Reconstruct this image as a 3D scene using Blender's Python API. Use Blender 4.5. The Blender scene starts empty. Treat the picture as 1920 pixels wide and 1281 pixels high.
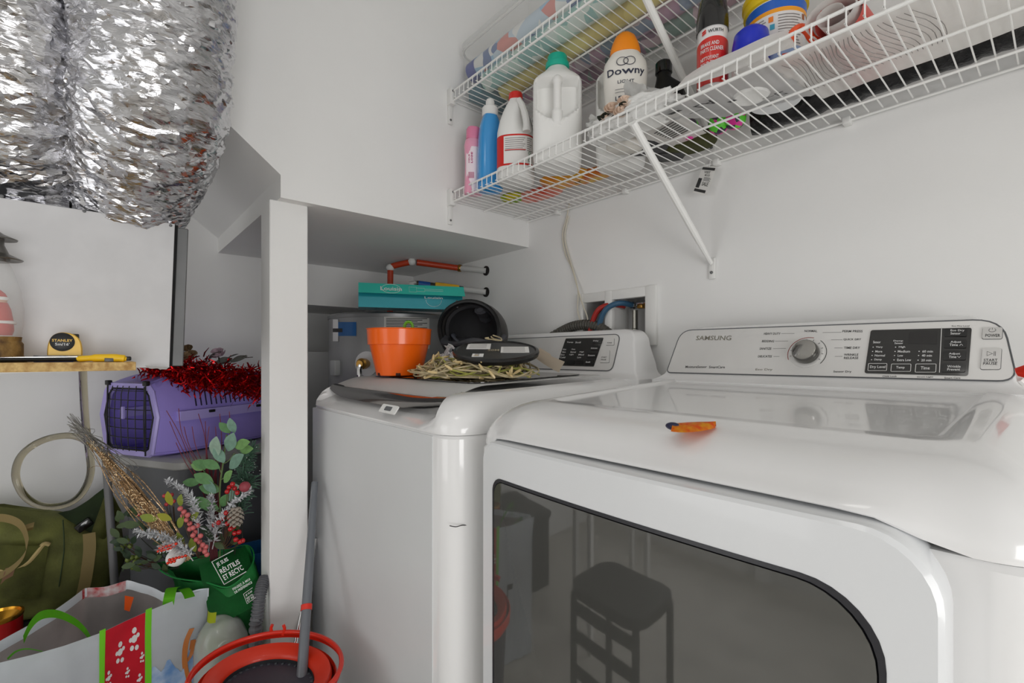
import bpy, bmesh, math, random
from mathutils import Vector, Matrix, Euler, noise
random.seed(7)
sc = bpy.context.scene
COL = sc.collection
PI = math.pi
# ------------------------------------------------------------------ camera
F = 895.0; A = math.atan(770 / F); HZ = 668.0; H = 1.10
VD = Vector((-math.cos(A), math.sin(A), 0)); RD = Vector((math.sin(A), math.cos(A), 0))
cam = bpy.data.cameras.new('camera'); camo = bpy.data.objects.new('camera', cam); COL.objects.link(camo)
cam.sensor_width = 36; cam.lens = F / 1920 * 36; cam.shift_y = (HZ - 640.5) / 1920; cam.clip_start = .02
camo.location = (0, 0, H); camo.rotation_euler = (PI / 2, 0, PI / 2 - A)
sc.camera = camo
# ------------------------------------------------------------------ light and exposure
sc.view_settings.view_transform = 'Standard'; sc.view_settings.look = 'None'
sc.view_settings.gamma = 1; sc.view_settings.use_curve_mapping = False
sc.view_settings.exposure = -0.22
sc.cycles.max_bounces = 16; sc.cycles.diffuse_bounces = 10; sc.cycles.glossy_bounces = 6
world = bpy.data.worlds.new('world'); sc.world = world; world.use_nodes = True
bg = world.node_tree.nodes['Background']; bg.inputs[0].default_value = (1, .99, .98, 1); bg.inputs[1].default_value = .3
def area(name, loc, aim, sx, sy, power, col=(1, 1, 1)):
    l = bpy.data.lights.new(name, 'AREA'); l.shape = 'RECTANGLE'; l.size = sx; l.size_y = sy; l.energy = power; l.color = col
    o = bpy.data.objects.new(name, l); COL.objects.link(o); o.location = loc
    d = Vector(aim) - Vector(loc); o.rotation_euler = d.to_track_quat('-Z', 'Y').to_euler()
    return o
area('low_fill_light', (1.75, -.35, .78), (-1.4, .2, 1.3), 1.2, 1.1, 29, (1, .992, .985))  # added unseen area light behind the camera, brightens soffit, alcove and back wall
area('left_fill_light', (-1.0, -1.5, 1.0), (-1.3, 1.0, 1.05), 1.0, 1.4, 8, (.985, .99, 1))  # added unseen fill from the left for washer front and alcove
area('ceiling_lamp_light', (-.15, -.45, 2.44), (-.15, -.45, 0), .34, .34, 1.5, (1, .975, .94))

# ------------------------------------------------------------------ helpers
OFF = {}
def lin(c):
    c = c / 255.0
    return c / 12.92 if c <= .04045 else ((c + .055) / 1.055) ** 2.4
def rgb(c): return (lin(c[0]), lin(c[1]), lin(c[2]), 1)
def mat(name, c, rough=.5, metal=0, coat=0, var=.0, vscale=30, bump=0, bscale=60, trans=0, alpha=1, spec=.5, ior=1.45, c2=None):
    m = bpy.data.materials.new(name); m.use_nodes = True; nt = m.node_tree; b = nt.nodes['Principled BSDF']
    b.inputs['Base Color'].default_value = rgb(c); b.inputs['Roughness'].default_value = rough
    b.inputs['Metallic'].default_value = metal; b.inputs['Coat Weight'].default_value = coat; b.inputs['Coat Roughness'].default_value = .05
    b.inputs['Transmission Weight'].default_value = trans; b.inputs['Alpha'].default_value = alpha
    b.inputs['Specular IOR Level'].default_value = spec; b.inputs['IOR'].default_value = ior
    if var or c2 or bump:
        tc = nt.nodes.new('ShaderNodeTexCoord')
    if var or c2:
        n = nt.nodes.new('ShaderNodeTexNoise'); n.inputs['Scale'].default_value = vscale; n.inputs['Detail'].default_value = 4
        nt.links.new(tc.outputs['Object'], n.inputs['Vector'])
        r = nt.nodes.new('ShaderNodeValToRGB'); r.color_ramp.elements[0].position = .35; r.color_ramp.elements[1].position = .65
        a = c2 if c2 else tuple(max(0, x * (1 - var)) for x in c)
        r.color_ramp.elements[0].color = rgb(a); r.color_ramp.elements[1].color = rgb(c)
        nt.links.new(n.outputs['Fac'], r.inputs['Fac']); nt.links.new(r.outputs['Color'], b.inputs['Base Color'])
    if bump:
        n2 = nt.nodes.new('ShaderNodeTexNoise'); n2.inputs['Scale'].default_value = bscale; n2.inputs['Detail'].default_value = 5
        nt.links.new(tc.outputs['Object'], n2.inputs['Vector'])
        bp = nt.nodes.new('ShaderNodeBump'); bp.inputs['Strength'].default_value = bump; bp.inputs['Distance'].default_value = .01
        nt.links.new(n2.outputs['Fac'], bp.inputs['Height']); nt.links.new(bp.outputs['Normal'], b.inputs['Normal'])
    return m
def ray(u, v):
    t = (u - 960) / F; s = (HZ - v) / F
    return VD + RD * t + Vector((0, 0, s))
def at(u, v, X=None, Y=None, Z=None, d=None, P=None):
    """the point of the place seen at pixel (u, v) on a plane, or at a distance"""
    D = ray(u, v); O = Vector((0, 0, H))
    if P is not None: k = (P[0] - O).dot(P[1]) / D.dot(P[1])
    else: k = X / D.x if X is not None else Y / D.y if Y is not None else (Z - H) / D.z if Z is not None else d
    return O + D * k
def NB(): return bmesh.new()
def ob(name, bm, m, parent=None, smooth=35, kind=None):
    if parent is not None and OFF[parent].length: bmesh.ops.translate(bm, verts=bm.verts, vec=-OFF[parent])
    me = bpy.data.meshes.new(name); bm.to_mesh(me); bm.free()
    if smooth:
        me.shade_smooth(); me.set_sharp_from_angle(angle=math.radians(smooth))
    me.materials.append(m)
    o = bpy.data.objects.new(name, me); COL.objects.link(o)
    OFF[o] = OFF[parent] if parent is not None else Vector()
    if parent is not None: o.parent = parent
    if kind: o['kind'] = kind
    return o
def inst(name, src, M, parent):
    o = src.copy(); o.name = name; COL.objects.link(o); o.parent = parent
    o.matrix_basis = Matrix.Translation(-OFF[parent]) @ M; OFF[o] = OFF[parent]
    return o
def tag(o, label, cat, group=None):
    o['label'] = label; o['category'] = cat
    if group: o['group'] = group
    return o
def thing(name, label, cat, loc, group=None):
    o = bpy.data.objects.new(name, None); COL.objects.link(o); o.location = loc; o.empty_display_size = .05
    OFF[o] = Vector(loc)
    return tag(o, label, cat, group)
def struct(name, bm, m, parent=None, smooth=0):
    o = ob(name, bm, m, parent, smooth)
    if parent is None: o['kind'] = 'structure'
    return o
def box(bm, x0, x1, y0, y1, z0, z1, bev=0, seg=2, M=None):
    r = bmesh.ops.create_cube(bm, size=1); vs = r['verts']
    for v in vs: v.co = Vector((x0 + (v.co.x + .5) * (x1 - x0), y0 + (v.co.y + .5) * (y1 - y0), z0 + (v.co.z + .5) * (z1 - z0)))
    if bev:
        es = list({e for v in vs for e in v.link_edges})
        r2 = bmesh.ops.bevel(bm, geom=es, offset=bev, segments=seg, affect='EDGES', profile=.5)
        vs = list({v for f in r2['faces'] for v in f.verts} | {v for v in vs if v.is_valid})
    if M is not None: bmesh.ops.transform(bm, matrix=M, verts=vs)
    return bm
def skin_rings(bm, rings, cap0=True, cap1=True, closed=False):
    R = [[bm.verts.new(p) for p in r] for r in rings]
    n = len(R[0])
    for a, b in list(zip(R, R[1:])) + ([(R[-1], R[0])] if closed else []):
        for i in range(n):
            j = (i + 1) % n
            try: bm.faces.new((a[i], a[j], b[j], b[i]))
            except ValueError: pass
    if not closed:
        if cap0: bm.faces.new(list(reversed(R[0])))
        if cap1: bm.faces.new(R[-1])
    return R
def fix(bm):
    bmesh.ops.recalc_face_normals(bm, faces=bm.faces); return bm
def spline(pts, k=6, closed=False):
    pts = [Vector(p) for p in pts]; n = len(pts); out = []
    for i in range(n if closed else n - 1):
        g = lambda q: pts[q % n] if closed else pts[max(0, min(n - 1, q))]
        a, b, c, d = g(i - 1), g(i), g(i + 1), g(i + 2)
        for s in range(k):
            t = s / k
            out.append(.5 * ((2 * b) + (c - a) * t + (2 * a - 5 * b + 4 * c - d) * t * t + (3 * b - a - 3 * c + d) * t ** 3))
    if not closed: out.append(pts[-1])
    return out
def tube(bm, pts, r, n=8, closed=False, flat=1.0, cap=True):
    pts = [Vector(p) for p in pts]; m = len(pts); rings = []; N = None
    rad = (lambda i: r) if not hasattr(r, '__len__') else (lambda i: r[min(len(r) - 1, int(round(i / (m - 1) * (len(r) - 1))))] if len(r) != m else r[i])
    for i, p in enumerate(pts):
        if closed: T = pts[(i + 1) % m] - pts[i - 1]
        else: T = pts[min(m - 1, i + 1)] - pts[max(0, i - 1)]
        if T.length < 1e-9: T = Vector((0, 0, 1))
        T.normalize()
        if N is None:
            N = T.orthogonal().normalized()
            if abs(T.z) < .9: N = (Vector((0, 0, 1)) - T * T.z).normalized()
        else:
            N = N - T * N.dot(T)
            N = N.normalized() if N.length > 1e-6 else T.orthogonal().normalized()
        B = T.cross(N); q = rad(i)
        rings.append([p + N * (q * flat * math.cos(2 * PI * k / n)) + B * (q * math.sin(2 * PI * k / n)) for k in range(n)])
    skin_rings(bm, rings, cap, cap, closed); return bm
def lathe(bm, prof, c, n=32, ax=None, cap0=True, cap1=True):
    """profile (r, z) spun round an axis through c"""
    Mx = Matrix.Identity(3) if ax is None else Vector((0, 0, 1)).rotation_difference(Vector(ax).normalized()).to_matrix()
    c = Vector(c)
    rings = [[c + Mx @ Vector((r * math.cos(2 * PI * k / n), r * math.sin(2 * PI * k / n), z)) for k in range(n)] for r, z in prof]
    skin_rings(bm, rings, cap0, cap1); return bm
def ball(bm, c, r, u=12, v=8, s=(1, 1, 1), M=None):
    q = bmesh.ops.create_uvsphere(bm, u_segments=u, v_segments=v, radius=r)
    mm = Matrix.Translation(Vector(c)) @ (M.to_4x4() if M is not None else Matrix.Identity(4)) @ Matrix.Diagonal((s[0], s[1], s[2], 1))
    bmesh.ops.transform(bm, matrix=mm, verts=q['verts']); return bm
def rrect(x0, x1, y0, y1, r, n=6):
    pts = []
    if not hasattr(r, '__len__'): r = (r, r, r, r)
    for (cx, cy, a, q) in ((x1 - r[0], y1 - r[0], 0, r[0]), (x0 + r[1], y1 - r[1], 90, r[1]), (x0 + r[2], y0 + r[2], 180, r[2]), (x1 - r[3], y0 + r[3], 270, r[3])):
        for i in range(n + 1):
            t = math.radians(a + 90 * i / n); pts.append((cx + q * math.cos(t), cy + q * math.sin(t)))
    return pts
def plate(bm, poly, fn, th):
    """flat polygon given in (a, b), fn maps (a, b, height) to the place"""
    skin_rings(bm, [[fn(a, b, 0) for a, b in poly], [fn(a, b, th) for a, b in poly]]); return fix(bm)
_TXT = {}
def glyphs(s, bold=False):
    if s not in _TXT:
        cu = bpy.data.curves.new('txt', 'FONT'); cu.body = s; cu.size = 1; cu.resolution_u = 2
        if bold: cu.offset = .012
        o = bpy.data.objects.new('txt', cu); COL.objects.link(o)
        dg = bpy.context.evaluated_depsgraph_get(); me = bpy.data.meshes.new_from_object(o.evaluated_get(dg))
        V = [tuple(v.co) for v in me.vertices]; P = [tuple(p.vertices) for p in me.polygons]
        bpy.data.objects.remove(o); bpy.data.curves.remove(cu); bpy.data.meshes.remove(me)
        xs = [v[0] for v in V]; ys = [v[1] for v in V]
        x0, x1, y0, y1 = min(xs), max(xs), min(ys), max(ys)
        _TXT[s] = ([((x - x0) / (x1 - x0), (y - y0) / (y1 - y0)) for x, y, z in V], P)
    return _TXT[s]
def text(bm, s, fn, bold=True):
    """fn maps (0..1, 0..1) over the lettering's box to the place"""
    V, P = glyphs(s, bold); vs = [bm.verts.new(fn(a, b)) for a, b in V]
    for p in P:
        try: bm.faces.new([vs[i] for i in p])
        except ValueError: pass
    return bm
def loft_se(bm, rings, n=36, cap=True, mod=None):
    """rings (z, rx, ry, cx, cy, power): superellipse sections"""
    out = []
    for (z, rx, ry, cx, cy, p) in rings:
        r = []
        for k in range(n):
            t = 2 * PI * k / n; c, s = math.cos(t), math.sin(t)
            x = abs(c) ** (2 / p) * (1 if c >= 0 else -1); y = abs(s) ** (2 / p) * (1 if s >= 0 else -1)
            q = Vector((cx + rx * x, cy + ry * y, z))
            if mod: q = mod(q, t)
            r.append(q)
        out.append(r)
    skin_rings(bm, out, cap, cap); return bm
def sheet(bm, nx, ny, fn, th=0):
    """grid sheet, fn(a, b) 0..1 to a point; th gives it thickness"""
    g = [[bm.verts.new(fn(i / nx, j / ny)) for j in range(ny + 1)] for i in range(nx + 1)]
    fs = [bm.faces.new((g[i][j], g[i + 1][j], g[i + 1][j + 1], g[i][j + 1])) for i in range(nx) for j in range(ny)]
    if th:
        bmesh.ops.solidify(bm, geom=fs, thickness=th)
    return bm
def lerp(a, b, t): return a + (b - a) * t
def bil(p00, p10, p11, p01):
    p00, p10, p11, p01 = map(Vector, (p00, p10, p11, p01))
    return lambda a, b: (p00 * (1 - a) + p10 * a) * (1 - b) + (p01 * (1 - a) + p11 * a) * b
def nz(p, s=1.0, seed=0): return noise.noise(Vector(p) * s + Vector((seed * 7.3, seed * 3.1, seed * 5.7)))

# ------------------------------------------------------------------ materials
M_wall = mat('wall_paint', (236, 236, 235), .75, var=.015, vscale=3, bump=.03, bscale=250)
M_floor = mat('floor_concrete', (212, 208, 200), .6, var=.08, vscale=8)
M_white = mat('white_enamel', (233, 233, 233), .22, coat=.6)
M_whitefront = mat('grey_white_enamel', (224, 225, 226), .3, coat=.3)
M_plast = mat('white_plastic', (228, 228, 226), .35)
M_wire = mat('white_vinyl_wire', (238, 238, 236), .35)
M_silver = mat('brushed_silver', (228, 227, 225), .34, metal=.25, var=.06, vscale=4)
M_chrome = mat('chrome', (205, 205, 205), .08, metal=1)
M_dark = mat('dark_glass_panel', (38, 37, 36), .14, coat=.5)
M_black = mat('black_plastic', (22, 22, 23), .42)
M_blackgloss = mat('black_gloss', (14, 14, 15), .15, coat=.4)
M_grey = mat('grey_plastic', (92, 94, 97), .4)
M_ink = mat('dark_print', (52, 52, 52), .5)
M_pr = mat('white_print', (225, 225, 225), .5)
M_galv = mat('galvanised_steel', (218, 218, 220), .5, metal=.1, var=.07, vscale=6)
M_galv2 = mat('grey_steel_side', (120, 121, 122), .5, metal=.4, var=.1, vscale=9)
M_orange = mat('orange_plastic', (250, 104, 12), .28, coat=.3)
M_paper = mat('white_paper', (243, 242, 240), .7, bump=.1, bscale=40)
M_red = mat('red_plastic', (216, 44, 24), .32, coat=.2)
M_lime = mat('lime_webbing', (118, 208, 38), .55)
M_brass = mat('brass', (176, 134, 66), .3, metal=.9)

def wrapmat(name, cols, sc_):
    m = bpy.data.materials.new(name); m.use_nodes = True; nt = m.node_tree; b = nt.nodes['Principled BSDF']; b.inputs['Roughness'].default_value = .4
    tc = nt.nodes.new('ShaderNodeTexCoord'); vo = nt.nodes.new('ShaderNodeTexVoronoi'); vo.inputs['Scale'].default_value = sc_; rp = nt.nodes.new('ShaderNodeValToRGB'); rp.color_ramp.interpolation = 'CONSTANT'
    nt.links.new(tc.outputs['Object'], vo.inputs['Vector']); sep = nt.nodes.new('ShaderNodeSeparateColor'); nt.links.new(vo.outputs['Color'], sep.inputs[0]); nt.links.new(sep.outputs[0], rp.inputs[0])
    e = rp.color_ramp.elements; e[0].color = rgb(cols[0]); e[0].position = 0; e[1].color = rgb(cols[1]); e[1].position = 1 / len(cols)
    for i, c in enumerate(cols[2:]): q = e.new((i + 2) / len(cols)); q.color = rgb(c)
    nt.links.new(rp.outputs[0], b.inputs['Base Color']); return m

# ================================================================== the setting
RW = 1.2; SW = -1.301; BW = -2.162          # right wall, stair wall, back wall
bm = NB(); box(bm, -2.7, 2.2, RW, RW + .12, 0, 2.5)
# outlet opening cut as separate wall pieces round the recess
bm.free(); bm = NB()
OX0, OX1, OZ0, OZ1 = -1.035, -.772, 1.145, 1.285
for (a, b, c, d) in ((-2.7, OX0, 0, 2.5), (OX1, 2.2, 0, 2.5), (OX0, OX1, 0, OZ0), (OX0, OX1, OZ1, 2.5)): box(bm, a, b, RW, RW + .12, c, d)
struct('wall_right', bm, M_wall)
bm = NB(); box(bm, -2.7, 2.2, -1.6, RW + .12, -.1, 0); struct('floor', bm, M_floor)
bm = NB(); box(bm, -2.7, 2.2, -1.6, RW + .12, 2.5, 2.6); struct('ceiling', bm, M_wall)
bm = NB()
poly = [(RW, 1.503), (RW, 2.5), (-.83, 2.5), (.345, 1.56), (.345, 1.503)]
skin_rings(bm, [[Vector((BW, y, z)) for y, z in poly], [Vector((SW, y, z)) for y, z in poly]]); fix(bm)
struct('wall_front', bm, M_wall)
bm = NB(); box(bm, BW - .12, BW, -1.6, .62, 0, 2.5); box(bm, -2.7, BW, .62, RW, 1.325, 2.5); box(bm, -2.7, -2.58, .62, RW, 0, 1.325)
box(bm, -2.58, BW - .12, .55, .62, 0, 1.325); box(bm, -2.58, -2.3, .62, RW, 0, 1.12)
struct('wall_back', bm, M_wall)
bm = NB(); box(bm, -2.7, 2.2, -1.72, -1.6, 0, 2.5); struct('wall_left', bm, M_wall)
bm = NB(); box(bm, 2.2, 2.3, -1.6, -1.5, 0, 2.5); box(bm, 2.2, 2.3, -.2, RW, 0, 2.5); box(bm, 2.2, 2.3, -1.5, -.2, 2.2, 2.5); struct('wall_rear', bm, M_wall)
bm = NB(); box(bm, -1.42, -1.331, .327, .421, 0, 1.503, bev=.002, seg=1); o = struct('pillar', bm, M_wall)
# door with bright casing in the wall behind the photographer (seen only mirrored in the dryer window)
bm = NB(); box(bm, -.75, .05, -1.6, -1.585, 0, 2.02); dr = struct('door_1', bm, mat('door_paint', (205, 205, 203), .5))
bm = NB()
for (a, b, c, d) in ((-.83, -.75, 0, 2.1), (.05, .13, 0, 2.1), (-.75, .05, 2.02, 2.1)): box(bm, a, b, -1.6, -1.57, c, d)
struct('trim_1', bm, M_white)
# ceiling lamp (outside the view)
t = thing('ceiling_lamp', 'round white ceiling lamp over the middle of the laundry room', 'lamp', (-.15, -.45, 2.5))
bm = NB(); lathe(bm, [(.17, 0), (.17, -.03), (.15, -.035)], (-.15, -.45, 2.5), 24); ob('lamp_base', fix(bm), M_white, t)

# ------------------------------------------------------------------ outlet box
t = thing('outlet_box', 'recessed white twin laundry outlet box behind the washer console', 'outlet box', (-.905, RW, 1.14))
bm = NB(); dz = .17
box(bm, OX0, OX1, RW + .09, RW + .1, OZ0, OZ1); box(bm, OX0, OX0 + .004, RW, RW + .09, OZ0, OZ1); box(bm, OX1 - .004, OX1, RW, RW + .09, OZ0, OZ1)
box(bm, OX0, OX1, RW, RW + .09, OZ1 - .004, OZ1); box(bm, OX0, OX1, RW, RW + .09, OZ0, OZ0 + .004)
ob('recess_box', bm, mat('outlet_box_plastic', (196, 196, 196), .5), t)
bm = NB()
fx = [OX0 - .022, OX0 + .008, -.940, -.912, OX1 - .022, OX1 + .014]
for a, b in ((fx[0], fx[1]), (fx[2], fx[3]), (fx[4], fx[5])): box(bm, a, b, RW - .012, RW + .01, OZ0 - .014, OZ1 + .018, bev=.003)
for (a, b) in ((OZ0 - .013, OZ0 + .012), (OZ1 - .012, OZ1 + .017)): box(bm, fx[0] + .001, fx[5] - .001, RW - .011, RW + .01, a, b, bev=.003)
ob('face_frame', bm, M_plast, t)
bm = NB(); box(bm, -.935, -.925, RW, RW + .09, OZ0, OZ1); ob('divider', bm, M_plast, t)
vx = -.876
for i, (x, c, nm) in enumerate(((vx, (52, 92, 122), 'cold'), (vx - .03, (168, 40, 34), 'hot'))):
    v = thing('water_hose', 'blue washer supply hose on brass valve in outlet box' if i == 0 else 'red washer supply hose beside the blue one in outlet box', 'hose', (x, RW + .03, 1.255), 'washer supply hoses')
    bm = NB(); pts = spline([(x, RW + .045, 1.258), (x - .015, RW - .0, 1.262 - i * .002), (x - .05, RW - .02, 1.245), (x - .075, RW - .022, 1.2), (x - .088, RW - .028, 1.12), (x - .09, RW - .03, 1.02)], 6)
    tube(bm, pts, .0085, 10); ob('hose_tube', bm, mat('hose_rubber_' + nm, c, .5), v)
    bm = NB(); lathe(bm, [(.011, 0), (.012, .006), (.012, .02), (.009, .022)], (x, RW + .04, 1.258), 10, (0, 1, 0)); ob('coupling', fix(bm), M_chrome, v)
for i, x in enumerate((vx + .026,)):
    v = thing('shutoff_valve', 'chrome shutoff valve with long stem hanging in the outlet box', 'valve', (x, RW + .06, 1.20))
    bm = NB(); lathe(bm, [(.012, 0), (.012, .02), (.009, .024), (.009, .05)], (x - .012, RW + .055, 1.262), 12, (1, 0, 0)); ob('valve_body', fix(bm), M_chrome, v)
    bm = NB(); lathe(bm, [(.0105, 0), (.0105, .012), (.009, .014), (.009, .07)], (x - .02, RW + .05, 1.172), 12); ob('stem', fix(bm), mat('nickel', (160, 158, 150), .25, metal=1), v)
    bm = NB(); box(bm, x - .004, x + .016, RW + .035, RW + .06, 1.245, 1.258, bev=.003); ob('collar', bm, M_brass, v)
# drain hose arching over washer console
t = thing('drain_hose', 'grey ribbed drain hose arching up behind the washer console', 'hose', (-1.0, RW - .05, 1.0))
bm = NB(); pts = spline([at(1020, 640, Y=1.19), at(1052, 622, Y=1.19), at(1075, 612, Y=1.185), at(1100, 609, Y=1.18), at(1125, 615, Y=1.18), at(1150, 635, Y=1.18), at(1165, 668, Y=1.18)], 22)
tube(bm, pts, [.017 if i % 4 < 2 else .013 for i in range(len(pts))], 10); ob('ribbed_tube', bm, mat('ribbed_grey', (84, 82, 76), .5), t, smooth=0)
# cable hanging from shelf
t = tag(ob('power_cord', tube(NB(), spline([at(1068, 380, Y=1.19), at(1062, 410, Y=1.192), at(1055, 440, Y=1.194), at(1060, 475, Y=1.194), at(1073, 505, Y=1.194), at(1083, 540, Y=1.18), at(1092, 570, Y=1.18), at(1100, 590, Y=1.18), at(1102, 603, Y=1.18), at(1096, 607, Y=1.18), at(1088, 600, Y=1.18), at(1083, 580, Y=1.18), at(1084, 550, Y=1.18), at(1080, 525, Y=1.19), at(1069, 488, Y=1.194), at(1059, 445, Y=1.194), at(1066, 405, Y=1.192)], 6), .0022, 6), mat('ivory_cord', (206, 200, 184), .5)), 'thin ivory cord hanging in a loop below the lower wire shelf', 'cord')

# ================================================================== appliances
def cap_body(name, X0, X1, Y0, Y1, zs, zt, slope, t, m, edge=.075, rv=.05, lowmod=None, recess=None, floor_mat=None):
    """appliance top: rounded plan, big rounded shoulder, shallow recessed deck"""
    n = 7
    def ring(d, z, tip=0):
        out = []
        base = rrect(X0 + d * .8, X1 - d * .8, Y0 + d, Y1 - d * .3, max(rv - d * .25, .012), n)
        # more points along the straight sides
        full = []
        for i, p in enumerate(base):
            q = base[(i + 1) % len(base)]; L = math.hypot(q[0] - p[0], q[1] - p[1]); k = max(1, int(L / .03)) if L > .03 else 1
            if L > .1: k = 20
            for s in range(k): full.append((lerp(p[0], q[0], s / k), lerp(p[1], q[1], s / k)))
        for (x, y) in full:
            zz = z + tip * slope * (y - Y0)
            q = Vector((x, y, zz))
            if lowmod: q = lowmod(q, d, tip)
            out.append(q)
        return out
    rings = [ring(.012, zs - .002), ring(.001, zs), ring(0, zs + .004)]
    H0 = zt - zs
    for k in range(1, 9):
        a = PI / 2 * k / 8
        rings.append(ring(edge * (1 - math.cos(a)), zs + .004 + (H0 - .004) * math.sin(a), math.sin(a)))
    bm = NB(); cnt = len(rings[0])
    if recess:
        dm, dp = recess
        rings.append(ring(edge + dm, zt + .001, 1)); rings.append(ring(edge + dm + .004, zt - dp * .25, 1)); rings.append(ring(edge + dm + .010, zt - dp, 1)); rings.append(ring(edge + dm + .03, zt - dp, 1))
    skin_rings(bm, rings, True, True); fix(bm)
    return ob(name, bm, m, t, 40)
def console(t, X0, X1, zb, zt, yf0, yf1, yb, m, flare=.045):
    """backsplash console: flares out at the foot, leans back, rounded top corners"""
    rings = []; n = 6; Hh = zt - zb
    zz = [-.06, 0, .006, .014, .025, .04]; dx = [0, 0, .012, .022, .028, .031]
    lst = []
    for i, (z, d) in enumerate(zip(zz, dx)): lst.append((zb + z, d, max(0, (.006 - max(z, 0) * .3)) if z < .02 else 0))
    z1 = zt - .045
    for k in range(1, 4): lst.append((lerp(zb + .04, z1, k / 3), lerp(.031, .050, k / 3), 0))
    for k in range(1, 8):
        a = PI / 2 * k / 7
        lst.append((z1 + .045 * math.sin(a), .050 + .043 * (1 - math.cos(a)), 0))
    for z, d, e in lst:
        f = (z - zb) / Hh
        y = lerp(yf0, yf1, max(0, f)) - (.016 * max(0, 1 - (z - zb) / .016) ** 2 if z >= zb else .016)
        top = max(0, (z - (zt - .012)) / .012); y += .010 * top * top
        rings.append([Vector((x, yy, z)) for x, yy in rrect(X0 + d, X1 - d, y, yb, [.01, .01, .006 + .008 * top, .006 + .008 * top], n)])
    bm = NB(); skin_rings(bm, rings); fix(bm)
    return ob('console', bm, m, t, 50)

# ---- washer
WX0, WX1, WY0, WY1, WZS, WZT = -1.462, -.708, .468, 1.17, .955, 1.024
wa = thing('washer', 'white top loading washing machine under the soffit with clutter on its lid', 'washing machine', ((WX0 + WX1) / 2, .82, 0))
bm = NB()
skin_rings(bm, [[Vector((x, y, z)) for x, y in rrect(WX0 + i, WX1 - i, WY0 + i, WY1 - i, .05, 8)] for z, i in ((.02, .004), (.03, 0), (WZS - .006, 0), (WZS - .001, .004))]); fix(bm)
ob('body', bm, M_white, wa, 40)
bm = NB()
for x in (WX0 + .07, WX1 - .07):
    for y in (WY0 + .08, WY1 - .08): lathe(bm, [(.02, 0), (.022, .01), (.014, .024)], (x, y, 0), 10)
ob('feet', fix(bm), M_black, wa, kind='stuff')
bm = NB()   # front panel: brushed grey-white sheet between the rounded corners
skin_rings(bm, [[Vector((x, y, z)) for x, z in rrect(WX0 + .03, WX1 - .062, .03, WZS - .004, .004, 2)] for y in (WY0 - .0015, WY0 + .004)]); fix(bm)
ob('front_panel', bm, mat('front_sheet', (216, 218, 219), .36, metal=.0, var=.02, vscale=3), wa)
def wash_low(q, d, tip):
    # hand pocket under the chrome lid handle
    if q.y < WY0 + .2:
        f = min(1, max(0, (q.x - (WX0 + .035)) / .02)) * min(1, max(0, ((WX1 - .085) - q.x) / .02)); f = f * f * (3 - 2 * f)
        h = min(1, max(0, (q.z - (WZS + .008)) / .03))
        q = q + Vector((0, .075 * f * h * (1 - min(1, d / .10)), 0))
    return q
cap_body('top_cover', WX0, WX1, WY0, WY1, WZS, WZT, .03, wa, M_white, edge=.075, rv=.06, lowmod=wash_low, recess=(.004, .005))
# lid: grey-white rim, dark tinted window, chrome handle
LX0, LX1, LY0, LY1 = WX0 + .05, WX1 - .085, WY0 + .055, 1.0
def lidz(x, y, h=0): return Vector((x, y, WZT + .004 + .03 * (y - WY0) + h))
def lidh(x, y): # lid top: flat deck, front edge rolling down to the handle
    return lidz(x, y, .0095 - .022 * max(0, 1 - (y - LY0) / .085) ** 1.6)
bm = NB(); sheet(bm, 30, 24, lambda a, b: lidh(lerp(LX0, LX1, a), lerp(LY0, LY1, b * b * .5 + b * .5)) - Vector((0, 0, .003)), -.006); bmesh.ops.translate(bm, verts=bm.verts, vec=(0, 0, 0)); fix(bm)
lid = ob('lid', bm, mat('lid_rim', (240, 240, 239), .5, spec=.25), wa)
bm = NB(); plate(bm, rrect(LX0 + .05, LX1 - .035, LY0 + .088, LY1 - .03, .04, 8), lambda a, b, h: lidz(a, b, .0088 + h), .0016)
ob('lid_window', bm, mat('lid_tinted_glass', (24, 19, 16), .04, coat=.6), lid)
bm = NB()
prof = [(.014, -.0045), (.006, -.0055), (-.004, -.009), (-.014, -.016), (-.022, -.026), (-.026, -.034), (-.020, -.036), (-.012, -.026), (0, -.016), (.014, -.012)]
rg = []
for k in range(25):
    a = k / 24; x = lerp(LX0 - .008, LX1 + .012, a); e = 1 - .55 * (2 * a - 1) ** 4
    rg.append([Vector((x, LY0 + p * e, WZT - .0035 + q * e)) for p, q in prof])
skin_rings(bm, rg); fix(bm); ob('lid_handle', bm, mat('dark_chrome', (128, 126, 124), .1, metal=1), lid, 50)
bm = NB(); plate(bm, rrect(0, .075, 0, .022, .004, 3), lambda a, b, h: Vector((-1.005 + a, WY0 + .004 + b * .55, WZS + .020 + b * .75)) + Vector((0, -.8, .5)) * h, .003)
st = ob('lid_switch_plate', bm, M_plast, wa)
bm = NB(); plate(bm, rrect(.022, .052, .006, .017, .002, 2), lambda a, b, h: Vector((-1.005 + a, WY0 + .004 + b * .55, WZS + .020 + b * .75)) + Vector((0, -.8, .5)) * (.003 + h), .001)
ob('indicator_window', bm, M_grey, st)
# crack in the corner enamel
bm = NB(); tube(bm, spline([at(843, 986, Y=WY0 + .004), at(855, 988, Y=WY0 + .012), at(868, 985, Y=WY0 + .028), at(886, 986, Y=WY0 + .05)], 4), .0009, 4); 
for v in bm.verts: v.co += (Vector((0, 0, H)) - v.co).normalized() * .002
ob('enamel_crack', bm, M_ink, wa)
ZB = 1.04
console(wa, WX0 + .01, WX1 - .002, ZB, 1.176, 1.05, 1.105, 1.17, M_white)
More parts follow.
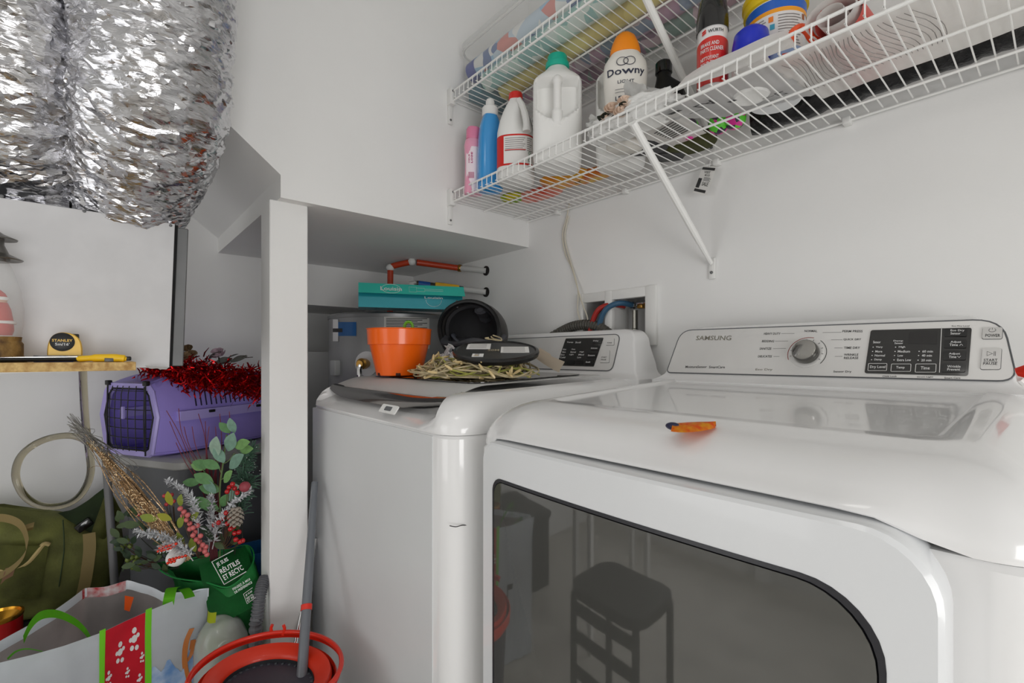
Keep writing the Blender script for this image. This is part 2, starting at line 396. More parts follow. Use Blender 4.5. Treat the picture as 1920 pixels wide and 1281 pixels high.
# ---- dryer
DX0, DX1, DY0, DY1, DZS, DZT = -.690, .004, .505, 1.15, .945, 1.015
dy = thing('dryer', 'white front loading clothes dryer with dark window beside the washer', 'dryer', ((DX0 + DX1) / 2, .83, 0))
bm = NB()
skin_rings(bm, [[Vector((x, y, z)) for x, y in rrect(DX0 + i, DX1 - i, DY0 + i, DY1 - i, .042, 8)] for z, i in ((.02, .004), (.03, 0), (DZS - .006, 0), (DZS - .001, .004))]); fix(bm)
ob('body', bm, M_white, dy, 40)
bm = NB()
for x in (DX0 + .07, DX1 - .07):
    for y in (DY0 + .08, DY1 - .08): lathe(bm, [(.02, 0), (.022, .01), (.014, .024)], (x, y, 0), 10)
ob('feet', fix(bm), M_black, dy, kind='stuff')
def dry_low(q, d, tip):
    if q.y < DY0 + .25:
        a = min(1, max(0, (q.x - (DX0 + .055)) / .03)) * min(1, max(0, (-.048 - q.x) / .07)); a = a * a * (3 - 2 * a)
        low = max(0, 1 - (q.z - DZS) / .03)
        q = q + Vector((0, -.016 * a * max(0, 1 - d / .08), .021 * a * low))
    return q
cap_body('top_cover', DX0, DX1, DY0, DY1, DZS, DZT, .055, dy, M_white, edge=.085, rv=.05, lowmod=dry_low, recess=(.018, .004))
console(dy, DX0 + .02, DX1 - .028, 1.043, 1.170, 1.045, 1.10, 1.15, M_white)
# door: bowed frame with dark bowed window
xc, hw = -.345, .29
def dface(x, z, h=0): return Vector((x, .478 - .012 * (1 - ((x - xc) / hw) ** 2) - h, z))
def rim_loft(poly, levels, fn):
    cx = sum(p[0] for p in poly) / len(poly); cz = sum(p[1] for p in poly) / len(poly)
    return [[fn(x - (x - cx) / abs(x - cx + 1e-9) * i if False else cx + (x - cx) * (1 - i / .28), cz + (z - cz) * (1 - i / .32), h) for x, z in poly] for i, h in levels]
def dense(poly, k=.03):
    out = []
    for i, p in enumerate(poly):
        q = poly[(i + 1) % len(poly)]; L = math.hypot(q[0] - p[0], q[1] - p[1]); n = max(1, int(L / k))
        for s in range(n): out.append((lerp(p[0], q[0], s / n), lerp(p[1], q[1], s / n)))
    return out
DP = dense(rrect(-.633, -.058, .30, .962, [.055, .03, .05, .05], 8))
GP = dense(rrect(-.597, -.0965, .36, .905, [.06, .022, .05, .05], 8))
door = None
bm = NB()
outer = rim_loft(DP, [(0, -.04), (0, -.008), (.0015, -.003), (.005, 0)], dface)
R = skin_rings(bm, outer, True, False)
# flat frame face between outer loop and window opening: bridge by radial grid
gi = rim_loft(GP, [(-.003, 0)], dface)[0]
ring_in = [bm.verts.new(p) for p in gi]
eo = [bm.edges.get((R[-1][i], R[-1][(i + 1) % len(R[-1])])) for i in range(len(R[-1]))]
ei = [bm.edges.new((ring_in[i], ring_in[(i + 1) % len(ring_in)])) for i in range(len(ring_in))]
bmesh.ops.bridge_loops(bm, edges=eo + ei); fix(bm)
door = ob('door', bm, mat('door_enamel', (226, 228, 230), .25, coat=.4), dy, 30)
bm = NB()
xs = 40
skin_rings(bm, rim_loft(GP, [(-.003, .0008), (.002, .0012), (.004, -.003)], dface), False, True)
ob('window_seal', fix(bm), mat('dark_seal', (46, 46, 50), .3), door, 40)
bm = NB()
gl = rim_loft(GP, [(.0035, .0)], dface)[0]
# triangulated bowed glass: strips across x
x0g, x1g = min(p.x for p in gl), max(p.x for p in gl)
vs = [bm.verts.new(p) for p in gl]; f = bm.faces.new(vs)
for k in range(1, 24):
    X = lerp(x0g, x1g, k / 24)
    bmesh.ops.bisect_plane(bm, geom=bm.verts[:] + bm.edges[:] + bm.faces[:], plane_co=(X, 0, 0), plane_no=(1, 0, 0))
for v in bm.verts: v.co = dface(v.co.x, v.co.z, .0015)
fix(bm)
ob('door_window', bm, mat('tinted_door_glass', (74, 74, 71), .035, coat=0, spec=.9, ior=1.75), door, 60)

# ---- control panels, laid out on the leaning console faces
def panel_frame(zb, zt, y0, y1):
    O = Vector((0, y0, zb)); es = Vector((0, y1 - y0, zt - zb)).normalized(); n = Vector((0, -es.z, es.y))
    return O + n * .0005, es, n
class Face:
    def __init__(s, zb, zt, y0, y1): s.O, s.es, s.n = panel_frame(zb, zt, y0, y1)
    def px(s, u, v):
        p = at(u, v, P=(s.O, s.n)); d = p - s.O; return (d.x, d.dot(s.es))
    def w(s, a, b, h=0): return s.O + Vector((a, 0, 0)) + s.es * b + s.n * h
    def poly(s, pts): return [s.px(u, v) for u, v in pts]
def text_at(bm, s, F_, u0, u1, v, hpx, h, slope=0):
    a0, b0 = F_.px(u0, v - slope * 0); a1, b1 = F_.px(u1, v + slope * (u1 - u0)); b = (b0 + b1) / 2
    k = abs(F_.px((u0 + u1) / 2, v - hpx / 2)[1] - F_.px((u0 + u1) / 2, v + hpx / 2)[1])
    text(bm, s, lambda x, y: F_.w(lerp(a0, a1, x), lerp(b0, b1, x) + (y - .5) * k, h))
def rpoly(pts, r, n=4):
    """round the corners of a polygon"""
    out = []; P = [Vector((p[0], p[1])) for p in pts]; m = len(P)
    for i in range(m):
        a, b, c = P[i - 1], P[i], P[(i + 1) % m]; q = r[i] if hasattr(r, '__len__') else r
        p0 = b + (a - b).normalized() * q; p1 = b + (c - b).normalized() * q
        for k in range(n + 1):
            t = k / n; out.append(tuple((p0 * (1 - t) + b * t) * (1 - t) + (b * (1 - t) + p1 * t) * t))
    return out
FD = Face(1.043, 1.170, 1.045, 1.10)
bm = NB(); pl = rpoly(FD.poly([(1250, 699), (1278, 620), (1880, 599), (1908, 716)]), [.012, .03, .035, .022], 6)
plate(bm, pl, FD.w, .0015); pan = ob('control_panel', bm, M_silver, dy, 30)
bm = NB(); 
loop = [FD.w(a, b, .0012) for a, b in pl]; tube(bm, loop, .0013, 6, closed=True); ob('panel_bead', bm, M_grey, pan)
# knob
kc = FD.px(1513, 663); kr = .0235
bm = NB(); lathe(bm, [(.031, .0015), (.031, .003), (.028, .0036), (.024, .003)], FD.w(kc[0], kc[1]), 40, FD.n); dial = ob('dial_ring', fix(bm), M_silver, pan)
bm = NB(); lathe(bm, [(kr, .003), (kr * 1.01, .006), (kr * .98, .016), (kr * .93, .0195), (kr * .90, .0205)], FD.w(kc[0], kc[1]), 40, FD.n); knob = ob('knob', fix(bm), mat('dark_chrome_knob', (112, 111, 108), .14, metal=1), dial)
bm = NB(); lathe(bm, [(kr * .90, .0203), (kr * .86, .0215), (kr * .6, .0225), (kr * .25, .023), (.0006, .0231)], FD.w(kc[0], kc[1]), 40, FD.n); ob('knob_face', fix(bm), mat('polished_chrome', (170, 168, 164), .06, metal=1), dial)
for (a0, a1, m, nm) in ((75, 205, mat('red_print', (150, 58, 50), .5), 'dial_arc'), (-40, 52, M_ink, 'dial_arc')):
    bm = NB(); r = .0345
    tube(bm, [FD.w(kc[0] + r * math.cos(math.radians(lerp(a0, a1, k / 24))), kc[1] + r * math.sin(math.radians(lerp(a0, a1, k / 24))), .0018) for k in range(25)], .0006, 4); ob(nm, bm, m, pan)
bm = NB()
for a in range(-30, 220, 25):
    c, s_ = math.cos(math.radians(a)), math.sin(math.radians(a)); tube(bm, [FD.w(kc[0] + .027 * c, kc[1] + .027 * s_, .0042), FD.w(kc[0] + .030 * c, kc[1] + .030 * s_, .0042)], .0004, 4)
ob('dial_ticks', bm, M_ink, dial, kind='stuff')
bm = NB(); hh = .0019
for s_, u0, u1, v, hp in (('HEAVY DUTY', 1433, 1464, 626.5, 4.2), ('BEDDING', 1429.5, 1452, 640.5, 4.2), ('SANITIZE', 1425, 1447, 654.5, 4.2), ('DELICATES', 1422, 1448, 669, 4.2), ('NORMAL', 1509, 1533, 621.5, 4),
    ('PERM PRESS', 1580, 1618, 622, 4.2), ('QUICK DRY', 1582, 1615, 637.5, 4.2), ('TIME DRY', 1583, 1613, 653, 4.2), ('WRINKLE', 1583, 1610, 666, 4.2), ('RELEASE', 1583, 1610, 672, 4.2),
    ('MoistureSensor', 1286, 1326, 688.5, 4.6), ('SmartCare', 1330, 1360, 689, 4.6), ('Sensor Dry', 1563, 1597, 698, 4.6), ('Child Lock', 1655, 1682, 706.3, 3), ('Drum Light', 1720, 1750, 708, 3), ('Smart Care', 1771, 1801, 709.5, 3), ('Eco Dry Level', 1785, 1818, 612.5, 2.8)):
    text_at(bm, s_, FD, u0, u1, v, hp, hh)
for (u0, v0, u1, v1) in ((1466, 626.3, 1490, 626.3), (1454, 640.5, 1478, 640.3), (1450, 654.5, 1474, 654.3), (1451, 669, 1462, 669), (1543, 624.5, 1578, 624), (1559, 638, 1580, 638), (1565, 653.3, 1580, 653.3), (1566, 669, 1580, 669)):
    a = FD.px(u0, v0); b = FD.px(u1, v1); tube(bm, [FD.w(*a, .0018), FD.w(*b, .0018)], .00025, 4)
ob('lettering', bm, M_ink, pan, 0, kind='stuff')
bm = NB(); text_at(bm, 'SAMSUNG', FD, 1306, 1372, 634.5, 8.5, .002); text_at(bm, 'Eco Dry', FD, 1417, 1449, 694, 5, .0018); ob('lettering', bm, mat('pewter_print', (150, 147, 136), .3, metal=.6), pan, 0)
def px_rect(Fc, u0, v0, u1, v1, r):
    return rpoly(Fc.poly([(u0, v1), (u0 + (v1 - v0) * .1, v0), (u1 + (v1 - v0) * .06, v0), (u1, v1)]), r, 3)
dp = rpoly(FD.poly([(1621.6, 701), (1633.5, 620.5), (1822.5, 615.8), (1815.5, 705.8)]), .004, 4)
bm = NB(); plate(bm, dp, lambda a, b, h: FD.w(a, b, .0015 + h), .0016); dsp = ob('display_panel', bm, M_dark, pan, 30)
bm = NB(); plate(bm, rpoly(FD.poly([(1703, 646), (1706, 623), (1758, 622), (1757, 647)]), .001, 2), lambda a, b, h: FD.w(a, b, .0031 + h), .0004); ob('lcd_screen', bm, mat('lcd_black', (28, 26, 26), .1, coat=.5), dsp)
bm = NB()
for (u0, v0, u1, v1) in ((1628, 683, 1663, 696.5), (1671, 684, 1708, 698), (1716.5, 684, 1755, 699.5)):
    q = px_rect(FD, u0, v0, u1, v1, .0015); tube(bm, [FD.w(a, b, .0034) for a, b in q], .0005, 4, closed=True)
ob('key_outlines', bm, M_silver, dsp, kind='stuff')
for (u0, v0, u1, v1) in ((1771, 618.5, 1813, 633), (1770, 639, 1812, 654.5), (1768, 660, 1811, 677), (1766, 684, 1810, 699.5)):
    bm = NB(); plate(bm, px_rect(FD, u0, v0, u1, v1, .0018), lambda a, b, h: FD.w(a, b, .0031 + h), .0016); ob('touch_key', bm, M_blackgloss, dsp, 30)
bm = NB(); tube(bm, [FD.w(*FD.px(1762, 700), .0032), FD.w(*FD.px(1766, 618), .0032)], .0006, 4); ob('divider_bead', bm, M_silver, dsp)
bm = NB(); hh = .0034
for s_, u0, u1, v, hp in (('Dry Level', 1632, 1661, 690, 6), ('Temp', 1681, 1697, 691, 6), ('Time', 1727, 1744, 691.5, 6), ('Sensor', 1638, 1652, 643, 4.5), ('Damp', 1676, 1694, 641, 3.4), ('Sensor', 1678, 1694, 645, 3.4),
    ('Very', 1643, 1656, 652.5, 4), ('More', 1642, 1655, 660.5, 4), ('Normal', 1641, 1660, 668, 4), ('Damp', 1640, 1654, 676, 4.5), ('High', 1686, 1698, 652.5, 4.4), ('Medium', 1684, 1707, 660.5, 4.4), ('Low', 1684, 1694, 668.2, 4), ('Extra Low', 1683, 1709, 676.5, 4.4),
    ('60 min', 1730, 1750, 660.5, 4.4), ('40 min', 1729, 1748, 668.2, 4.4), ('20 min', 1728, 1747, 677, 4.4)):
    text_at(bm, s_, FD, u0, u1, v, hp, hh)
for (u, v) in ((1638, 652.5), (1637, 660.5), (1636, 668), (1635, 676), (1680, 652.5), (1679, 660.5), (1678, 668.2), (1677, 676.5), (1724, 660.5), (1723, 668.2), (1722, 677)):
    a, b = FD.px(u, v); lathe(bm, [(.0009, 0), (.0009, .0003)], FD.w(a, b, .0032), 8, FD.n)
ob('lettering', bm, M_pr, dsp, 0, kind='stuff')
bm = NB(); hh = .0051
for s_, u0, u1, v, hp in (('Eco Dry', 1783, 1809, 622.5, 4.6), ('Sensor', 1783, 1802, 627.5, 4.6), ('Adjust', 1783, 1803, 644, 4.6), ('Time', 1781, 1797, 649, 4.6), ('Adjust', 1780, 1801, 666, 4.6), ('Time', 1780, 1794, 671.5, 4.6), ('Wrinkle', 1777, 1802, 689.5, 4.6), ('Prevent', 1777, 1801, 695, 4.6)):
    text_at(bm, s_, FD, u0, u1, v, hp, hh)
for (u, v, sg) in ((1803, 649, -1), (1799, 671.5, 1)):
    tube(bm, [FD.w(*FD.px(u - 3, v - sg * 1.6), hh), FD.w(*FD.px(u, v + sg * 1.6), hh), FD.w(*FD.px(u + 3, v - sg * 1.6), hh)], .0004, 4)
ob('key_lettering', bm, M_pr, dsp, 0, kind='stuff')
for nm, (u0, v0, u1, v1), tx in (('power_button', (1841.5, 615.5, 1879, 637), (('POWER', 1848, 1876, 631, 5.5),)), ('start_button', (1838.5, 654.5, 1876, 694), (('START', 1845, 1871, 677, 4.6), ('PAUSE', 1844, 1870, 683.5, 4.8)))):
    bm = NB(); q = px_rect(FD, u0, v0, u1, v1, .0028); plate(bm, q, lambda a, b, h: FD.w(a, b, .0015 + h), .0022); b_ = ob(nm, bm, mat('button_silver', (196, 195, 193), .3, metal=.5), pan, 30)
    bm = NB()
    for s_, a0, a1, v, hp in tx: text_at(bm, s_, FD, a0, a1, v, hp, .004)
    if nm == 'power_button':
        a, b = FD.px(1861, 621); tube(bm, [FD.w(a + .004 * math.sin(math.radians(g)), b + .003 * math.cos(math.radians(g)), .0039) for g in range(40, 330, 15)], .0003, 4)
        tube(bm, [FD.w(a, b + .001, .0039), FD.w(a, b + .004, .0039)], .0003, 4)
    else:
        tube(bm, [FD.w(*FD.px(*p), .0039) for p in ((1851.5, 661), (1861.5, 665), (1851, 669))], .00035, 4, closed=True)
        for u in (1864.5, 1867): tube(bm, [FD.w(*FD.px(u, 661), .0039), FD.w(*FD.px(u - .3, 669), .0039)], .00035, 4)
        tube(bm, [FD.w(*FD.px(1845, 680.2), .0039), FD.w(*FD.px(1871, 680.6), .0039)], .0002, 4)
    ob('button_marks', bm, M_ink, b_, 0, kind='stuff')
    bm = NB(); tube(bm, [FD.w(a, b, .0018) for a, b in q], .0006, 4, closed=True); ob('button_edge', bm, M_grey, b_)
# washer panel
FW = Face(1.04, 1.176, 1.05, 1.105)
bm = NB(); pl = rpoly([FW.px(1148, 696), FW.px(1164, 627)] + [(WX0 + .10, FW.px(1164, 627)[1]), (WX0 + .06, FW.px(1148, 696)[1])], [.02, .022, .022, .02], 6)
plate(bm, pl, FW.w, .0015); pan = ob('control_panel', bm, M_silver, wa, 30)
bm = NB(); tube(bm, [FW.w(a, b, .0012) for a, b in pl], .0013, 6, closed=True); ob('panel_bead', bm, M_grey, pan)
bm = NB(); plate(bm, rpoly(FW.poly([(1045, 686), (1062, 635.5), (1132.5, 634), (1114, 688)]), .003, 3), lambda a, b, h: FW.w(a, b, .0015 + h), .0016); dsp = ob('display_panel', bm, M_dark, pan, 30)
for (u0, v0, u1, v1) in ((1113, 636, 1130, 645), (1108, 650, 1125, 658), (1102, 663, 1120, 672), (1098, 676, 1114, 685), (1064, 677, 1078, 684), (1081, 677, 1095, 684)):
    bm = NB(); plate(bm, px_rect(FW, u0, v0, u1, v1, .0015), lambda a, b, h: FW.w(a, b, .0031 + h), .0012); ob('touch_key', bm, M_blackgloss, dsp, 30)
bm = NB()
for s_, u0, u1, v, hp in (('Temp', 1064, 1076, 643, 3), ('Soil', 1080, 1090, 643, 3), ('Hot', 1057, 1063, 656, 3), ('Heavy', 1073, 1080, 656, 3), ('Warm', 1055, 1062, 661, 3), ('Normal', 1071, 1081, 661, 3), ('High', 1088, 1096, 661, 3), ('Eco', 1053, 1060, 666, 3), ('Light', 1069, 1077, 666, 3), ('Med', 1086, 1096, 666, 3), ('Cold', 1051, 1061, 671, 3), ('Low', 1084, 1091, 671, 3), ('Temp', 1066, 1075, 680.5, 3), ('Spin', 1083, 1092, 680.5, 3)):
    text_at(bm, s_, FW, u0, u1, v, hp, .0034)
for s_, u0, u1, v, hp in (('Delay', 1114, 1124, 640.5, 3), ('Delicates', 1110, 1122, 654, 3), ('Steam', 1104, 1117, 667.5, 3), ('Soak', 1100, 1109, 680, 3)): text_at(bm, s_, FW, u0, u1, v, hp, .0046)
ob('lettering', bm, M_pr, dsp, 0, kind='stuff')
for nm, (u0, v0, u1, v1), tx in (('power_button', (1137, 635.5, 1152, 648), (('POWER', 1140, 1149, 644, 2.4),)), ('start_button', (1126, 658, 1143, 681), (('START', 1129, 1139, 671, 2.6), ('PAUSE', 1128.5, 1138, 675.5, 2.6)))):
    bm = NB(); q = px_rect(FW, u0, v0, u1, v1, .0025); plate(bm, q, lambda a, b, h: FW.w(a, b, .0015 + h), .0022); b_ = ob(nm, bm, M_silver, pan, 30)
    bm = NB(); tube(bm, [FW.w(a, b, .002) for a, b in q], .0006, 4, closed=True); ob('button_edge', bm, M_grey, b_)
    bm = NB()
    for s_, a0, a1, v, hp in tx: text_at(bm, s_, FW, a0, a1, v, hp, .004)
    ob('button_marks', bm, M_ink, b_, 0, kind='stuff')

# ================================================================== wire shelves
SX1 = .36
def wire_shelf(z, label, brx):
    t = thing('wire_shelf', label, 'shelf', ((SW + SX1) / 2, 1.03, z - .02), 'white wire shelves on the right wall')
    y0, y1 = .855, 1.188
    for (y, zz, r) in ((y0, z - .004, .0031), (.99, z - .005, .0026), (1.125, z - .005, .0026), (y1, z - .005, .0026), (y0 - .001, z + .026, .0031)):
        ob('rail_wire', tube(NB(), [(SW + .004, y, zz), (SX1, y, zz)], r, 8), M_wire, t)
    src = None; x = SW + .012
    while x < SX1 - .004:
        if src is None:
            bm = NB(); tube(bm, spline([(0, y1, z), (0, y0 + .02, z), (0, y0 - .001, z + .0005), (0, y0 - .0035, z + .006), (0, y0 - .003, z + .028)], 3), .00135, 5)
            src = ob('cross_wire', bm, M_wire, t, 60); src.matrix_basis = Matrix.Translation(Vector((x, 0, 0)))
        else: 
            o = src.copy(); o.name = 'cross_wire'; COL.objects.link(o); o.matrix_basis = Matrix.Translation(Vector((x, 0, 0)))
        x += .0233
    x = SW + .16
    while x < SX1:
        bm = NB(); box(bm, x - .007, x + .007, y1 - .010, RW, z - .013, z + .002, bev=.002); ob('wall_clip', bm, M_plast, t); x += .28
    bm = NB(); box(bm, SW, SW + .022, y0 - .012, y0 + .008, z - .016, z + .036, bev=.002); box(bm, SW, SW + .008, y0 - .01, y0 + .006, z - .075, z - .012, bev=.002); br = ob('end_bracket', bm, M_plast, t)
    for zz in (z + .026, z - .062):
        bm = NB(); lathe(bm, [(.0035, 0), (.0035, .002), (.001, .003)], (SW + (.022 if zz > z else .008), y0 - .003, zz), 10, (1, 0, 0)); ob('screw', fix(bm), M_galv2, br)
    for bx in brx:
        p0 = Vector((bx, y0 - .004, z - .006)); p1 = Vector((bx, RW - .008, z - .26))
        bm = NB(); tube(bm, [p0, p0.lerp(p1, .03), p0.lerp(p1, .75), p0.lerp(p1, .97), p1], [.0085, .0085, .0085, .006, .005], 10); ob('diagonal_brace', bm, M_wire, t)
        bm = NB(); box(bm, bx - .009, bx + .009, RW - .006, RW, z - .30, z - .245, bev=.003); f = ob('brace_foot', bm, M_plast, t)
        bm = NB(); lathe(bm, [(.004, 0), (.004, .002), (.001, .003)], (bx, RW - .006, z - .283), 10, (0, -1, 0)); ob('screw', fix(bm), M_galv2, f)
    return t
SZ = 1.599; UZ = 1.922
wire_shelf(SZ, 'lower white wire shelf holding bottles and jugs', (-.598, .2))
wire_shelf(UZ, 'upper white wire shelf holding the clear bin of gift wrap', (-.598, .2))
TOP = SZ + .0016

def P(u, v, d): return at(u, v, d=d)
def mk(name, bm, m, smooth=35):
    me = bpy.data.meshes.new(name); bm.to_mesh(me); bm.free()
    if smooth: me.shade_smooth(); me.set_sharp_from_angle(angle=math.radians(smooth))
    me.materials.append(m); return me
def put(name, me, M, parent, kind=None):
    o = bpy.data.objects.new(name, me); COL.objects.link(o); o.parent = parent
    o.matrix_basis = Matrix.Translation(-OFF[parent]) @ M; OFF[o] = OFF[parent]
    return o
def xf(bm, M): bmesh.ops.transform(bm, matrix=M, verts=bm.verts); return bm
def basis(p, x, y, z):
    m = Matrix((x, y, z)).transposed().to_4x4(); m.translation = Vector(p); return m
def facing(x, y, z, extra=0):
    """local -Y turned towards the open side of the room, seen from the middle of the floor"""
    return Matrix.Translation((x, y, z)) @ Matrix.Rotation(math.atan2(-x, y) + extra, 4, 'Z')

# ================================================================== water heater in the alcove
hx, hy, hr, hz = -1.83, .925, .255, 1.262
wh = thing('water_heater', 'grey cylindrical water heater in the dark alcove behind the washer', 'water heater', (hx, hy, 0))
bm = NB(); lathe(bm, [(hr - .02, 0), (hr, .02), (hr, hz - .018)], (hx, hy, 0), 56); ob('tank', fix(bm), mat('heater_grey', (150, 151, 152), .38, metal=.3, var=.05, vscale=5), wh, 40)
bm = NB(); lathe(bm, [(hr + .003, hz - .018), (hr + .004, hz - .006), (hr - .004, hz), (.02, hz + .006), (.001, hz + .006)], (hx, hy, 0), 56); ob('top_lid', fix(bm), mat('heater_lid', (132, 133, 134), .35, metal=.4), wh, 40)
def hcyl(u, v, dr=0):
    """point on the tank wall seen at a pixel"""
    D = ray(u, v); r = hr + dr; a = D.x ** 2 + D.y ** 2; b = -2 * (D.x * hx + D.y * hy); c = hx * hx + hy * hy - r * r
    k = (-b - math.sqrt(max(0, b * b - 4 * a * c))) / (2 * a); return Vector((0, 0, H)) + D * k
def hpatch(bm, u0, v0, u1, v1, dr, nx=8, th=.001): 
    def f(a, b):
        return hcyl(lerp(u0, u1, a), lerp(v1, v0, b), dr)
    return sheet(bm, nx, 2, f)
bm = NB(); hpatch(bm, 720, 593, 805, 654, .001); lab = ob('rating_label', bm, mat('label_paper', (205, 204, 200), .5), wh)
bm = NB()
for i in range(9):
    v = 597 + i * 2.9
    hpatch(bm, 724, v, 801 - (i % 3) * 9, v + 1.3, .0016, 6)
ob('print_lines', bm, M_ink, lab, kind='stuff')
bm = NB(); hpatch(bm, 720, 621, 805, 626, .0018); ob('orange_band', bm, mat('orange_print', (220, 92, 40), .5), lab)
bm = NB(); hpatch(bm, 634, 604, 668, 630, .0015); sk = ob('blue_panel', bm, mat('blue_sticker', (24, 88, 148), .3), wh, )
bm = NB(); hpatch(bm, 624, 599, 634, 640, .0018); ob('white_tag', bm, M_pr, wh)
bm = NB(); hpatch(bm, 624, 616, 642, 623, .003); ob('clip', bm, M_black, wh)
pv = hcyl(688, 682); nv = (pv - Vector((hx, hy, pv.z))).normalized()
bm = NB(); lathe(bm, [(.045, 0), (.045, .002), (.02, .004)], pv, 24, nv); fl = ob('valve_flange', fix(bm), M_galv, wh)
bm = NB(); lathe(bm, [(.015, .002), (.015, .02), (.02, .022), (.02, .045), (.014, .05), (.012, .06)], pv, 14, nv); ob('drain_valve', fix(bm), M_brass, wh)
bm = NB(); tube(bm, [pv + nv * .05, pv + nv * .06 + Vector((0, 0, -.02)), pv + nv * .06 + Vector((.0, 0, -.045))], .009, 10); ob('drain_spout', bm, M_chrome, wh)
bm = NB(); q = hcyl(632, 690); box(bm, -.02, .02, -.02, .03, -.03, .03, bev=.006); xf(bm, Matrix.Translation(q) @ Matrix.Rotation(math.atan2(-q.x + hx, q.y - hy) + PI, 4, 'Z')); ob('junction_box', bm, mat('light_grey_box', (168, 170, 170), .4), wh)
# pipes
M_rp = mat('orange_pipe', (176, 58, 26), .4); M_wp = mat('white_pipe', (214, 214, 212), .35)
px_ = thing('hot_water_pipe', 'orange-red water pipe running from heater top into the wall', 'pipe', P(731, 530, 1.98))
a = at(731, 533, d=1.98); b = at(732, 502, d=1.98); c = at(772, 491, d=1.98); e = at(862, 503, Y=1.165); g = at(912, 508, Y=RW)
a.z = hz + .006
bm = NB(); tube(bm, [a, b - Vector((0, 0, .012))], .0125, 12); ob('riser', bm, M_rp, px_)
bm = NB(); tube(bm, spline([b + Vector((.0, 0, -.002)), b.lerp(c, .15) + Vector((0, 0, .004)), c], 4), .0125, 12); ob('upper_run', bm, M_rp, px_)
bm = NB(); tube(bm, [c.lerp(e, .1), e], .0125, 12); ob('long_run', bm, M_rp, px_)
bm = NB(); tube(bm, [e, g], .0115, 12); ob('white_run', bm, M_wp, px_)
for i, q in enumerate((b, c, e)):
    bm = NB(); ball(bm, q, .0165, 12, 8, (1.05, 1.05, .95)); ob('pipe_elbow' if i < 2 else 'clamp', bm, M_wp if i < 2 else M_brass, px_)
bm = NB(); tube(bm, [g + Vector((0, -.004, 0)), g], .02, 14); ob('wall_collar', bm, M_black, px_)
p2 = thing('cold_water_pipe', 'lower white water pipe with blue and yellow valve above teal carton', 'pipe', P(800, 535, 1.95))
a = at(772, 531, d=1.93); b = at(870, 543, Y=1.15); g = at(912, 548, Y=RW)
bm = NB(); tube(bm, [a + Vector((0, 0, -.06)), a, a.lerp(b, .08)], .013, 10); ob('white_elbow', bm, M_wp, p2)
bm = NB(); tube(bm, [a.lerp(b, .06), a.lerp(b, .98)], .0125, 12); ob('dark_run', bm, mat('dark_pipe', (58, 54, 44), .4), p2)
bm = NB(); tube(bm, [b, g], .0115, 12); ob('white_run', bm, M_wp, p2)
bm = NB(); tube(bm, [a.lerp(b, .12), a.lerp(b, .34)], .0135, 12); ob('blue_sleeve', bm, mat('blue_sleeve', (28, 86, 168), .4), p2)
bm = NB(); q = a.lerp(b, .5); tube(bm, [q, q + (b - a) * .12], .017, 10); ob('valve_body', bm, M_chrome, p2)
bm = NB(); q = a.lerp(b, .74); tn = (b - a).normalized(); box(bm, -.05, .05, -.007, .007, -.011, .011, bev=.004); xf(bm, basis(q + Vector((.004, -.02, .004)), tn, Vector((0, 0, 1)).cross(tn).normalized(), Vector((0, 0, 1)))); ob('yellow_lever', bm, mat('yellow_lever', (230, 178, 32), .4), p2)
bm = NB(); tube(bm, [g + Vector((0, -.004, 0)), g], .02, 14); ob('wall_collar', bm, M_black, p2)

# teal carton lying on the heater
M_teal = mat('teal_card', (52, 188, 172), .32, coat=.3); M_teal2 = mat('teal_foil_card', (38, 150, 164), .22, metal=.25, coat=.3)
q0 = at(672, 582, d=1.63); q1 = at(868, 584, d=1.74); z0 = hz + .0065
q0 = Vector((q0.x, q0.y, z0)); q1 = Vector((q1.x, q1.y, z0)); ex = (q1 - q0).normalized(); ey = Vector((-ex.y, ex.x, 0)); ey = ey if ey.dot(q0) > 0 else -ey
Lc = (q1 - q0).length
cb = thing('carton', 'long teal carton with white drawings lying on the water heater', 'box', (q0 + q1) / 2)
def cw(a, b, c): return q0 + ex * a + ey * b + Vector((0, 0, c))
hb, hd = .060, .11
bm = NB(); skin_rings(bm, [[cw(a, b, c) for b, c in ((0, 0), (hd, 0), (hd, hb), (.012, hb))] for a in (0, Lc)]); fix(bm); ob('tray', bm, M_teal2, cb, 0)
bm = NB(); skin_rings(bm, [[cw(a, b, c) for b, c in ((-.012, hb - .012), (.018, hb + .026), (hd, hb + .03), (hd, hb + .003), (.02, hb + .003), (-.008, hb - .012))] for a in (0, Lc + .006)]); fix(bm); lidc = ob('lid_flap', bm, M_teal, cb, 0)
def lf(a, b, h=0): # on the sloping front of the flap
    return cw(a, lerp(-.012, .018, b) - .0008, lerp(hb - .012, hb + .026, b) + .0004)
bm = NB(); text(bm, 'Louisin', lambda x, y: lf(Lc * (.2 + .2 * x), .3 + .4 * y))
tube(bm, [lf(Lc * .3 + .032 * math.cos(k * PI / 12), .5 + .45 * math.sin(k * PI / 12)) for k in range(24)], .0007, 4, closed=True)
for (a0, a1, b0, b1) in ((.47, .54, .25, .75), (.54, .62, .32, .68), (.62, .8, .42, .58)):
    tube(bm, [lf(Lc * a0, b0), lf(Lc * a1, b0), lf(Lc * a1, b1), lf(Lc * a0, b1)], .0004, 4, closed=True)
ob('lettering', bm, M_pr, lidc, 0, kind='stuff')
bm = NB(); fr = lambda a, b: cw(a, .012 * b - .0006, hb * b)
text(bm, 'Louisin', lambda x, y: fr(Lc * (.62 + .18 * x), .62 + .14 * y)); tube(bm, [fr(Lc * .71 + .028 * math.cos(k * PI / 12), .55 - .4 * math.sin(k * PI / 12)) for k in range(13)], .0006, 4)
ob('lettering', bm, M_pr, cb, 0, kind='stuff')

# ================================================================== clutter on the washer lid
def lidtop(x, y): return lidz(x, y, .0105)
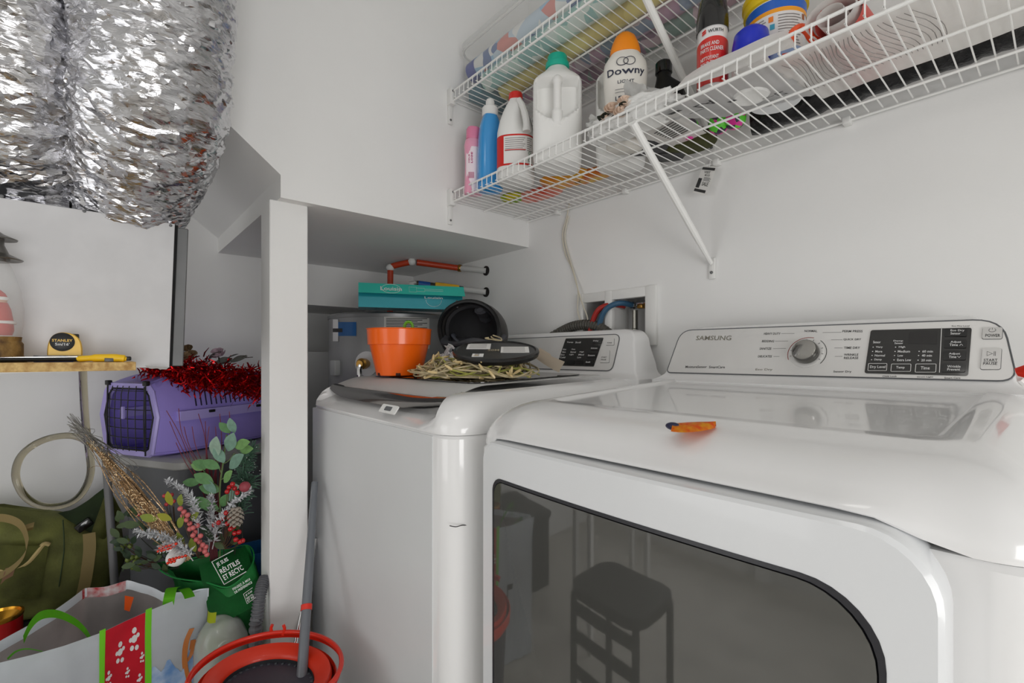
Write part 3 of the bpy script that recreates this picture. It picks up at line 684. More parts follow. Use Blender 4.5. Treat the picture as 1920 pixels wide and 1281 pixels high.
# orange pot with green scissors
pc = lidtop(-1.262, .655)
pot = thing('flower_pot', 'bright orange plastic flower pot standing on the washer lid', 'plant pot', pc)
bm = NB(); hp_ = .134
prof = [(.058, .0), (.064, .002), (.0835, .088), (.0885, .089), (.091, .131), (.0935, .134), (.0915, .134), (.0865, .1), (.06, .006), (.001, .006)]
lathe(bm, prof, pc, 48); ob('pot_wall', fix(bm), M_orange, pot, 30)
fx_ = facing(pc.x, pc.y, pc.z)
for an in (-1.05, -.05, .75, 1.8, 2.8):
    bm = NB(); box(bm, -.007, .007, -.006, .004, 0, .010, bev=.002); xf(bm, fx_ @ Matrix.Rotation(an, 4, 'Z') @ Matrix.Translation((0, -.0595, .001))); ob('drain_slot', bm, mat('slot_shadow', (60, 22, 8), .7) if an < -1 else bpy.data.materials['slot_shadow'], pot)
sg = thing('scissors', 'green handled scissors standing in the orange pot', 'scissors', pc + Vector((.02, .03, .01)))
bm = NB(); hc = at(766, 614, Y=pc.y + .02); uu = RD; 
tube(bm, [hc + uu * (.012 * math.cos(k * PI / 10)) + Vector((0, 0, .016 * math.sin(k * PI / 10))) for k in range(20)], .0045, 8, closed=True)
tube(bm, [hc + Vector((0, 0, -.016)) - uu * .004, hc + Vector((0, 0, -.045)) - uu * .012], .006, 8); ob('handle', bm, mat('green_plastic', (106, 168, 44), .4), sg)
bm = NB(); q = hc + Vector((0, 0, -.045)) - uu * .012; tube(bm, [q, Vector((pc.x + .01, pc.y + .02, pc.z + .012))], .004, 6, flat=.3); ob('blade', bm, M_chrome, sg)

# string lights heap
M_wirec = mat('beige_light_wire', (206, 190, 150), .45, var=.25, vscale=30); M_bulb = mat('cream_bulb', (214, 190, 138), .3, coat=.3); M_wirey = mat('yellow_green_wire', (168, 168, 86), .45)
hc0 = Vector((-1.005, .735, 0))
sl = thing('string_lights', 'tangled heap of beige string lights on the washer lid', 'string lights', lidtop(hc0.x, hc0.y), 'string light heaps on the washer')
rng = random.Random(3)
def heap_pt(a, r, hgt): 
    x = hc0.x + r * 1.17 * math.cos(a); y = hc0.y + r * .86 * math.sin(a); return lidtop(x, y) + Vector((0, 0, hgt))
bmA = NB(); bmB = NB(); bmC = NB()
for i in range(110):
    a = rng.uniform(0, 2 * PI); r = rng.uniform(.04, .16); top = .055 * (1 - (r / .19) ** 2)
    pts = []; da = rng.uniform(.25, .7) * rng.choice((-1, 1))
    for k in range(5):
        r2 = min(.175, max(.02, r + rng.uniform(-.035, .035))); h_ = rng.uniform(.003, (.034 if r2 < .1 else .066) * (1 - (r2 / .2) ** 2) + .006)
        pts.append(heap_pt(a + da * k, r2, h_))
    tube(bmC if i % 5 == 0 else bmA, spline(pts, 4), .0021, 5)
    for k in range(2):
        q = rng.choice(pts); dv = Vector((rng.uniform(-1, 1), rng.uniform(-1, 1), rng.uniform(-.5, .9))).normalized()
        base = lidtop(q.x, q.y).z + .004; e2 = q + dv * .022; e2.z = max(e2.z, base); 
        lathe(bmB, [(.0026, 0), (.0034, .004), (.0034, .012), (.0022, .02), (.0005, .023)], q, 6, e2 - q)
ob('wire', bmA, M_wirec, sl, kind='stuff'); ob('bulbs', fix(bmB), M_bulb, sl, kind='stuff'); ob('green_wire', bmC, M_wirey, sl, kind='stuff')
# white lights beside it
sl2 = thing('string_lights', 'white string lights coiled at the back left of the beige heap', 'string lights', lidtop(-1.2, .80), 'string light heaps on the washer')
bm = NB(); bm2 = NB(); c0 = Vector((-1.205, .81, 0))
for i in range(26):
    a = rng.uniform(0, 6.28); pts = []
    for k in range(6):
        r = rng.uniform(.015, .062); q = c0 + Vector((r * math.cos(a), r * math.sin(a) * .8, 0)); a += rng.uniform(.3, .9); pts.append(lidtop(q.x, q.y) + Vector((0, 0, rng.uniform(.004, .085 * (1 - (r / .075) ** 2) + .012))))
    tube(bm, spline(pts, 4), .0026, 5)
    q = pts[2]; lathe(bm2, [(.003, 0), (.004, .006), (.003, .014), (.0005, .02)], q, 6, Vector((rng.uniform(-1, 1), -1, rng.uniform(0, 1))))
for p in (((830, 668), (806, 676), (797, 688), (800, 702)), ((835, 676), (815, 690), (806, 694))):
    pts = [at(u, v, Y=.76) for u, v in p]; tube(bm, spline(pts, 4), .003, 5)
ob('wire', bm, mat('white_light_wire', (212, 214, 218), .4), sl2, kind='stuff'); ob('bulbs', fix(bm2), M_plast, sl2, kind='stuff')
# round black disc with paper labels
dc = at(930, 659, Y=.745); dn = (Vector((0, 0, 1)) - VD * .25).normalized(); 
dx_ = (RD - dn * RD.dot(dn)).normalized(); dy_ = dn.cross(dx_)
dk = thing('round_tray', 'round black spool lid with paper labels lying on the string lights', 'spool lid', dc)
bm = NB(); lathe(bm, [(.098, -.012), (.106, -.008), (.108, 0), (.106, .004), (.100, .006), (.097, .003), (.001, .003)], dc, 48, dn); ob('disc', fix(bm), mat('worn_black', (26, 25, 25), .32, var=.3), dk, 40)
dw = lambda a, b, h=0: dc + dx_ * a + dy_ * b + dn * (.0034 + h)
for i, (a0, a1, b0, b1) in enumerate(((-.075, -.015, .01, .07), (.012, .082, -.028, .035), (-.055, -.028, -.07, -.04))):
    bm = NB(); plate(bm, [(a0, b0), (a1, b0), (a1, b1), (a0, b1)], dw, .0006); lb = ob('paper_label', bm, M_paper, dk, 0)
    bm = NB(); 
    for k in range(5):
        b = lerp(b0, b1, (k + .7) / 5.6); plate(bm, [(a0 + .006, b), (a1 - .01, b), (a1 - .01, b + .0022), (a0 + .006, b + .0022)], lambda x, y, h: dw(x, y, .0008 + h), .0002)
    ob('print_lines', bm, mat('grey_print', (138, 134, 132), .6) if i == 0 else bpy.data.materials['grey_print'], lb, 0, kind='stuff')
bm = NB(); text(bm, '50M', lambda x, y: dw(-.02 + .028 * x, -.012 + .02 * y, .0004)); ob('lettering', bm, mat('tan_print', (190, 178, 150), .5), dk, 0, kind='stuff')
bm = NB()
for k in range(3): tube(bm, spline([heap_pt(1.2 + k * .2, .06, .1) + Vector((.02 * k, -.02, .003 * k)), heap_pt(.9, .03 + .02 * k, .099), heap_pt(.2 + k * .1, .075, .092)], 4), .0018, 5)
ob('wire_scraps', bm, M_wirec, sl, kind='stuff')
# white folded card
cd = thing('paper_tag', 'cream folded paper tag at the right end of the light heap', 'tag', at(1030, 690, Y=.90))
bm = NB(); f = bil(at(1001, 669, Y=.885), at(1048, 699, Y=.87), at(1059, 677, Y=.90), at(1012, 655, Y=.905)); sheet(bm, 6, 4, lambda a, b: f(a, b) + Vector((0, -.006 * math.sin(a * PI), .002 * math.sin(b * 5))), .0012); ob('front_leaf', bm, mat('cream_paper', (226, 214, 196), .6), cd)
bm = NB(); f = bil(at(1001, 669, Y=.888), at(1048, 699, Y=.873), at(1030, 664, Y=.915), at(1010, 652, Y=.915)); sheet(bm, 6, 4, lambda a, b: f(a, b) + Vector((0, .004, 0)), .0012); ob('back_leaf', bm, bpy.data.materials['cream_paper'], cd)
# helmet, opening towards the room
hm = Vector((-1.285, .935, 1.175)); fwd = Vector((-hm.x * .72, -hm.y * 1.0, -.05)).normalized()   # opening direction
fwd = (fwd + Vector((-.35, -.15, 0))).normalized()
rt = fwd.cross(Vector((0, 0, 1))).normalized(); up_ = rt.cross(fwd); roll = Matrix.Rotation(math.radians(-14), 3, fwd)
rt = roll @ rt; up_ = roll @ up_
hl = thing('helmet', 'black padded helmet lying open side forward behind the light heap', 'helmet', hm - Vector((0, 0, .1)))
def hpt(th, ph, r): # th from the back pole, ph round
    return hm - fwd * (.115 * r * math.cos(th)) + rt * (.118 * r * math.sin(th) * math.cos(ph)) + up_ * (.108 * r * math.sin(th) * math.sin(ph))
def shell(r0, r1, th_max, n=36, m=14):
    bm = NB(); rings = []
    for k in range(m + 1):
        th = max(.03, th_max * k / m); rings.append([hpt(th, 2 * PI * j / n, r0) + (fwd * (.012 * math.sin(2 * (2 * PI * j / n) + .8)) if k == m else Vector()) for j in range(n)])
    rings.append([hpt(th_max, 2 * PI * j / n, (r0 + r1) / 2) + fwd * (.006 + .012 * math.sin(2 * (2 * PI * j / n) + .8)) for j in range(n)])
    for k in range(m, -1, -1):
        th = max(.03, th_max * k / m); rings.append([hpt(th, 2 * PI * j / n, r1) + (fwd * (.012 * math.sin(2 * (2 * PI * j / n) + .8)) if k == m else Vector()) for j in range(n)])
    skin_rings(bm, rings); return fix(bm)
ob('outer_shell', shell(1.0, .93, 1.75), mat('helmet_shell', (62, 60, 58), .42), hl, 50)
ob('foam_liner', shell(.92, .78, 1.6), mat('foam_black', (44, 44, 47), .75), hl, 50)
bm = NB(); tube(bm, [hpt(1.78, 2 * PI * k / 40, .985) + fwd * (.012 * math.sin(2 * (2 * PI * k / 40) + .8)) for k in range(40)], .0085, 8, closed=True); ob('edge_trim', bm, mat('trim_black', (16, 16, 17), .35), hl)
M_pad = mat('pad_black', (62, 63, 68), .8, bump=.2, bscale=300)
for ph, w in ((3.5, 1.0), (5.6, 1.0), (4.5, .8), (1.6, .9)):
    bm = NB(); pts = [hpt(t_, ph + dp_, .76) for t_, dp_ in ((.5, -.1), (.9, -.03), (1.25, .02), (1.55, .06))]; tube(bm, spline(pts, 5), [.010, .022, .026, .024, .012], 10, flat=.6); ob('pad', bm, M_pad, hl)
bm = NB(); pts = [hpt(1.6, 3.0, .98), hpt(1.75, 3.2, 1.0) + fwd * .04, hm + fwd * .085 - rt * .06 - up_ * .01, hm + fwd * .075 - up_ * .035 + rt * .0, hpt(1.7, 5.4, .95) + fwd * .03 + up_ * .03, hpt(1.6, 5.9, .93)]
tube(bm, spline(pts, 6), .0145, 10, flat=.7); ob('ear_guard', bm, mat('guard_grey', (76, 77, 82), .6), hl)
bm = NB(); pts = [hpt(1.3, 3.4, .8), hm + fwd * .045 - rt * .05 - up_ * .01, hm + fwd * .06 - up_ * .03, hm + fwd * .05 + rt * .04 - up_ * .02, hpt(1.3, 6.0, .8)]; tube(bm, spline(pts, 6), .009, 8, flat=.4); ob('chin_strap', bm, mat('strap_navy', (84, 88, 98), .5), hl)
bm = NB(); q = hpt(1.7, .9, 1.0); box(bm, -.006, .006, -.004, .004, -.012, .012, bev=.002); xf(bm, basis(q, rt, fwd, up_)); ob('buckle', bm, M_grey, hl)

# on the dryer
q = at(1300, 768, Z=1.0235 + .012)
hcp = thing('hair_clip', 'small orange and yellow patterned clip lying on the dryer top', 'clip', (q.x, q.y, 1.03))
dt = lambda x, y: DZT - .004 + .055 * (y - DY0)
q0 = at(1262, 772, Z=1.034); q1 = at(1342, 767, Z=1.037)
bm = NB(); f = lambda a, b: q0.lerp(q1, a) + Vector((-.35, .94, 0)) * ((b - .5) * .05 * math.sin(PI * min(1, .12 + a * .86)) ** .6)
def clipz(a, b): p = f(a, b); return Vector((p.x, p.y, dt(p.x, p.y) + .0015 + .007 * math.sin(PI * b)))
sheet(bm, 14, 6, clipz, .002); ob('patterned_body', bm, mat('orange_pattern', (232, 86, 22), .4, c2=(236, 176, 40), vscale=120), hcp)
bm = NB(); p = f(0, .5); ball(bm, (p.x, p.y, dt(p.x, p.y) + .005), .006, 10, 8, (1.6, 1, .8)); ob('dark_end', bm, mat('navy_plastic', (34, 36, 66), .35), hcp)
bw = at(1914, 698, Y=.98)
t = thing('paper_bow', 'red and white paper bow at the right end of the dryer console', 'bow', (bw.x, bw.y, bw.z - .03))
bm = NB(); f = bil(at(1902, 691, Y=.985), at(1945, 676, Y=.99), at(1945, 716, Y=.97), at(1908, 705, Y=.98)); sheet(bm, 6, 6, lambda a, b: f(a, b) + Vector((0, -.008 * math.sin(b * PI), 0)), .001); ob('red_loop', bm, mat('red_paper', (226, 52, 22), .5), t)
bm = NB(); f = bil(at(1902, 692, Y=.988), at(1912, 690, Y=.99), at(1925, 735, Y=.985), at(1907, 716, Y=.985)); sheet(bm, 4, 6, lambda a, b: f(a, b), .001); ob('white_loop', bm, M_paper, t)
bm = NB(); tube(bm, [at(1912, 712, Y=.983), Vector((bw.x + .02, bw.y + .02, 1.041))], .004, 6); ob('stem', bm, M_paper, t)

# ================================================================== things on the lower shelf
M_hdpe = mat('milky_plastic', (232, 232, 230), .38); M_tealcap = mat('teal_cap', (24, 172, 146), .35); M_redcap = mat('red_cap', (214, 44, 36), .35)
def jug(x, y, label, sc_=1.0, extra=0):
    M = facing(x, y, TOP, extra); t = thing('plastic_jug', label, 'jug', (x, y, TOP), 'milky jugs with teal caps')
    S = Matrix.Diagonal((sc_, sc_ * .85, sc_ * 1.03, 1))
    prof = [(0, .054), (.004, .060), (.012, .063)] + [(z, .0645) for z in (.03, .05, .07, .085, .1, .11, .118, .126, .134, .142, .15, .16, .17, .18, .19, .196, .202, .208)] + [(.214, .064), (.222, .061), (.232, .054), (.244, .043), (.254, .033), (.262, .026), (.268, .024), (.276, .024)]
    def mod(q, th):
        if q.y < -.02 and .09 < q.z < .212:
            ax = abs(q.x); arc = .105 + .035 * (q.x / .06) ** 2
            f = min(1, max(0, (q.z - arc) / .018)) * min(1, max(0, (.212 - q.z) / .012)) * min(1, max(0, (.060 - ax) / .008)); f = f * f * (3 - 2 * f)
            q = q + Vector((0, .040 * f * min(1, (-q.y - .02) / .02), 0))
        if q.y < -.03 and .02 < q.z < .1: 
            q = q + Vector((0, -.004 * max(0, 1 - abs(q.x) / .055) * math.sin((q.z - .02) / .08 * PI), 0))
        return q
    bm = NB(); loft_se(bm, [(z, r, r, 0, 0, 4.2 if z < .214 else lerp(4.2, 2, min(1, (z - .214) / .03))) for z, r in prof], 96, True, mod); xf(bm, M @ S); ob('body', fix(bm), M_hdpe, t, 50)
    bm = NB(); tube(bm, spline([(0, -.045, .212), (0, -.060, .204), (0, -.063, .18), (0, -.062, .14), (0, -.060, .115), (0, -.05, .095)], 6), [.016, .013, .0105, .0105, .014, .018], 12); xf(bm, M @ S); ob('handle', bm, M_hdpe, t)
    bm = NB(); lathe(bm, [(.031, .262), (.032, .265), (.031, .276), (.026, .279), (.0265, .292), (.024, .296), (.001, .297)], (0, 0, 0), 28); xf(bm, M @ S); ob('cap', fix(bm), M_tealcap, t)
    return t
jug(at(1045, 300, Y=.928).x, .928, 'big milky jug with teal cap nearest the shelf lip')
jug(-.772, 1.045, 'second milky jug with teal cap half hidden behind the first')
def on_cyl(M, rfn, a0, a1, z0, z1, eps=.0008):
    """map (0..1, 0..1) onto a bottle wall; angles from the front, rfn(z) gives (rx, ry)"""
    def f(a, b):
        th = lerp(a0, a1, a) - PI / 2; z = lerp(z0, z1, b); rx, ry = rfn(z)
        return M @ Vector(((rx + eps) * math.cos(th), (ry + eps) * math.sin(th), z))
    return f
# pink bottle
x, y = -1.2, .875; M = facing(x, y, TOP, .15)
t = thing('lotion_bottle', 'slim pink bottle with a white printed label beside the blue one', 'bottle', (x, y, TOP))
prof = [(0, .026, .017), (.004, .029, .02), (.04, .0275, .019), (.1, .026, .018), (.15, .029, .020), (.165, .026, .018), (.170, .02, .016)]
bm = NB(); loft_se(bm, [(z, a, b, 0, 0, 2.6) for z, a, b in prof], 32); xf(bm, M); ob('body', fix(bm), mat('pink_plastic', (232, 158, 184), .3, coat=.3), t, 50)
bm = NB(); loft_se(bm, [(.170, .021, .017, 0, 0, 2.4), (.172, .023, .018, 0, 0, 2.4), (.200, .022, .017, 0, 0, 2.4), (.207, .018, .014, 0, 0, 2.4)], 28); xf(bm, M); ob('cap', fix(bm), mat('pink_cap', (226, 130, 164), .35), t)
rf = lambda z: (.0285, .0195)
g = on_cyl(M, rf, -1.0, .75, .006, .142, .0008); bm = NB(); sheet(bm, 12, 4, g); lb = ob('label', bm, mat('pale_pink_label', (242, 226, 232), .4), t)
bm = NB(); g2 = on_cyl(M, rf, -1.0, .75, .006, .142, .0014)
for k in range(12): sheet(bm, 1, 1, lambda a, b: g2(.2 + .03 * k + .014 * a, .28 + .14 * b))
text(bm, 'rose', lambda a, b: g2(.35 + .12 * b, .62 + .25 * a)); text(bm, 'care', lambda a, b: g2(.2 + .08 * b, .62 + .2 * a)); ob('print', bm, mat('magenta_print', (180, 40, 110), .5), lb, 0, kind='stuff')
# blue bottle
x, y = at(919, 300, Y=.897).x, .897; M = facing(x, y, TOP, .3)
t = thing('cleaner_bottle', 'translucent blue bottle with white screw cap on lower shelf', 'bottle', (x, y, TOP))
prof = [(0, .034, .026), (.005, .038, .030), (.05, .039, .031), (.11, .038, .030), (.16, .036, .029), (.19, .033, .027), (.215, .027, .024), (.226, .022, .021), (.232, .020, .020)]
def bmod(q, th):
    if .06 < q.z < .185 and q.x > .004: q = q + Vector((-.006 * math.sin((q.z - .06) / .125 * PI) * min(1, q.x / .01), 0, 0))
    return q
bm = NB(); loft_se(bm, [(z, a, b, 0, 0, 2.8) for z, a, b in sum([[prof[i], tuple(lerp(prof[i][j], prof[i + 1][j], .5) for j in range(3))] for i in range(len(prof) - 1)], []) + [prof[-1]]], 40, True, bmod); xf(bm, M); ob('body', fix(bm), mat('blue_liquid_plastic', (52, 148, 214), .18, coat=.4, spec=.6), t, 50)
bm = NB(); tube(bm, spline([(.022, -.026, .19), (.03, -.03, .15), (.028, -.031, .1), (.02, -.031, .055)], 5), [.004, .008, .009, .004], 8); xf(bm, M); ob('grip', bm, bpy.data.materials['blue_liquid_plastic'], t)
bm = NB(); lathe(bm, [(.0225, .228), (.0245, .23), (.0245, .252), (.023, .254), (.0135, .256), (.0135, .272), (.011, .279), (.001, .281)], (0, 0, 0), 28); xf(bm, M); ob('cap', fix(bm), M_plast, t)
# bleach jug
x, y = at(967, 300, Y=.915).x, .915; M = facing(x, y, TOP, -.1)
t = thing('bleach_jug', 'white bleach jug with red cap and red paper label', 'jug', (x, y, TOP))
prof = [(0, .046, .04), (.005, .052, .046), (.02, .054, .048), (.12, .054, .048), (.145, .053, .047), (.175, .047, .041), (.205, .037, .032), (.228, .026, .024), (.24, .019, .019), (.248, .017, .017)]
def cmod(q, th):
    if .125 < q.z < .225 and q.x > 0 and q.y < .0:
        f = math.sin((q.z - .125) / .1 * PI); q = q + Vector((0, .022 * f * min(1, q.x / .02), 0))
    return q
bm = NB(); rr_ = []
for i in range(len(prof) - 1):
    for k in range(4): rr_.append(tuple(lerp(prof[i][j], prof[i + 1][j], k / 4) for j in range(3)))
rr_.append(prof[-1])
loft_se(bm, [(z, a, b, 0, 0, 2.7) for z, a, b in rr_], 56, True, cmod); xf(bm, M); ob('body', fix(bm), M_hdpe, t, 50)
bm = NB(); tube(bm, spline([(.012, -.026, .232), (.024, -.036, .205), (.034, -.044, .165), (.036, -.046, .13)], 6), [.008, .009, .010, .012], 10); xf(bm, M); ob('handle', bm, M_hdpe, t)
bm = NB(); lathe(bm, [(.0195, .243), (.021, .245), (.020, .261), (.017, .264), (.001, .265)], (0, 0, 0), 24); xf(bm, M); ob('cap', fix(bm), M_redcap, t)
def se_map(M, rx, ry, p, a0, a1, z0, z1, eps):
    def f(a, b):
        th = lerp(a0, a1, a) - PI / 2; c, s_ = math.cos(th), math.sin(th)
        return M @ Vector(((rx + eps) * abs(c) ** (2 / p) * (1 if c >= 0 else -1), (ry + eps) * abs(s_) ** (2 / p) * (1 if s_ >= 0 else -1), lerp(z0, z1, b)))
    return f
g = se_map(M, .054, .048, 2.7, -1.25, 1.4, .038, .125, .0006); bm = NB(); sheet(bm, 24, 4, g); lb = ob('red_label', bm, mat('red_label', (206, 36, 30), .45), t)
g = se_map(M, .054, .048, 2.7, -.45, 1.35, .043, .12, .0011); bm = NB(); sheet(bm, 16, 4, g); wl = ob('white_panel', bm, mat('label_white', (226, 224, 222), .5), lb)
g2 = se_map(M, .054, .048, 2.7, -.45, 1.35, .043, .12, .0016); bm = NB()
for k in range(7):
    b = .9 - k * .075
    for (a0, a1) in ((.05, .52), (.58, .8)): sheet(bm, 3, 1, lambda a, bb: g2(lerp(a0, a1 - .04 * (k % 3), a), b + .025 * bb))
ob('print_lines', bm, bpy.data.materials['grey_print'], wl, 0, kind='stuff')
bm = NB(); sheet(bm, 6, 1, lambda a, b: g2(.04 + .5 * a, .47 + .03 * b))
ob('red_rule', bm, bpy.data.materials['red_label'], wl, 0)
for k in range(3):
    bm = NB(); tube(bm, [g2(.68 + .045 * math.cos(j * PI / 8), .38 - .13 * k + .05 * math.sin(j * PI / 8)) for j in range(16)], .0006, 4, closed=True); ob('green_symbol', bm, mat('green_print', (30, 120, 80), .5) if k == 0 else bpy.data.materials['green_print'], wl)
# softener bottle
x, y = -.70, .965; M = facing(x, y, TOP, .05)
t = thing('softener_bottle', 'cream fabric softener bottle with orange dome cap', 'bottle', (x, y, TOP))
prof = [(0, .040, .026), (.005, .045, .031), (.05, .046, .032), (.10, .047, .033), (.15, .051, .036), (.185, .053, .037), (.205, .050, .035), (.218, .042, .031), (.226, .036, .028), (.230, .034, .027)]
bm = NB(); loft_se(bm, [(z, a, b, 0, 0, 2.3) for z, a, b in prof], 44); xf(bm, M); ob('body', fix(bm), mat('cream_plastic', (226, 223, 216), .35), t, 60)
bm = NB(); loft_se(bm, [(.228, .0365, .029, 0, 0, 2.2), (.240, .0355, .0285, 0, 0, 2.2), (.256, .031, .026, 0, 0, 2.2), (.272, .024, .021, 0, 0, 2.1), (.281, .014, .013, 0, 0, 2), (.284, .003, .003, 0, 0, 2)], 32); xf(bm, M); ob('cap', fix(bm), mat('orange_cap', (244, 142, 22), .35), t, 60)
def g(a, b):
    z = lerp(.10, .21, b); k = min(1, max(0, (z - .1) / .09)); return se_map(M, lerp(.047, .0535, k), lerp(.033, .0375, k), 2.3, -1.15, 1.15, z, z, .0014)(a, 0)
bm = NB(); text(bm, 'Downy', lambda a, b: g(.12 + .76 * a, .54 + .2 * b))
for cx in (.44, .56): tube(bm, [g(cx + .09 * math.cos(j * PI / 10), .86 + .085 * math.sin(j * PI / 10)) for j in range(20)], .0008, 4, closed=True)
text(bm, 'LIGHT', lambda a, b: g(.36 + .28 * a, .40 + .07 * b)); text(bm, 'LEGER', lambda a, b: g(.3 + .4 * a, .05 + .09 * b))
for k in (0, 1): tube(bm, [g(.3 + .4 * j / 6, .28 - .06 * k) for j in range(7)], .0004, 4)
ob('lettering', bm, mat('navy_print', (38, 44, 66), .5), t, 0, kind='stuff')
# black oil bottle
x, y = -.655, 1.085; M = facing(x, y, TOP, .1)
t = thing('oil_bottle', 'black plastic oil bottle behind the white bag', 'bottle', (x, y, TOP))
bm = NB(); loft_se(bm, [(0, .036, .026, 0, 0, 4), (.005, .04, .03, 0, 0, 4), (.16, .04, .03, 0, 0, 4), (.172, .036, .028, 0, 0, 3.5), (.19, .024, .02, -.008, 0, 3), (.2, .018, .018, -.012, 0, 2), (.214, .017, .017, -.012, 0, 2)], 36); xf(bm, M); ob('body', fix(bm), M_black, t, 40)
bm = NB(); lathe(bm, [(.019, .212), (.021, .214), (.0205, .238), (.018, .241), (.001, .242)], (-.012, 0, 0), 24); xf(bm, M); ob('cap', fix(bm), M_blackgloss, t)
g = se_map(M, .04, .03, 4, -.6, .5, .06, .14, .001)
for nm, c, a0, a1 in (('orange_stripe', (230, 110, 30), .3, .4), ('blue_stripe', (40, 120, 200), .4, .5), ('green_stripe', (60, 170, 70), .5, .56)):
    bm = NB(); sheet(bm, 2, 3, lambda a, b: g(lerp(a0, a1, a) + .25 * b, .55 + .4 * b)); ob(nm, bm, mat(nm, c, .4), t, 0)
# spray can
x, y = -.474, .95; M = facing(x, y, TOP + .010, .0)
t = thing('spray_can', 'red and white spray can with black cap on lower shelf', 'spray can', (x, y, TOP)); r = .0295
bm = NB(); lathe(bm, [(r - .003, 0), (r, .003), (r, .150), (r - .002, .153)], (0, 0, 0), 40); xf(bm, M); ob('can_body', fix(bm), mat('can_white', (232, 230, 230), .25, coat=.4), t)
bm = NB(); lathe(bm, [(r + .0015, .150), (r + .0015, .178), (r - .003, .213), (r - .006, .217), (.001, .218)], (0, 0, 0), 40); xf(bm, M); ob('cap', fix(bm), mat('black_cap', (20, 19, 19), .18, coat=.4), t)
rc = lambda z: (r, r)
g = on_cyl(M, rc, -1.9, 1.9, .035, .128, .0006); bm = NB(); sheet(bm, 32, 6, lambda a, b: g(a, b if b < .99 else 1.0 - .12 * abs(2 * a - 1) ** 2)); rl = ob('red_label', bm, mat('can_red', (204, 36, 28), .3, coat=.3), t)
g = on_cyl(M, rc, -.95, .95, 0, .15, .0013)
bm = NB()
for s_, a0, a1, b0, b1 in (('BRAKE AND', .1, .72, .735, .785), ('PARTS CLEANER', .08, .88, .66, .715), ('NETTOYANT', .08, .70, .55, .6), ('POUR FREINS', .08, .80, .48, .53), ('ET PIECES', .08, .62, .41, .46)): text(bm, s_, lambda a, b: g(lerp(a0, a1, a), lerp(b0, b1, b)))
ob('lettering', bm, M_pr, rl, 0, kind='stuff')
g = on_cyl(M, rc, -.95, .95, 0, .15, .0012); bm = NB(); text(bm, 'WÜRTH', lambda a, b: g(.36 + .52 * a, .905 + .055 * b)); ob('brand_letters', bm, M_ink, t, 0, kind='stuff')
for k in (0, 1):
    bm = NB(); sheet(bm, 3, 2, lambda a, b: g(.14 + .15 * a, .905 + .03 * k + .024 * b + .015 * (a - .5))); ob('red_emblem', bm, bpy.data.materials['can_red'], t, 0)
# tub
x, y = -.385, 1.035; M = facing(x, y, TOP + .012, 0)
t = thing('detergent_tub', 'white detergent tub with yellow lid and blue band', 'tub', (x, y, TOP))
bm = NB(); lathe(bm, [(.046, 0), (.049, .004), (.054, .185)], (0, 0, 0), 44); xf(bm, M); ob('tub_wall', fix(bm), mat('tub_white', (226, 228, 230), .35), t)
bm = NB(); lathe(bm, [(.0545, .178), (.0585, .18), (.0585, .196), (.061, .197), (.061, .207), (.05, .212), (.001, .212)], (0, 0, 0), 44); xf(bm, M); ob('lid', fix(bm), mat('tub_yellow', (238, 204, 26), .35), t)
rt_ = lambda z: (.0487 + .0285 * z, .0487 + .0285 * z)
for nm, c, z0, z1 in (('blue_band', (34, 96, 190), .158, .176), ('orange_band', (240, 160, 30), .150, .158), ('pale_band', (152, 176, 218), .055, .085)):
    g = on_cyl(M, rt_, -1.8, 1.8, z0, z1, .0007); bm = NB(); sheet(bm, 28, 1, g); ob(nm, bm, mat('tub_' + nm, c, .35), t, 60)
g = on_cyl(M, rt_, -1.1, 1.1, .085, .15, .0007); bm = NB(); sheet(bm, 20, 2, g); lb = ob('text_panel', bm, bpy.data.materials['label_white'], t, 60)
g2 = on_cyl(M, rt_, -1.1, 1.1, .085, .15, .0013); bm = NB()
for k in range(11):
    for a0, a1 in ((.06, .36), (.54, .92)): sheet(bm, 3, 1, lambda a, b: g2(lerp(a0, a1 - .03 * (k % 3), a), .06 + k * .082 + .03 * b))
ob('print_lines', bm, bpy.data.materials['grey_print'], lb, 0, kind='stuff')
for i, (c, a, b) in enumerate((((240, 130, 40), .40, .75), ((60, 160, 190), .42, .52), ((50, 40, 40), .43, .2), ((160, 90, 40), .95, .8))):
    bm = NB(); sheet(bm, 2, 2, lambda p, q: g2(a + .07 * p, b + .16 * q)); ob('pictogram', bm, mat('pictogram_%d' % i, c, .5), lb, 0)
# blue capped bottle behind the papers
q = at(1408, 84, Y=.955); t = thing('blue_capped_bottle', 'white bottle with a round royal blue cap behind the leaning papers', 'bottle', (q.x, q.y, TOP))
bm = NB(); lathe(bm, [(.03, 0), (.034, .004), (.034, .06), (.028, .072)], (q.x, q.y, TOP), 28); ob('body', fix(bm), M_plast, t)
bm = NB(); lathe(bm, [(.029, .068), (.033, .072), (.034, .10), (.030, .122), (.02, .131), (.001, .133)], (q.x, q.y, TOP), 28); ob('cap', fix(bm), mat('royal_blue', (24, 44, 190), .35), t, 50)
# orange ring handle
q = at(1502, 62, Y=.90); t = thing('bucket_grip', 'curved orange plastic handle poking above the shelf lip', 'handle', (q.x, q.y, TOP))
bm = NB(); pts = [at(1480, 84, Y=.885), at(1486, 62, Y=.89), at(1500, 52, Y=.90), at(1513, 58, Y=.905), at(1524, 74, Y=.915), Vector((q.x + .03, .93, TOP + .02)), Vector((q.x - .03, .90, TOP + .02))]; tube(bm, spline(pts, 6), .0065, 10); ob('ring', bm, mat('orange_red_plastic', (232, 84, 36), .35), t)
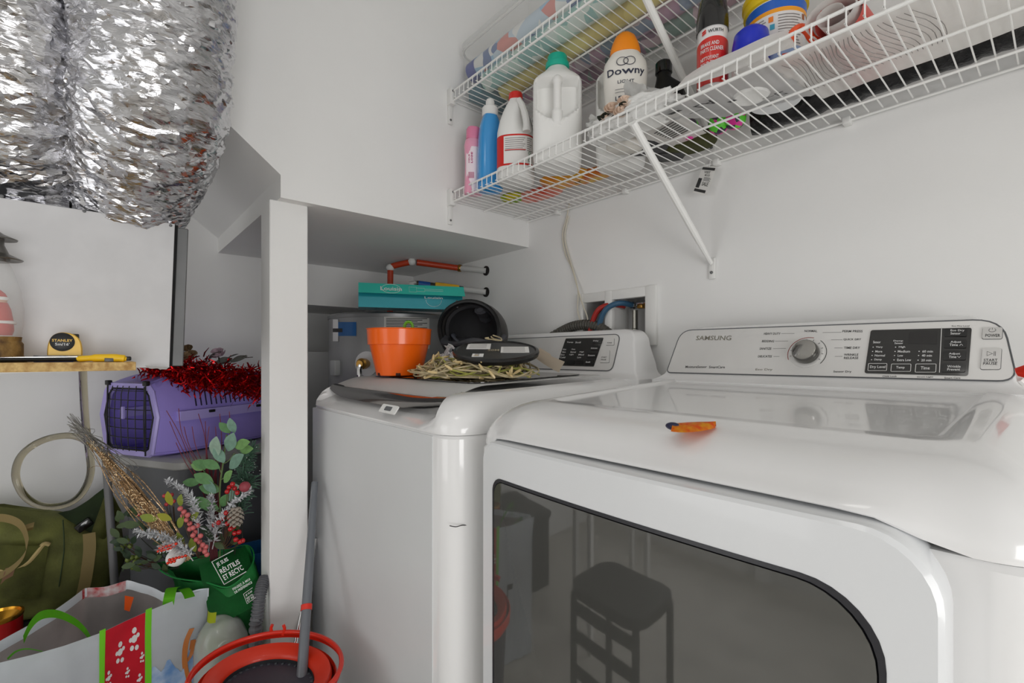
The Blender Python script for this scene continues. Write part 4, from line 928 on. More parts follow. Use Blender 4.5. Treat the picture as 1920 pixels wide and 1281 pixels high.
# rolled red and white sheet
q = at(1566, 26, Y=.9); t = thing('rolled_sheet', 'rolled sheet with red outside and white inside end facing out', 'roll', (q.x, 1.0, TOP))
bm = NB(); zc = TOP + .048; sp = [(( .012 + .0105 * th / PI * .62) , th) for th in [k * PI / 10 for k in range(0, 34)]]
q.z = max(q.z, zc)
sheet(bm, len(sp) - 1, 6, lambda a, b: Vector((q.x + .012 * b, lerp(.885, 1.07, b), zc)) + Vector((1, 0, 0)) * (sp[int(round(a * (len(sp) - 1)))][0] * 1.25 * math.cos(sp[int(round(a * (len(sp) - 1)))][1])) + Vector((0, 0, 1)) * (sp[int(round(a * (len(sp) - 1)))][0] * .95 * math.sin(sp[int(round(a * (len(sp) - 1)))][1])), .004); ob('white_layer', bm, M_paper, t)
bm = NB(); tube(bm, [Vector((q.x + .004, .90, zc)), Vector((q.x + .012, 1.07, zc))], .0335, 24, cap=False); ob('red_cover', bm, mat('salmon_red', (226, 96, 88), .5), t)
# white bag with artificial roses
M_bagw = mat('white_film', (226, 226, 224), .32, bump=.35, bscale=40)
bc = Vector((-.635, .90, TOP + .04))
t = thing('plastic_bag', 'crumpled white plastic bag lying at the shelf lip', 'bag', (bc.x, bc.y, TOP))
bm = NB(); q = bmesh.ops.create_icosphere(bm, subdivisions=5, radius=1)
for v in bm.verts:
    d = v.co.copy(); n1 = 1 + .22 * nz(d, 2.2, 1) + .16 * abs(nz(d, 5, 2)) + .07 * nz(d, 11, 3)
    v.co = Vector((bc.x + .115 * d.x * n1, bc.y + .035 * d.y * n1, max(TOP + .0005, TOP + .03 + .038 * d.z * n1)))
ob('crumpled_film', bm, M_bagw, t, 80)
for i, (u0, v0, u1, v1, Y) in enumerate(((1165, 150, 1215, 200, .875), (1205, 162, 1262, 196, .88), (1100, 215, 1150, 238, .87))):
    bm = NB(); f = bil(at(u0, v1, Y=Y), at(u1, v1 + 6, Y=Y), at(u1 - 4, v0 + 10, Y=Y + .02), at(u0 + 6, v0, Y=Y + .02)); sheet(bm, 10, 8, lambda a, b: f(a, b) + Vector((0, .012 * nz((a * 3, b * 3, i), 1), .006 * nz((a * 4, i, b * 3), 1))), .0008); ob('film_fold', bm, M_bagw, t, 80)
M_rose = mat('cream_rose', (226, 204, 186), .7); M_leafd = mat('dark_leaf', (38, 42, 32), .6)
def rose(bm, c, r, axis, seed=0):
    rg = random.Random(seed); Mx = Vector((0, 0, 1)).rotation_difference(Vector(axis).normalized()).to_matrix()
    for ly, (k, rad, hgt) in enumerate(((1, .25, .9), (3, .5, .8), (5, .8, .55), (5, 1.0, .25))):
        for j in range(k):
            a0 = j * 2 * PI / k + rg.uniform(0, 1) + ly; w = 2.4 / max(1, k) + .5
            def f(a, b):
                th = a0 + (a - .5) * w * 1.3; rr = r * rad * (.35 + .65 * math.sin(b * PI * .55) + .12 * b * b); z = r * (b * (.75 * hgt + .25) - .25 + .1 * (1 - (2 * a - 1) ** 2) * b)
                return Vector(c) + Mx @ Vector((rr * math.cos(th), rr * math.sin(th), z))
            sheet(bm, 5, 4, f)
    return bm
def leaf_bm(L=1.0, W=.45, fold=.12, bend=.15, n=6):
    bm = NB()
    def f(a, b):
        w = W / 2 * math.sin(PI * min(1, b * .96 + .02)) ** .8; x = (a - .5) * 2 * w
        return Vector((x, b * L, fold * abs(x) + bend * L * b * (1 - b) * 1.2))
    sheet(bm, 2, n, f); return bm
for i, (u, v, Y, rr) in enumerate(((1148, 205, .845, .017), (1172, 192, .842, .016), (1166, 212, .838, .017), (1136, 222, .845, .014))):
    c = at(u, v, Y=Y + .03); fl = thing('artificial_rose', ('upper left cream artificial rose by white bag', 'top cream artificial rose by white bag', 'lowest pale pink artificial rose by white bag', 'small cream artificial rosebud by the jug')[i], 'flower', c, 'cream roses beside the white bag')
    bm = NB(); rose(bm, c, rr, (.5, -.7, .5), i); ob('petals', bm, M_rose, fl, 60)
    bm = NB(); tube(bm, spline([c, c + Vector((.004, .012, -.02)), Vector((c.x + .006, c.y + .018, TOP + .003))], 4), .0016, 5); ob('stem', bm, M_leafd, fl)
    me = None
    for k in range(3):
        bm = leaf_bm(.03, .016); me = mk('leaf', bm, M_leafd)
        put('leaf', me, Matrix.Translation(c + Vector((0, .006, -.008))) @ Euler((.3 - .4 * k, .4, 2.2 * k + i), 'XYZ').to_matrix().to_4x4(), fl)
# leaning papers and paper sheets
t = thing('paper_sheets', 'folded white papers leaning up over the shelf lip', 'papers', at(1380, 130, Y=.88))
for i in range(3):
    bm = NB(); o_ = .006 * i
    f = bil(at(1258, 176, Y=.872 + o_), at(1492, 88, Y=.868 + o_), at(1478, 68 - 6 * i, Y=.874 + o_), at(1285, 150 - 3 * i, Y=.876 + o_)); sheet(bm, 14, 6, lambda a, b: f(a, b) + Vector((0, 0, .008 * math.sin(a * PI) * b + .002 * math.sin(a * 9))), .0006); ob('sheet', bm, M_paper, t, 60)
def flat_sheet(name, label, pix, z, m, amp, seed, cat='paper', nx=24, ny=14, th=.0012, group=None):
    c = [at(u, v, Z=z) if abs(u) > 5 else Vector((u, v, z)) for u, v in pix]; f = bil(*c); cen = (c[0] + c[2]) / 2
    bm = NB(); sheet(bm, nx, ny, lambda a, b: f(a, b) + Vector((0, 0, amp * abs(nz((a * 4, b * 3, 0), 1.3, seed)) + amp * .35 * abs(nz((a * 11, b * 7, 1), 1.2, seed)))), th)
    o = ob(name, bm, m, None, 70); tag(o, label, cat, group); return o, f
M_poly = mat('white_poly_mailer', (222, 222, 222), .35, bump=.2, bscale=30)
o1, f1 = flat_sheet('poly_mailer', 'flat white mailer bag with black marks on the lower shelf', [(-.60, .872), (-.34, .868), (-.31, 1.045), (-.47, .995)], TOP + .002, M_poly, .006, 4, 'mailer bag')
bm = NB(); mp = lambda a, b: f1(a, b) + Vector((0, 0, -.0026))
for s_, a0, a1, b0, b1 in (('LA', .35, .5, .2, .34), ('EZ', .78, .86, .62, .72)): text(bm, s_, lambda a, b: mp(lerp(a0, a1, a), lerp(b0, b1, b)))
text(bm, 'LIMITED LINE', lambda a, b: mp(.62 + .14 * a, .78 + .035 * b))
for (a0, b0, w, h_) in ((.18, .12, .1, .06), (.2, .36, .14, .012), (.5, .42, .06, .05), (.66, .66, .1, .01)): sheet(bm, 2, 2, lambda a, b: mp(a0 + w * a, b0 + h_ * b))
ob('print_marks', bm, M_ink, o1, 0, kind='stuff')
o2, f2 = flat_sheet('packing_paper', 'large crumpled white packing paper along the right half of the shelf', [(-.345, .866), (.34, .866), (.34, 1.07), (-.31, 1.07)], TOP + .002, M_paper, .007, 9, 'paper', 40, 20)
bm = NB()
for k in range(26):
    a = .02 + k * .011; pts = [f2(a + .015 * math.sin(b * 6 + k * .2) + .004 * nz((k, b * 5, 0)), b) + Vector((0, 0, -.0012)) for b in [j / 10 * .62 + .12 for j in range(11)]]; tube(bm, pts, .0006, 4)
ob('crease_lines', bm, bpy.data.materials['grey_print'], o2, kind='stuff')
o3, f3 = flat_sheet('printed_slip', 'small printed paper slip near the shelf brace', [(1190, 258), (1268, 205), (1325, 250), (1262, 275)], TOP + .002, M_paper, .003, 12, 'paper', 10, 8)
bm = NB()
for k in range(7): sheet(bm, 3, 1, lambda a, b: f3(.3 + .5 * a, .2 + k * .07 + .03 * b) + Vector((0, 0, -.0022)))
ob('print_lines', bm, M_ink, o3, 0, kind='stuff')
# pouches seen through the wires
def pouch(name, label, u, v, lx, ly, h, rot, m, cat='pouch', group=None, seed=0):
    c = at(u, v, Z=TOP); t = thing(name, label, cat, c, group); bm = NB(); R_ = Matrix.Rotation(rot, 4, 'Z')
    q = bmesh.ops.create_icosphere(bm, subdivisions=4, radius=1)
    for w in bm.verts:
        d = w.co; p = 3.2; s_ = (abs(d.x) ** p + abs(d.y) ** p) ** (1 / p) if d.x or d.y else 1; L = math.hypot(d.x, d.y) or 1
        k = L / (s_ or 1); n1 = 1 + .10 * nz(d, 3, seed)
        w.co = R_ @ Vector((d.x * k * lx / 2, d.y * k * ly / 2, 0)) + Vector((c.x, c.y, TOP + max(.0004, h * .5 * (1 + d.z * n1) - .08 * h)))
    ob('pouch_film', bm, m, t, 80); return t
pouch('detergent_pouch', 'yellow printed pouch lying behind the bleach jug', 1062, 345, .16, .10, .035, .2, mat('yellow_film', (224, 172, 40), .3, c2=(206, 120, 40), vscale=25), 'pouch', 'printed pouches on the lower shelf', 2)
pouch('detergent_pouch', 'red printed pouch between the blue bottle and yellow pouch', 1010, 372, .17, .08, .03, .1, mat('red_film', (206, 70, 44), .3, c2=(226, 150, 130), vscale=30), 'pouch', 'printed pouches on the lower shelf', 3)
pouch('detergent_pouch', 'rust orange pouch in front of the wall behind the jugs', 1105, 338, .15, .07, .03, .15, mat('rust_film', (190, 84, 32), .35, c2=(210, 180, 60), vscale=25), 'pouch', 'printed pouches on the lower shelf', 4)
pouch('sponge_pack', 'yellow and green sponge pack low at the shelf end', 962, 378, .08, .06, .03, .3, mat('sponge_yellow_green', (206, 186, 40), .7, c2=(90, 160, 50), vscale=22), 'sponge', None, 5)
pouch('olive_hat', 'dark olive fabric hat lying flat below the black bottle', 1290, 283, .13, .09, .05, .2, mat('olive_cloth', (66, 68, 34), .85), 'hat', None, 6)
pouch('grey_cloth', 'dark grey folded cloth beside the shelf brace', 1215, 285, .10, .07, .03, .5, mat('charcoal_cloth', (70, 70, 72), .8), 'cloth', None, 7)
pouch('lime_pack', 'lime green pack behind the second jug', 1185, 310, .05, .05, .03, .3, mat('lime_film', (178, 200, 40), .35), 'pack', None, 8)
M_ball = None
for i, (u, v) in enumerate(((1292, 262), (1348, 252), (1378, 243))):
    c = at(u, v, Z=TOP); bm = NB(); ball(bm, c + Vector((0, 0, .024)), .023, 20, 14); M_ball = M_ball or wrapmat('pink_green_ball', [(222, 40, 150), (90, 210, 50), (226, 60, 160), (60, 40, 70), (100, 214, 60)], 60); tag(ob('toy_ball', bm, M_ball, None, 80), ('leftmost pink and green ball beside olive cap', 'middle pink and green ball above hanging tag', 'pink and green ball nearest the white mailer')[i], 'ball', 'pink and green balls on the shelf')
# black wrinkled roll along the wall
bm = NB(); pts = [Vector((lerp(-.47, .33, k / 60), 1.128 + .004 * math.sin(k), TOP + .0375)) for k in range(61)]
tube(bm, pts, [.034 + .003 * nz((k * .7, 0, 0), 1, 3) - (.003 if k % 7 == 0 else 0) for k in range(61)], 24); tag(ob('bin_bag_roll', bm, mat('black_film', (14, 14, 16), .22, bump=.5, bscale=90), None, 60), 'long black plastic roll lying against the wall under papers', 'roll')
# hanging tag
t = thing('hang_tag', 'small black and white printed tag hanging under the lower shelf', 'tag', at(1330, 312, Y=1.17))
f = bil(at(1299, 361, Y=1.172), at(1325, 367, Y=1.172), at(1344, 313, Y=1.176), at(1318, 311, Y=1.176)); bm = NB(); sheet(bm, 4, 6, f, .0008); tg = ob('card', bm, M_paper, t)
bm = NB(); ff = lambda a, b: f(a, b) + Vector((.0004, -.0016, 0))
sheet(bm, 2, 2, lambda a, b: ff(.05 + .9 * a, .86 + .09 * b)); sheet(bm, 2, 2, lambda a, b: ff(.04 + .8 * a, .06 + .1 * b)); sheet(bm, 2, 3, lambda a, b: ff(.05 + .25 * a, .2 + .35 * b))
for s_, a0, a1, b0, b1 in (('VISIT', .28, .72, .74, .82), ('MOOD', .4, .75, .64, .71), ('SALE', .42, .85, .3, .44)): text(bm, s_, lambda a, b: ff(lerp(a0, a1, a), lerp(b0, b1, b)))
for k in range(4): sheet(bm, 2, 1, lambda a, b: ff(.4 + (.5 - .06 * (k % 2)) * a, .48 + k * .035 + .014 * b))
ob('print', bm, M_ink, tg, 0, kind='stuff')
bm = NB(); tube(bm, [f(.5, .96), f(.5, 1.05) + Vector((0, 0, .01)), Vector((f(.5, 1).x, 1.188, SZ - .004))], .0007, 4); ob('tag_string', bm, M_paper, t)

# ================================================================== upper shelf: clear bin of gift wrap
UT = UZ + .0016
def clear_mat(name, c, alpha):
    m = mat(name, c, .12); nt = m.node_tree; b = nt.nodes['Principled BSDF']; out = nt.nodes['Material Output']
    tr = nt.nodes.new('ShaderNodeBsdfTransparent'); mx = nt.nodes.new('ShaderNodeMixShader'); mx.inputs[0].default_value = alpha
    nt.links.new(tr.outputs[0], mx.inputs[1]); nt.links.new(b.outputs[0], mx.inputs[2]); nt.links.new(mx.outputs[0], out.inputs[0]); return m
M_clear = clear_mat('clear_plastic', (226, 228, 226), .22)
t = thing('storage_bin', 'long clear plastic bin on the upper wire shelf', 'bin', (-.8, 1.02, UT))
bx0, bx1, by0, by1, bh = -1.283, -.28, .872, 1.17, .15
bm = NB(); rg = [[Vector((x, y, UT + z)) for x, y in rrect(bx0 + i, bx1 - i, by0 + i, by1 - i, .05, 6)] for z, i in ((.0, .02), (.004, .008), (.02, .004), (bh, 0))]; skin_rings(bm, rg, True, False); fix(bm); ob('bin_body', bm, M_clear, t, 40)
bm = NB(); tube(bm, [Vector((x, y, UT + bh)) for x, y in rrect(bx0, bx1, by0, by1, .05, 6)], .004, 6, closed=True); ob('bin_rim', bm, clear_mat('clear_rim', (232, 232, 230), .6), t)
bm = NB(); skin_rings(bm, [[Vector((x, y, UT + bh + z)) for x, y in rrect(bx0 + i, bx1 - i, by0 + i, by1 - i, .05, 6)] for z, i in ((.004, -.004), (.02, -.004), (.03, .02))], False, True); fix(bm); ob('bin_lid', bm, M_clear, t, 40)
RL = [('blue and coral printed gift wrap roll with dark blue end', .915, .095, .030, [(150, 190, 220), (226, 226, 224), (214, 130, 120), (86, 110, 160), (190, 206, 220)], -1.255, (24, 46, 140)),
      ('teal and pale green gift wrap roll at the bin floor', .918, .034, .029, [(150, 198, 190), (190, 216, 206), (206, 220, 214), (130, 180, 176)], -1.18, (150, 196, 180)),
      ('yellow gift wrap roll behind the teal one', .985, .034, .030, [(226, 212, 120), (226, 212, 120), (210, 190, 90)], -1.18, (220, 210, 140)),
      ('mauve flowered gift wrap roll on the bin floor', 1.05, .034, .031, [(170, 110, 150), (190, 150, 180), (130, 150, 180), (206, 190, 204)], -1.18, (180, 130, 160)),
      ('dusty pink gift wrap roll nearest the wall', 1.12, .034, .031, [(176, 130, 150), (120, 150, 140), (206, 180, 190), (150, 110, 140)], -1.12, (180, 140, 150)),
      ('white and maroon gift wrap roll on top of the yellow one', .985, .097, .029, [(224, 222, 220), (226, 224, 222), (120, 40, 60), (210, 206, 200)], -1.10, (224, 220, 216)),
      ('cream gift wrap roll on top near the wall', 1.05, .100, .029, [(226, 222, 204), (222, 214, 190), (230, 226, 214)], -1.2, (226, 220, 200))]
for i, (lb, y, z, r, cols, x0, ec) in enumerate(RL):
    tt = thing('gift_wrap_roll', lb, 'gift wrap', (-.75, y, UT + z), 'gift wrap rolls in the clear bin')
    bm = NB(); tube(bm, [Vector((x0, y, UT + z)), Vector((-.33, y, UT + z))], r, 24, cap=False); ob('paper_roll', bm, wrapmat('wrap_print_%d' % i, cols, 26), tt, 60)
    if i == 0: ob('blue_band', tube(NB(), [Vector((x0 - .001, y, UT + z)), Vector((x0 + .042, y, UT + z))], r + .0008, 24, cap=False), mat('band_blue', (30, 52, 150), .35), tt, 60)
    bm = NB(); lathe(bm, [(r - .001, 0), (r, .004), (r * .55, .005), (r * .5, .015), (.001, .015)], (x0 - .003, y, UT + z), 24, (1, 0, 0)); ob('end_plug', fix(bm), mat('wrap_end_%d' % i, ec, .4), tt)
t = thing('teal_box', 'dark teal flat box at the wall end of the clear bin floor', 'box', (-1.235, .97, UT + .004))
bm = NB(); box(bm, -1.268, -1.2, .905, 1.06, UT + .0045, UT + .035, bev=.002); ob('carton', bm, mat('dark_teal', (20, 104, 122), .4), t)
bm = NB(); box(bm, -1.270, -1.198, .903, 1.062, UT + .033, UT + .040, bev=.002); ob('lid', bm, mat('dark_teal_lid', (28, 118, 134), .4), t)

# ================================================================== left side: air exchanger, ducts, plank shelf
def foil(name):
    m = mat(name, (204, 204, 207), .13, metal=1); nt = m.node_tree; b = nt.nodes['Principled BSDF']
    tc = nt.nodes.new('ShaderNodeTexCoord'); n1 = nt.nodes.new('ShaderNodeTexNoise'); n1.inputs['Scale'].default_value = 46; n1.inputs['Detail'].default_value = 6; n1.inputs['Distortion'].default_value = 1.2
    mp = nt.nodes.new('ShaderNodeMapping'); mp.inputs['Scale'].default_value = (.6, .6, 2.6); nt.links.new(tc.outputs['Object'], mp.inputs['Vector']); nt.links.new(mp.outputs[0], n1.inputs['Vector'])
    bp = nt.nodes.new('ShaderNodeBump'); bp.inputs['Strength'].default_value = .4; bp.inputs['Distance'].default_value = .005
    nt.links.new(n1.outputs['Fac'], bp.inputs['Height'])
    nt.links.new(bp.outputs['Normal'], b.inputs['Normal']); return m
M_foil = foil('crinkled_foil')
def duct(name, label, path, radii, seed, n=96, k=27):
    t = thing(name, label, 'duct', path[-1], 'silver foil ducts')
    pts = spline(path, k); m = len(pts); bm = NB(); rings = []; N = None; L = 0.0; rgj = random.Random(seed)
    for i, p in enumerate(pts):
        T = (pts[min(m - 1, i + 1)] - pts[max(0, i - 1)]).normalized()
        N = (VD - T * VD.dot(T)).normalized(); B = T.cross(N)
        x = i / (m - 1) * (len(radii) - 1); a = int(min(len(radii) - 2, x)); r = lerp(radii[a], radii[a + 1], x - a)
        L = L + (pts[i] - pts[max(0, i - 1)]).length
        rg = []; p0_ = p
        for j in range(n):
            th = 2 * PI * j / n; c, s_ = math.cos(th), math.sin(th)
            q = Vector((c * 2.2, s_ * 2.2, L * 46 + .5 * math.sin(th * 2 + seed)))
            f = 1 - abs(nz(q, .55, seed)) * 2
            big = nz(Vector((c, s_, L * 7)), 1.0, seed + 5)
            rr = r * (1 + .06 * big) + .0065 * f + .004 * (1 - abs(nz(Vector((c * 4, s_ * 4, L * 85)), .7, seed + 3)) * 2) + rgj.uniform(-.0015, .0015); th += rgj.uniform(-.016, .016); c, s_ = math.cos(th), math.sin(th); p = p0_ + T * rgj.uniform(-.0018, .0018)
            rg.append(p + N * (rr * c) + B * (rr * s_))
        rings.append(rg)
    skin_rings(bm, rings, False, True); fix(bm)
    bmesh.ops.triangulate(bm, faces=bm.faces[:], quad_method='SHORT_EDGE'); ob('foil_sleeve', bm, M_foil, t, 22)
    return t
duct('foil_duct', 'right silver foil duct bulging beside the white stair wall', [P(296, -800, .86), P(296, -600, .865), P(296, -420, .87), P(296, -270, .875), P(296, -150, .88), P(294, -60, .90), P(294, 60, .92), P(292, 170, .95), P(275, 270, 1.0), P(252, 345, 1.06), P(243, 395, 1.10), P(240, 450, 1.13)], [.122] * 4 + [.122, .122, .123, .122, .117, .108, .1, .094], 1)
duct('foil_duct', 'left silver foil duct above the lantern end of the metal cabinet', [P(2, -850, .82), P(2, -620, .82), P(2, -420, .825), P(2, -270, .83), P(2, -150, .83), P(2, -50, .84), P(4, 90, .87), P(14, 210, .92), P(50, 300, .99), P(96, 365, 1.08), P(108, 400, 1.14)], [.105] * 4 + [.105, .108, .110, .114, .112, .108, .103], 4)
mid = duct('foil_duct', 'narrow silver duct tucked between the two big ones', [P(142, -780, .90), P(142, -600, .90), P(142, -420, .90), P(142, -270, .90), P(142, -150, .90), P(142, -60, .90), P(143, 90, .91), P(147, 200, .95), P(158, 290, 1.05), P(172, 360, 1.15), P(176, 405, 1.21)], [.052] * 4 + [.052, .052, .05, .05, .052, .055, .06], 8, 110)
bm = NB(); c0 = P(147, 212, .956); c1 = P(148, 230, .965); T = (c1 - c0).normalized(); tube(bm, [c0, c0.lerp(c1, .5), c1], .0555, 40, cap=False); ob('white_strap', bm, mat('white_tape', (206, 206, 204), .4), mid)
# air exchanger cabinet
CX = -1.3
f00, f10, f11, f01 = at(-190, 676, X=CX), at(318, 687, X=CX), at(328, 420, X=CX), at(-190, 330, X=CX)
hv = thing('air_exchanger', 'galvanised sheet metal air exchanger cabinet under the foil ducts', 'air exchanger', (-1.55, -.1, 1.075))
yr, zt_, zb_ = f11.y, f11.z, f10.z
yl = -.42
def skew(p): return Vector((p.x, p.y + .010 * (p.z - zb_) / (zt_ - zb_) , p.z + .004 * (yr - p.y)))
bm = NB(); box(bm, -1.82, CX - .012, yl, yr + .017, zb_, zt_ - .004, bev=.002, seg=1)
for v in bm.verts: v.co = skew(v.co)
ob('cabinet', bm, M_galv2, hv)
bm = NB(); box(bm, CX - .006, CX, yl, yr - .010, zb_ - .003, zt_ + .0, bev=.001, seg=1)
for v in bm.verts: v.co = skew(v.co)
dr_ = ob('access_door', bm, M_galv, hv)
bm = NB(); box(bm, CX - .012, CX - .006, yl + .01, yr - .004, zb_, zt_ - .001)
for v in bm.verts: v.co = skew(v.co)
for v in bm.verts: v.co.y += .0025 * nz(v.co, 90)
ob('foam_gasket', bm, mat('black_foam', (26, 26, 27), .9), hv)
for (u, v) in ((3, 368), (158, 396), (296, 420), (320, 423)):
    q = at(u, v, X=CX); bm = NB(); lathe(bm, [(.0032, 0), (.0032, .001), (.0012, .0022)], (CX, q.y, q.z), 10, (1, 0, 0)); ob('screw', fix(bm), M_galv2, dr_)
bm = NB(); 
for u0, u1 in ((10, 130), (135, 240)):
    f = bil(at(u0, 372 + u0 * .12, X=CX - .03), at(u1, 372 + u1 * .14, X=CX - .03), at(u1, 340 + u1 * .14, X=CX - .06), at(u0, 345 + u0 * .1, X=CX - .06)); sheet(bm, 14, 5, lambda a, b: f(a, b) + Vector((.02 * b * nz((a * 6, b * 3, u0), 1.2), 0, .006 * nz((a * 8, b * 4, u0), 1.3) - .004)))
ob('foil_tape', bm, M_foil, hv, 60, kind='stuff')
# chipboard plank and its stand
px0 = at(255, 690, X=-1.15)
pk = thing('plank_shelf', 'raw chipboard plank shelf holding a tape measure and saw', 'shelf', (-1.2, -.35, 0))
ZP = 1.089
M_osb = mat('chipboard', (214, 182, 122), .75, c2=(168, 130, 76), vscale=90, bump=.2, bscale=160)
bm = NB(); box(bm, -1.288, -1.15, -.95, px0.y, ZP - .016, ZP, bev=.0006, seg=1); ob('plank', bm, M_osb, pk)
bm = NB()
fw = bil(Vector((-1.165, -.95, ZP - .028)), Vector((-1.165, at(150, 700, X=-1.165).y, ZP - .0165)), Vector((-1.165, at(150, 700, X=-1.165).y, ZP - .016)), Vector((-1.165, -.95, ZP - .016)))
skin_rings(bm, [[fw(a, b) + Vector((dx, 0, 0)) for a, b in ((0, 0), (1, 0), (1, 1), (0, 1))] for dx in (0, -.1)]); ob('white_cleat', fix(bm), M_plast, pk)
for y in (-.42, -.9):
    for x in (-1.27, -1.17):
        bm = NB(); box(bm, x - .012, x + .012, y - .012, y + .012, 0, ZP - .016, bev=.002); ob('leg', bm, M_plast, pk)
# things on the plank
c = at(121, 661, X=-1.235); zt0 = ZP + .016
tm = thing('tape_measure', 'yellow tape measure with round black badge on the plank', 'tape measure', (c.x, c.y, zt0))
def tw(u, v, x): return at(u, v, X=x)
outl = [(89, 656), (88, 640), (90, 622), (97, 608), (110, 601.5), (125, 601.5), (140, 606), (150, 616), (154, 632), (154, 656)]
loop = spline([at(u, v, X=-1.22) for u, v in outl], 4)
lo = min(p.z for p in loop); loop = [Vector((p.x, p.y, ZP + .0005 + (p.z - lo))) for p in loop]
bm = NB(); skin_rings(bm, [[p + Vector((-.034, 0, 0)) for p in loop], [p + Vector((-.003, 0, 0)) for p in loop], [p + Vector((0, (sum(q.y for q in loop) / len(loop) - p.y) * .07, (ZP + .03 - p.z) * .07)) for p in loop]]); fix(bm); ob('case', bm, mat('tape_yellow', (240, 190, 20), .35, coat=.2), tm, 40)
bc_ = Vector((-1.2195, at(117, 627, X=-1.22).y, ZP + .0375))
bm = NB(); lathe(bm, [(.0172, 0), (.0172, .0008), (.0165, .0012), (.001, .0012)], bc_, 32, (1, 0, 0)); bd = ob('badge', fix(bm), M_black, tm)
bm = NB(); bl = lambda a, b: bc_ + Vector((.0016, (a - .5) * .028, (b - .5) * .02))
text(bm, 'STANLEY', lambda a, b: bl(a, .52 + .24 * b)); ob('brand_letters', bm, bpy.data.materials['tape_yellow'], bd, 0, kind='stuff')
bm = NB(); text(bm, '5m/16\'', lambda a, b: bl(.15 + .7 * a, .16 + .26 * b)); ob('size_letters', bm, M_pr, bd, 0, kind='stuff')
bm = NB(); q = loop[len(loop) * 7 // 10]; box(bm, -1.232, -1.226, q.y - .012, q.y + .004, q.z - .006, q.z + .004, bev=.002); ob('lock_button', bm, M_black, tm)
bm = NB(); box(bm, -1.238, -1.222, loop[-1].y, loop[-1].y + .004, ZP + .0005, ZP + .012, bev=.001); ob('hook', bm, M_galv, tm)
y0_, y1_ = at(63, 655, X=-1.205).y, at(138, 655, X=-1.205).y
pkb = thing('blade_pack', 'flat blue and silver blade packet in front of the tape measure', 'packet', (-1.21, (y0_ + y1_) / 2, ZP))
bm = NB(); box(bm, -1.214, -1.2, y0_, y1_, ZP, ZP + .009, bev=.001); ob('sleeve', bm, mat('pack_blue', (36, 58, 132), .4), pkb)
bm = NB(); box(bm, -1.215, -1.199, y0_, y1_ + .012, ZP + .009, ZP + .0125, bev=.0006); ob('silver_edge', bm, mat('pack_silver', (150, 152, 154), .3, metal=.5, var=.2, vscale=200), pkb)
# folding saw
sw = thing('hand_saw', 'folding pruning saw with yellow grip and black blade on the plank edge', 'saw', (-1.17, -.06, ZP))
zb2 = ZP + .0045
a0 = at(-40, 668, X=-1.185); a1 = at(150, 668, X=-1.172); a2 = at(240, 668, X=-1.163)
bm = NB(); tube(bm, [Vector((a0.x, a0.y, zb2)), Vector((a1.x, a1.y, zb2 + .001))], .0042, 8, flat=.9); ob('black_sheath', bm, M_black, sw)
bm = NB(); tube(bm, [Vector((a0.x - .008, a0.y, zb2 + .0035)), Vector((a1.x - .008, a1.y + .02, zb2 + .005))], .0032, 6, flat=.5); ob('blade', bm, M_chrome, sw)
bm = NB(); tube(bm, spline([Vector((a1.x, a1.y - .008, zb2 + .001)), Vector((lerp(a1.x, a2.x, .3), lerp(a1.y, a2.y, .3), zb2 + .003)), Vector((lerp(a1.x, a2.x, .75), lerp(a1.y, a2.y, .75), zb2 + .003)), Vector((a2.x, a2.y - .002, zb2 + .001))], 6), [.003, .0055, .0072, .0076, .007, .004], 12); ob('yellow_grip', bm, mat('saw_yellow', (238, 192, 22), .4), sw)
bm = NB(); box(bm, a2.x - .008, a2.x + .002, a2.y - .004, a2.y + .005, zb2 - .002, zb2 + .006, bev=.002); ob('black_heel', bm, M_black, sw)
bm = NB(); q = Vector((lerp(a1.x, a2.x, .6), lerp(a1.y, a2.y, .6), zb2)); box(bm, q.x + .004, q.x + .0085, q.y - .007, q.y + .006, q.z - .004, q.z + .003, bev=.001); ob('clasp', bm, M_grey, sw)
# glass lantern with a red coated figurine
lc = Vector((-1.225, at(-10, 640, X=-1.225).y, ZP))
ln = thing('lantern', 'glass hurricane lantern holding a red coated figurine at the plank end', 'lantern', lc)
k_ = at(0, 0, X=-1.225)
def zpx(v): return at(0, v, X=-1.225).z - at(0, 660, X=-1.225).z + ZP
bm = NB(); lathe(bm, [(.040, ZP), (.042, ZP + .004), (.036, ZP + .012), (.036, zpx(625)), (.033, zpx(620)), (.034, zpx(612))], (lc.x, lc.y, 0), 32); ob('wood_base', fix(bm), mat('bark_brown', (92, 66, 38), .7, c2=(150, 116, 62), vscale=60, bump=.4, bscale=90), ln)
bm = NB(); prof = [(.033, zpx(612)), (.036, zpx(590)), (.037, zpx(560)), (.033, zpx(525)), (.024, zpx(490)), (.017, zpx(470))]; lathe(bm, prof, (lc.x, lc.y, 0), 32, None, False, False); ob('glass_chimney', bm, clear_mat('lantern_glass', (222, 224, 224), .28), ln, 60)
bm = NB(); lathe(bm, [(.018, zpx(472)), (.019, zpx(465)), (.034, zpx(468)), (.036, zpx(466)), (.018, zpx(456)), (.012, zpx(440)), (.012, zpx(428)), (.028, zpx(430)), (.029, zpx(428)), (.012, zpx(420)), (.006, zpx(415)), (.001, zpx(414))], (lc.x, lc.y, 0), 28); ob('metal_cap', fix(bm), mat('pewter', (120, 118, 114), .35, metal=.7), ln)
bm = NB(); loft_se(bm, [(zpx(614), .016, .014, lc.x, lc.y + .006, 2), (zpx(600), .021, .018, lc.x, lc.y + .006, 2), (zpx(580), .02, .017, lc.x, lc.y + .006, 2), (zpx(560), .017, .014, lc.x, lc.y + .006, 2), (zpx(548), .010, .010, lc.x, lc.y + .006, 2)], 18); fg = ob('figurine_coat', bm, mat('coat_red', (206, 52, 30), .5), ln, 60)
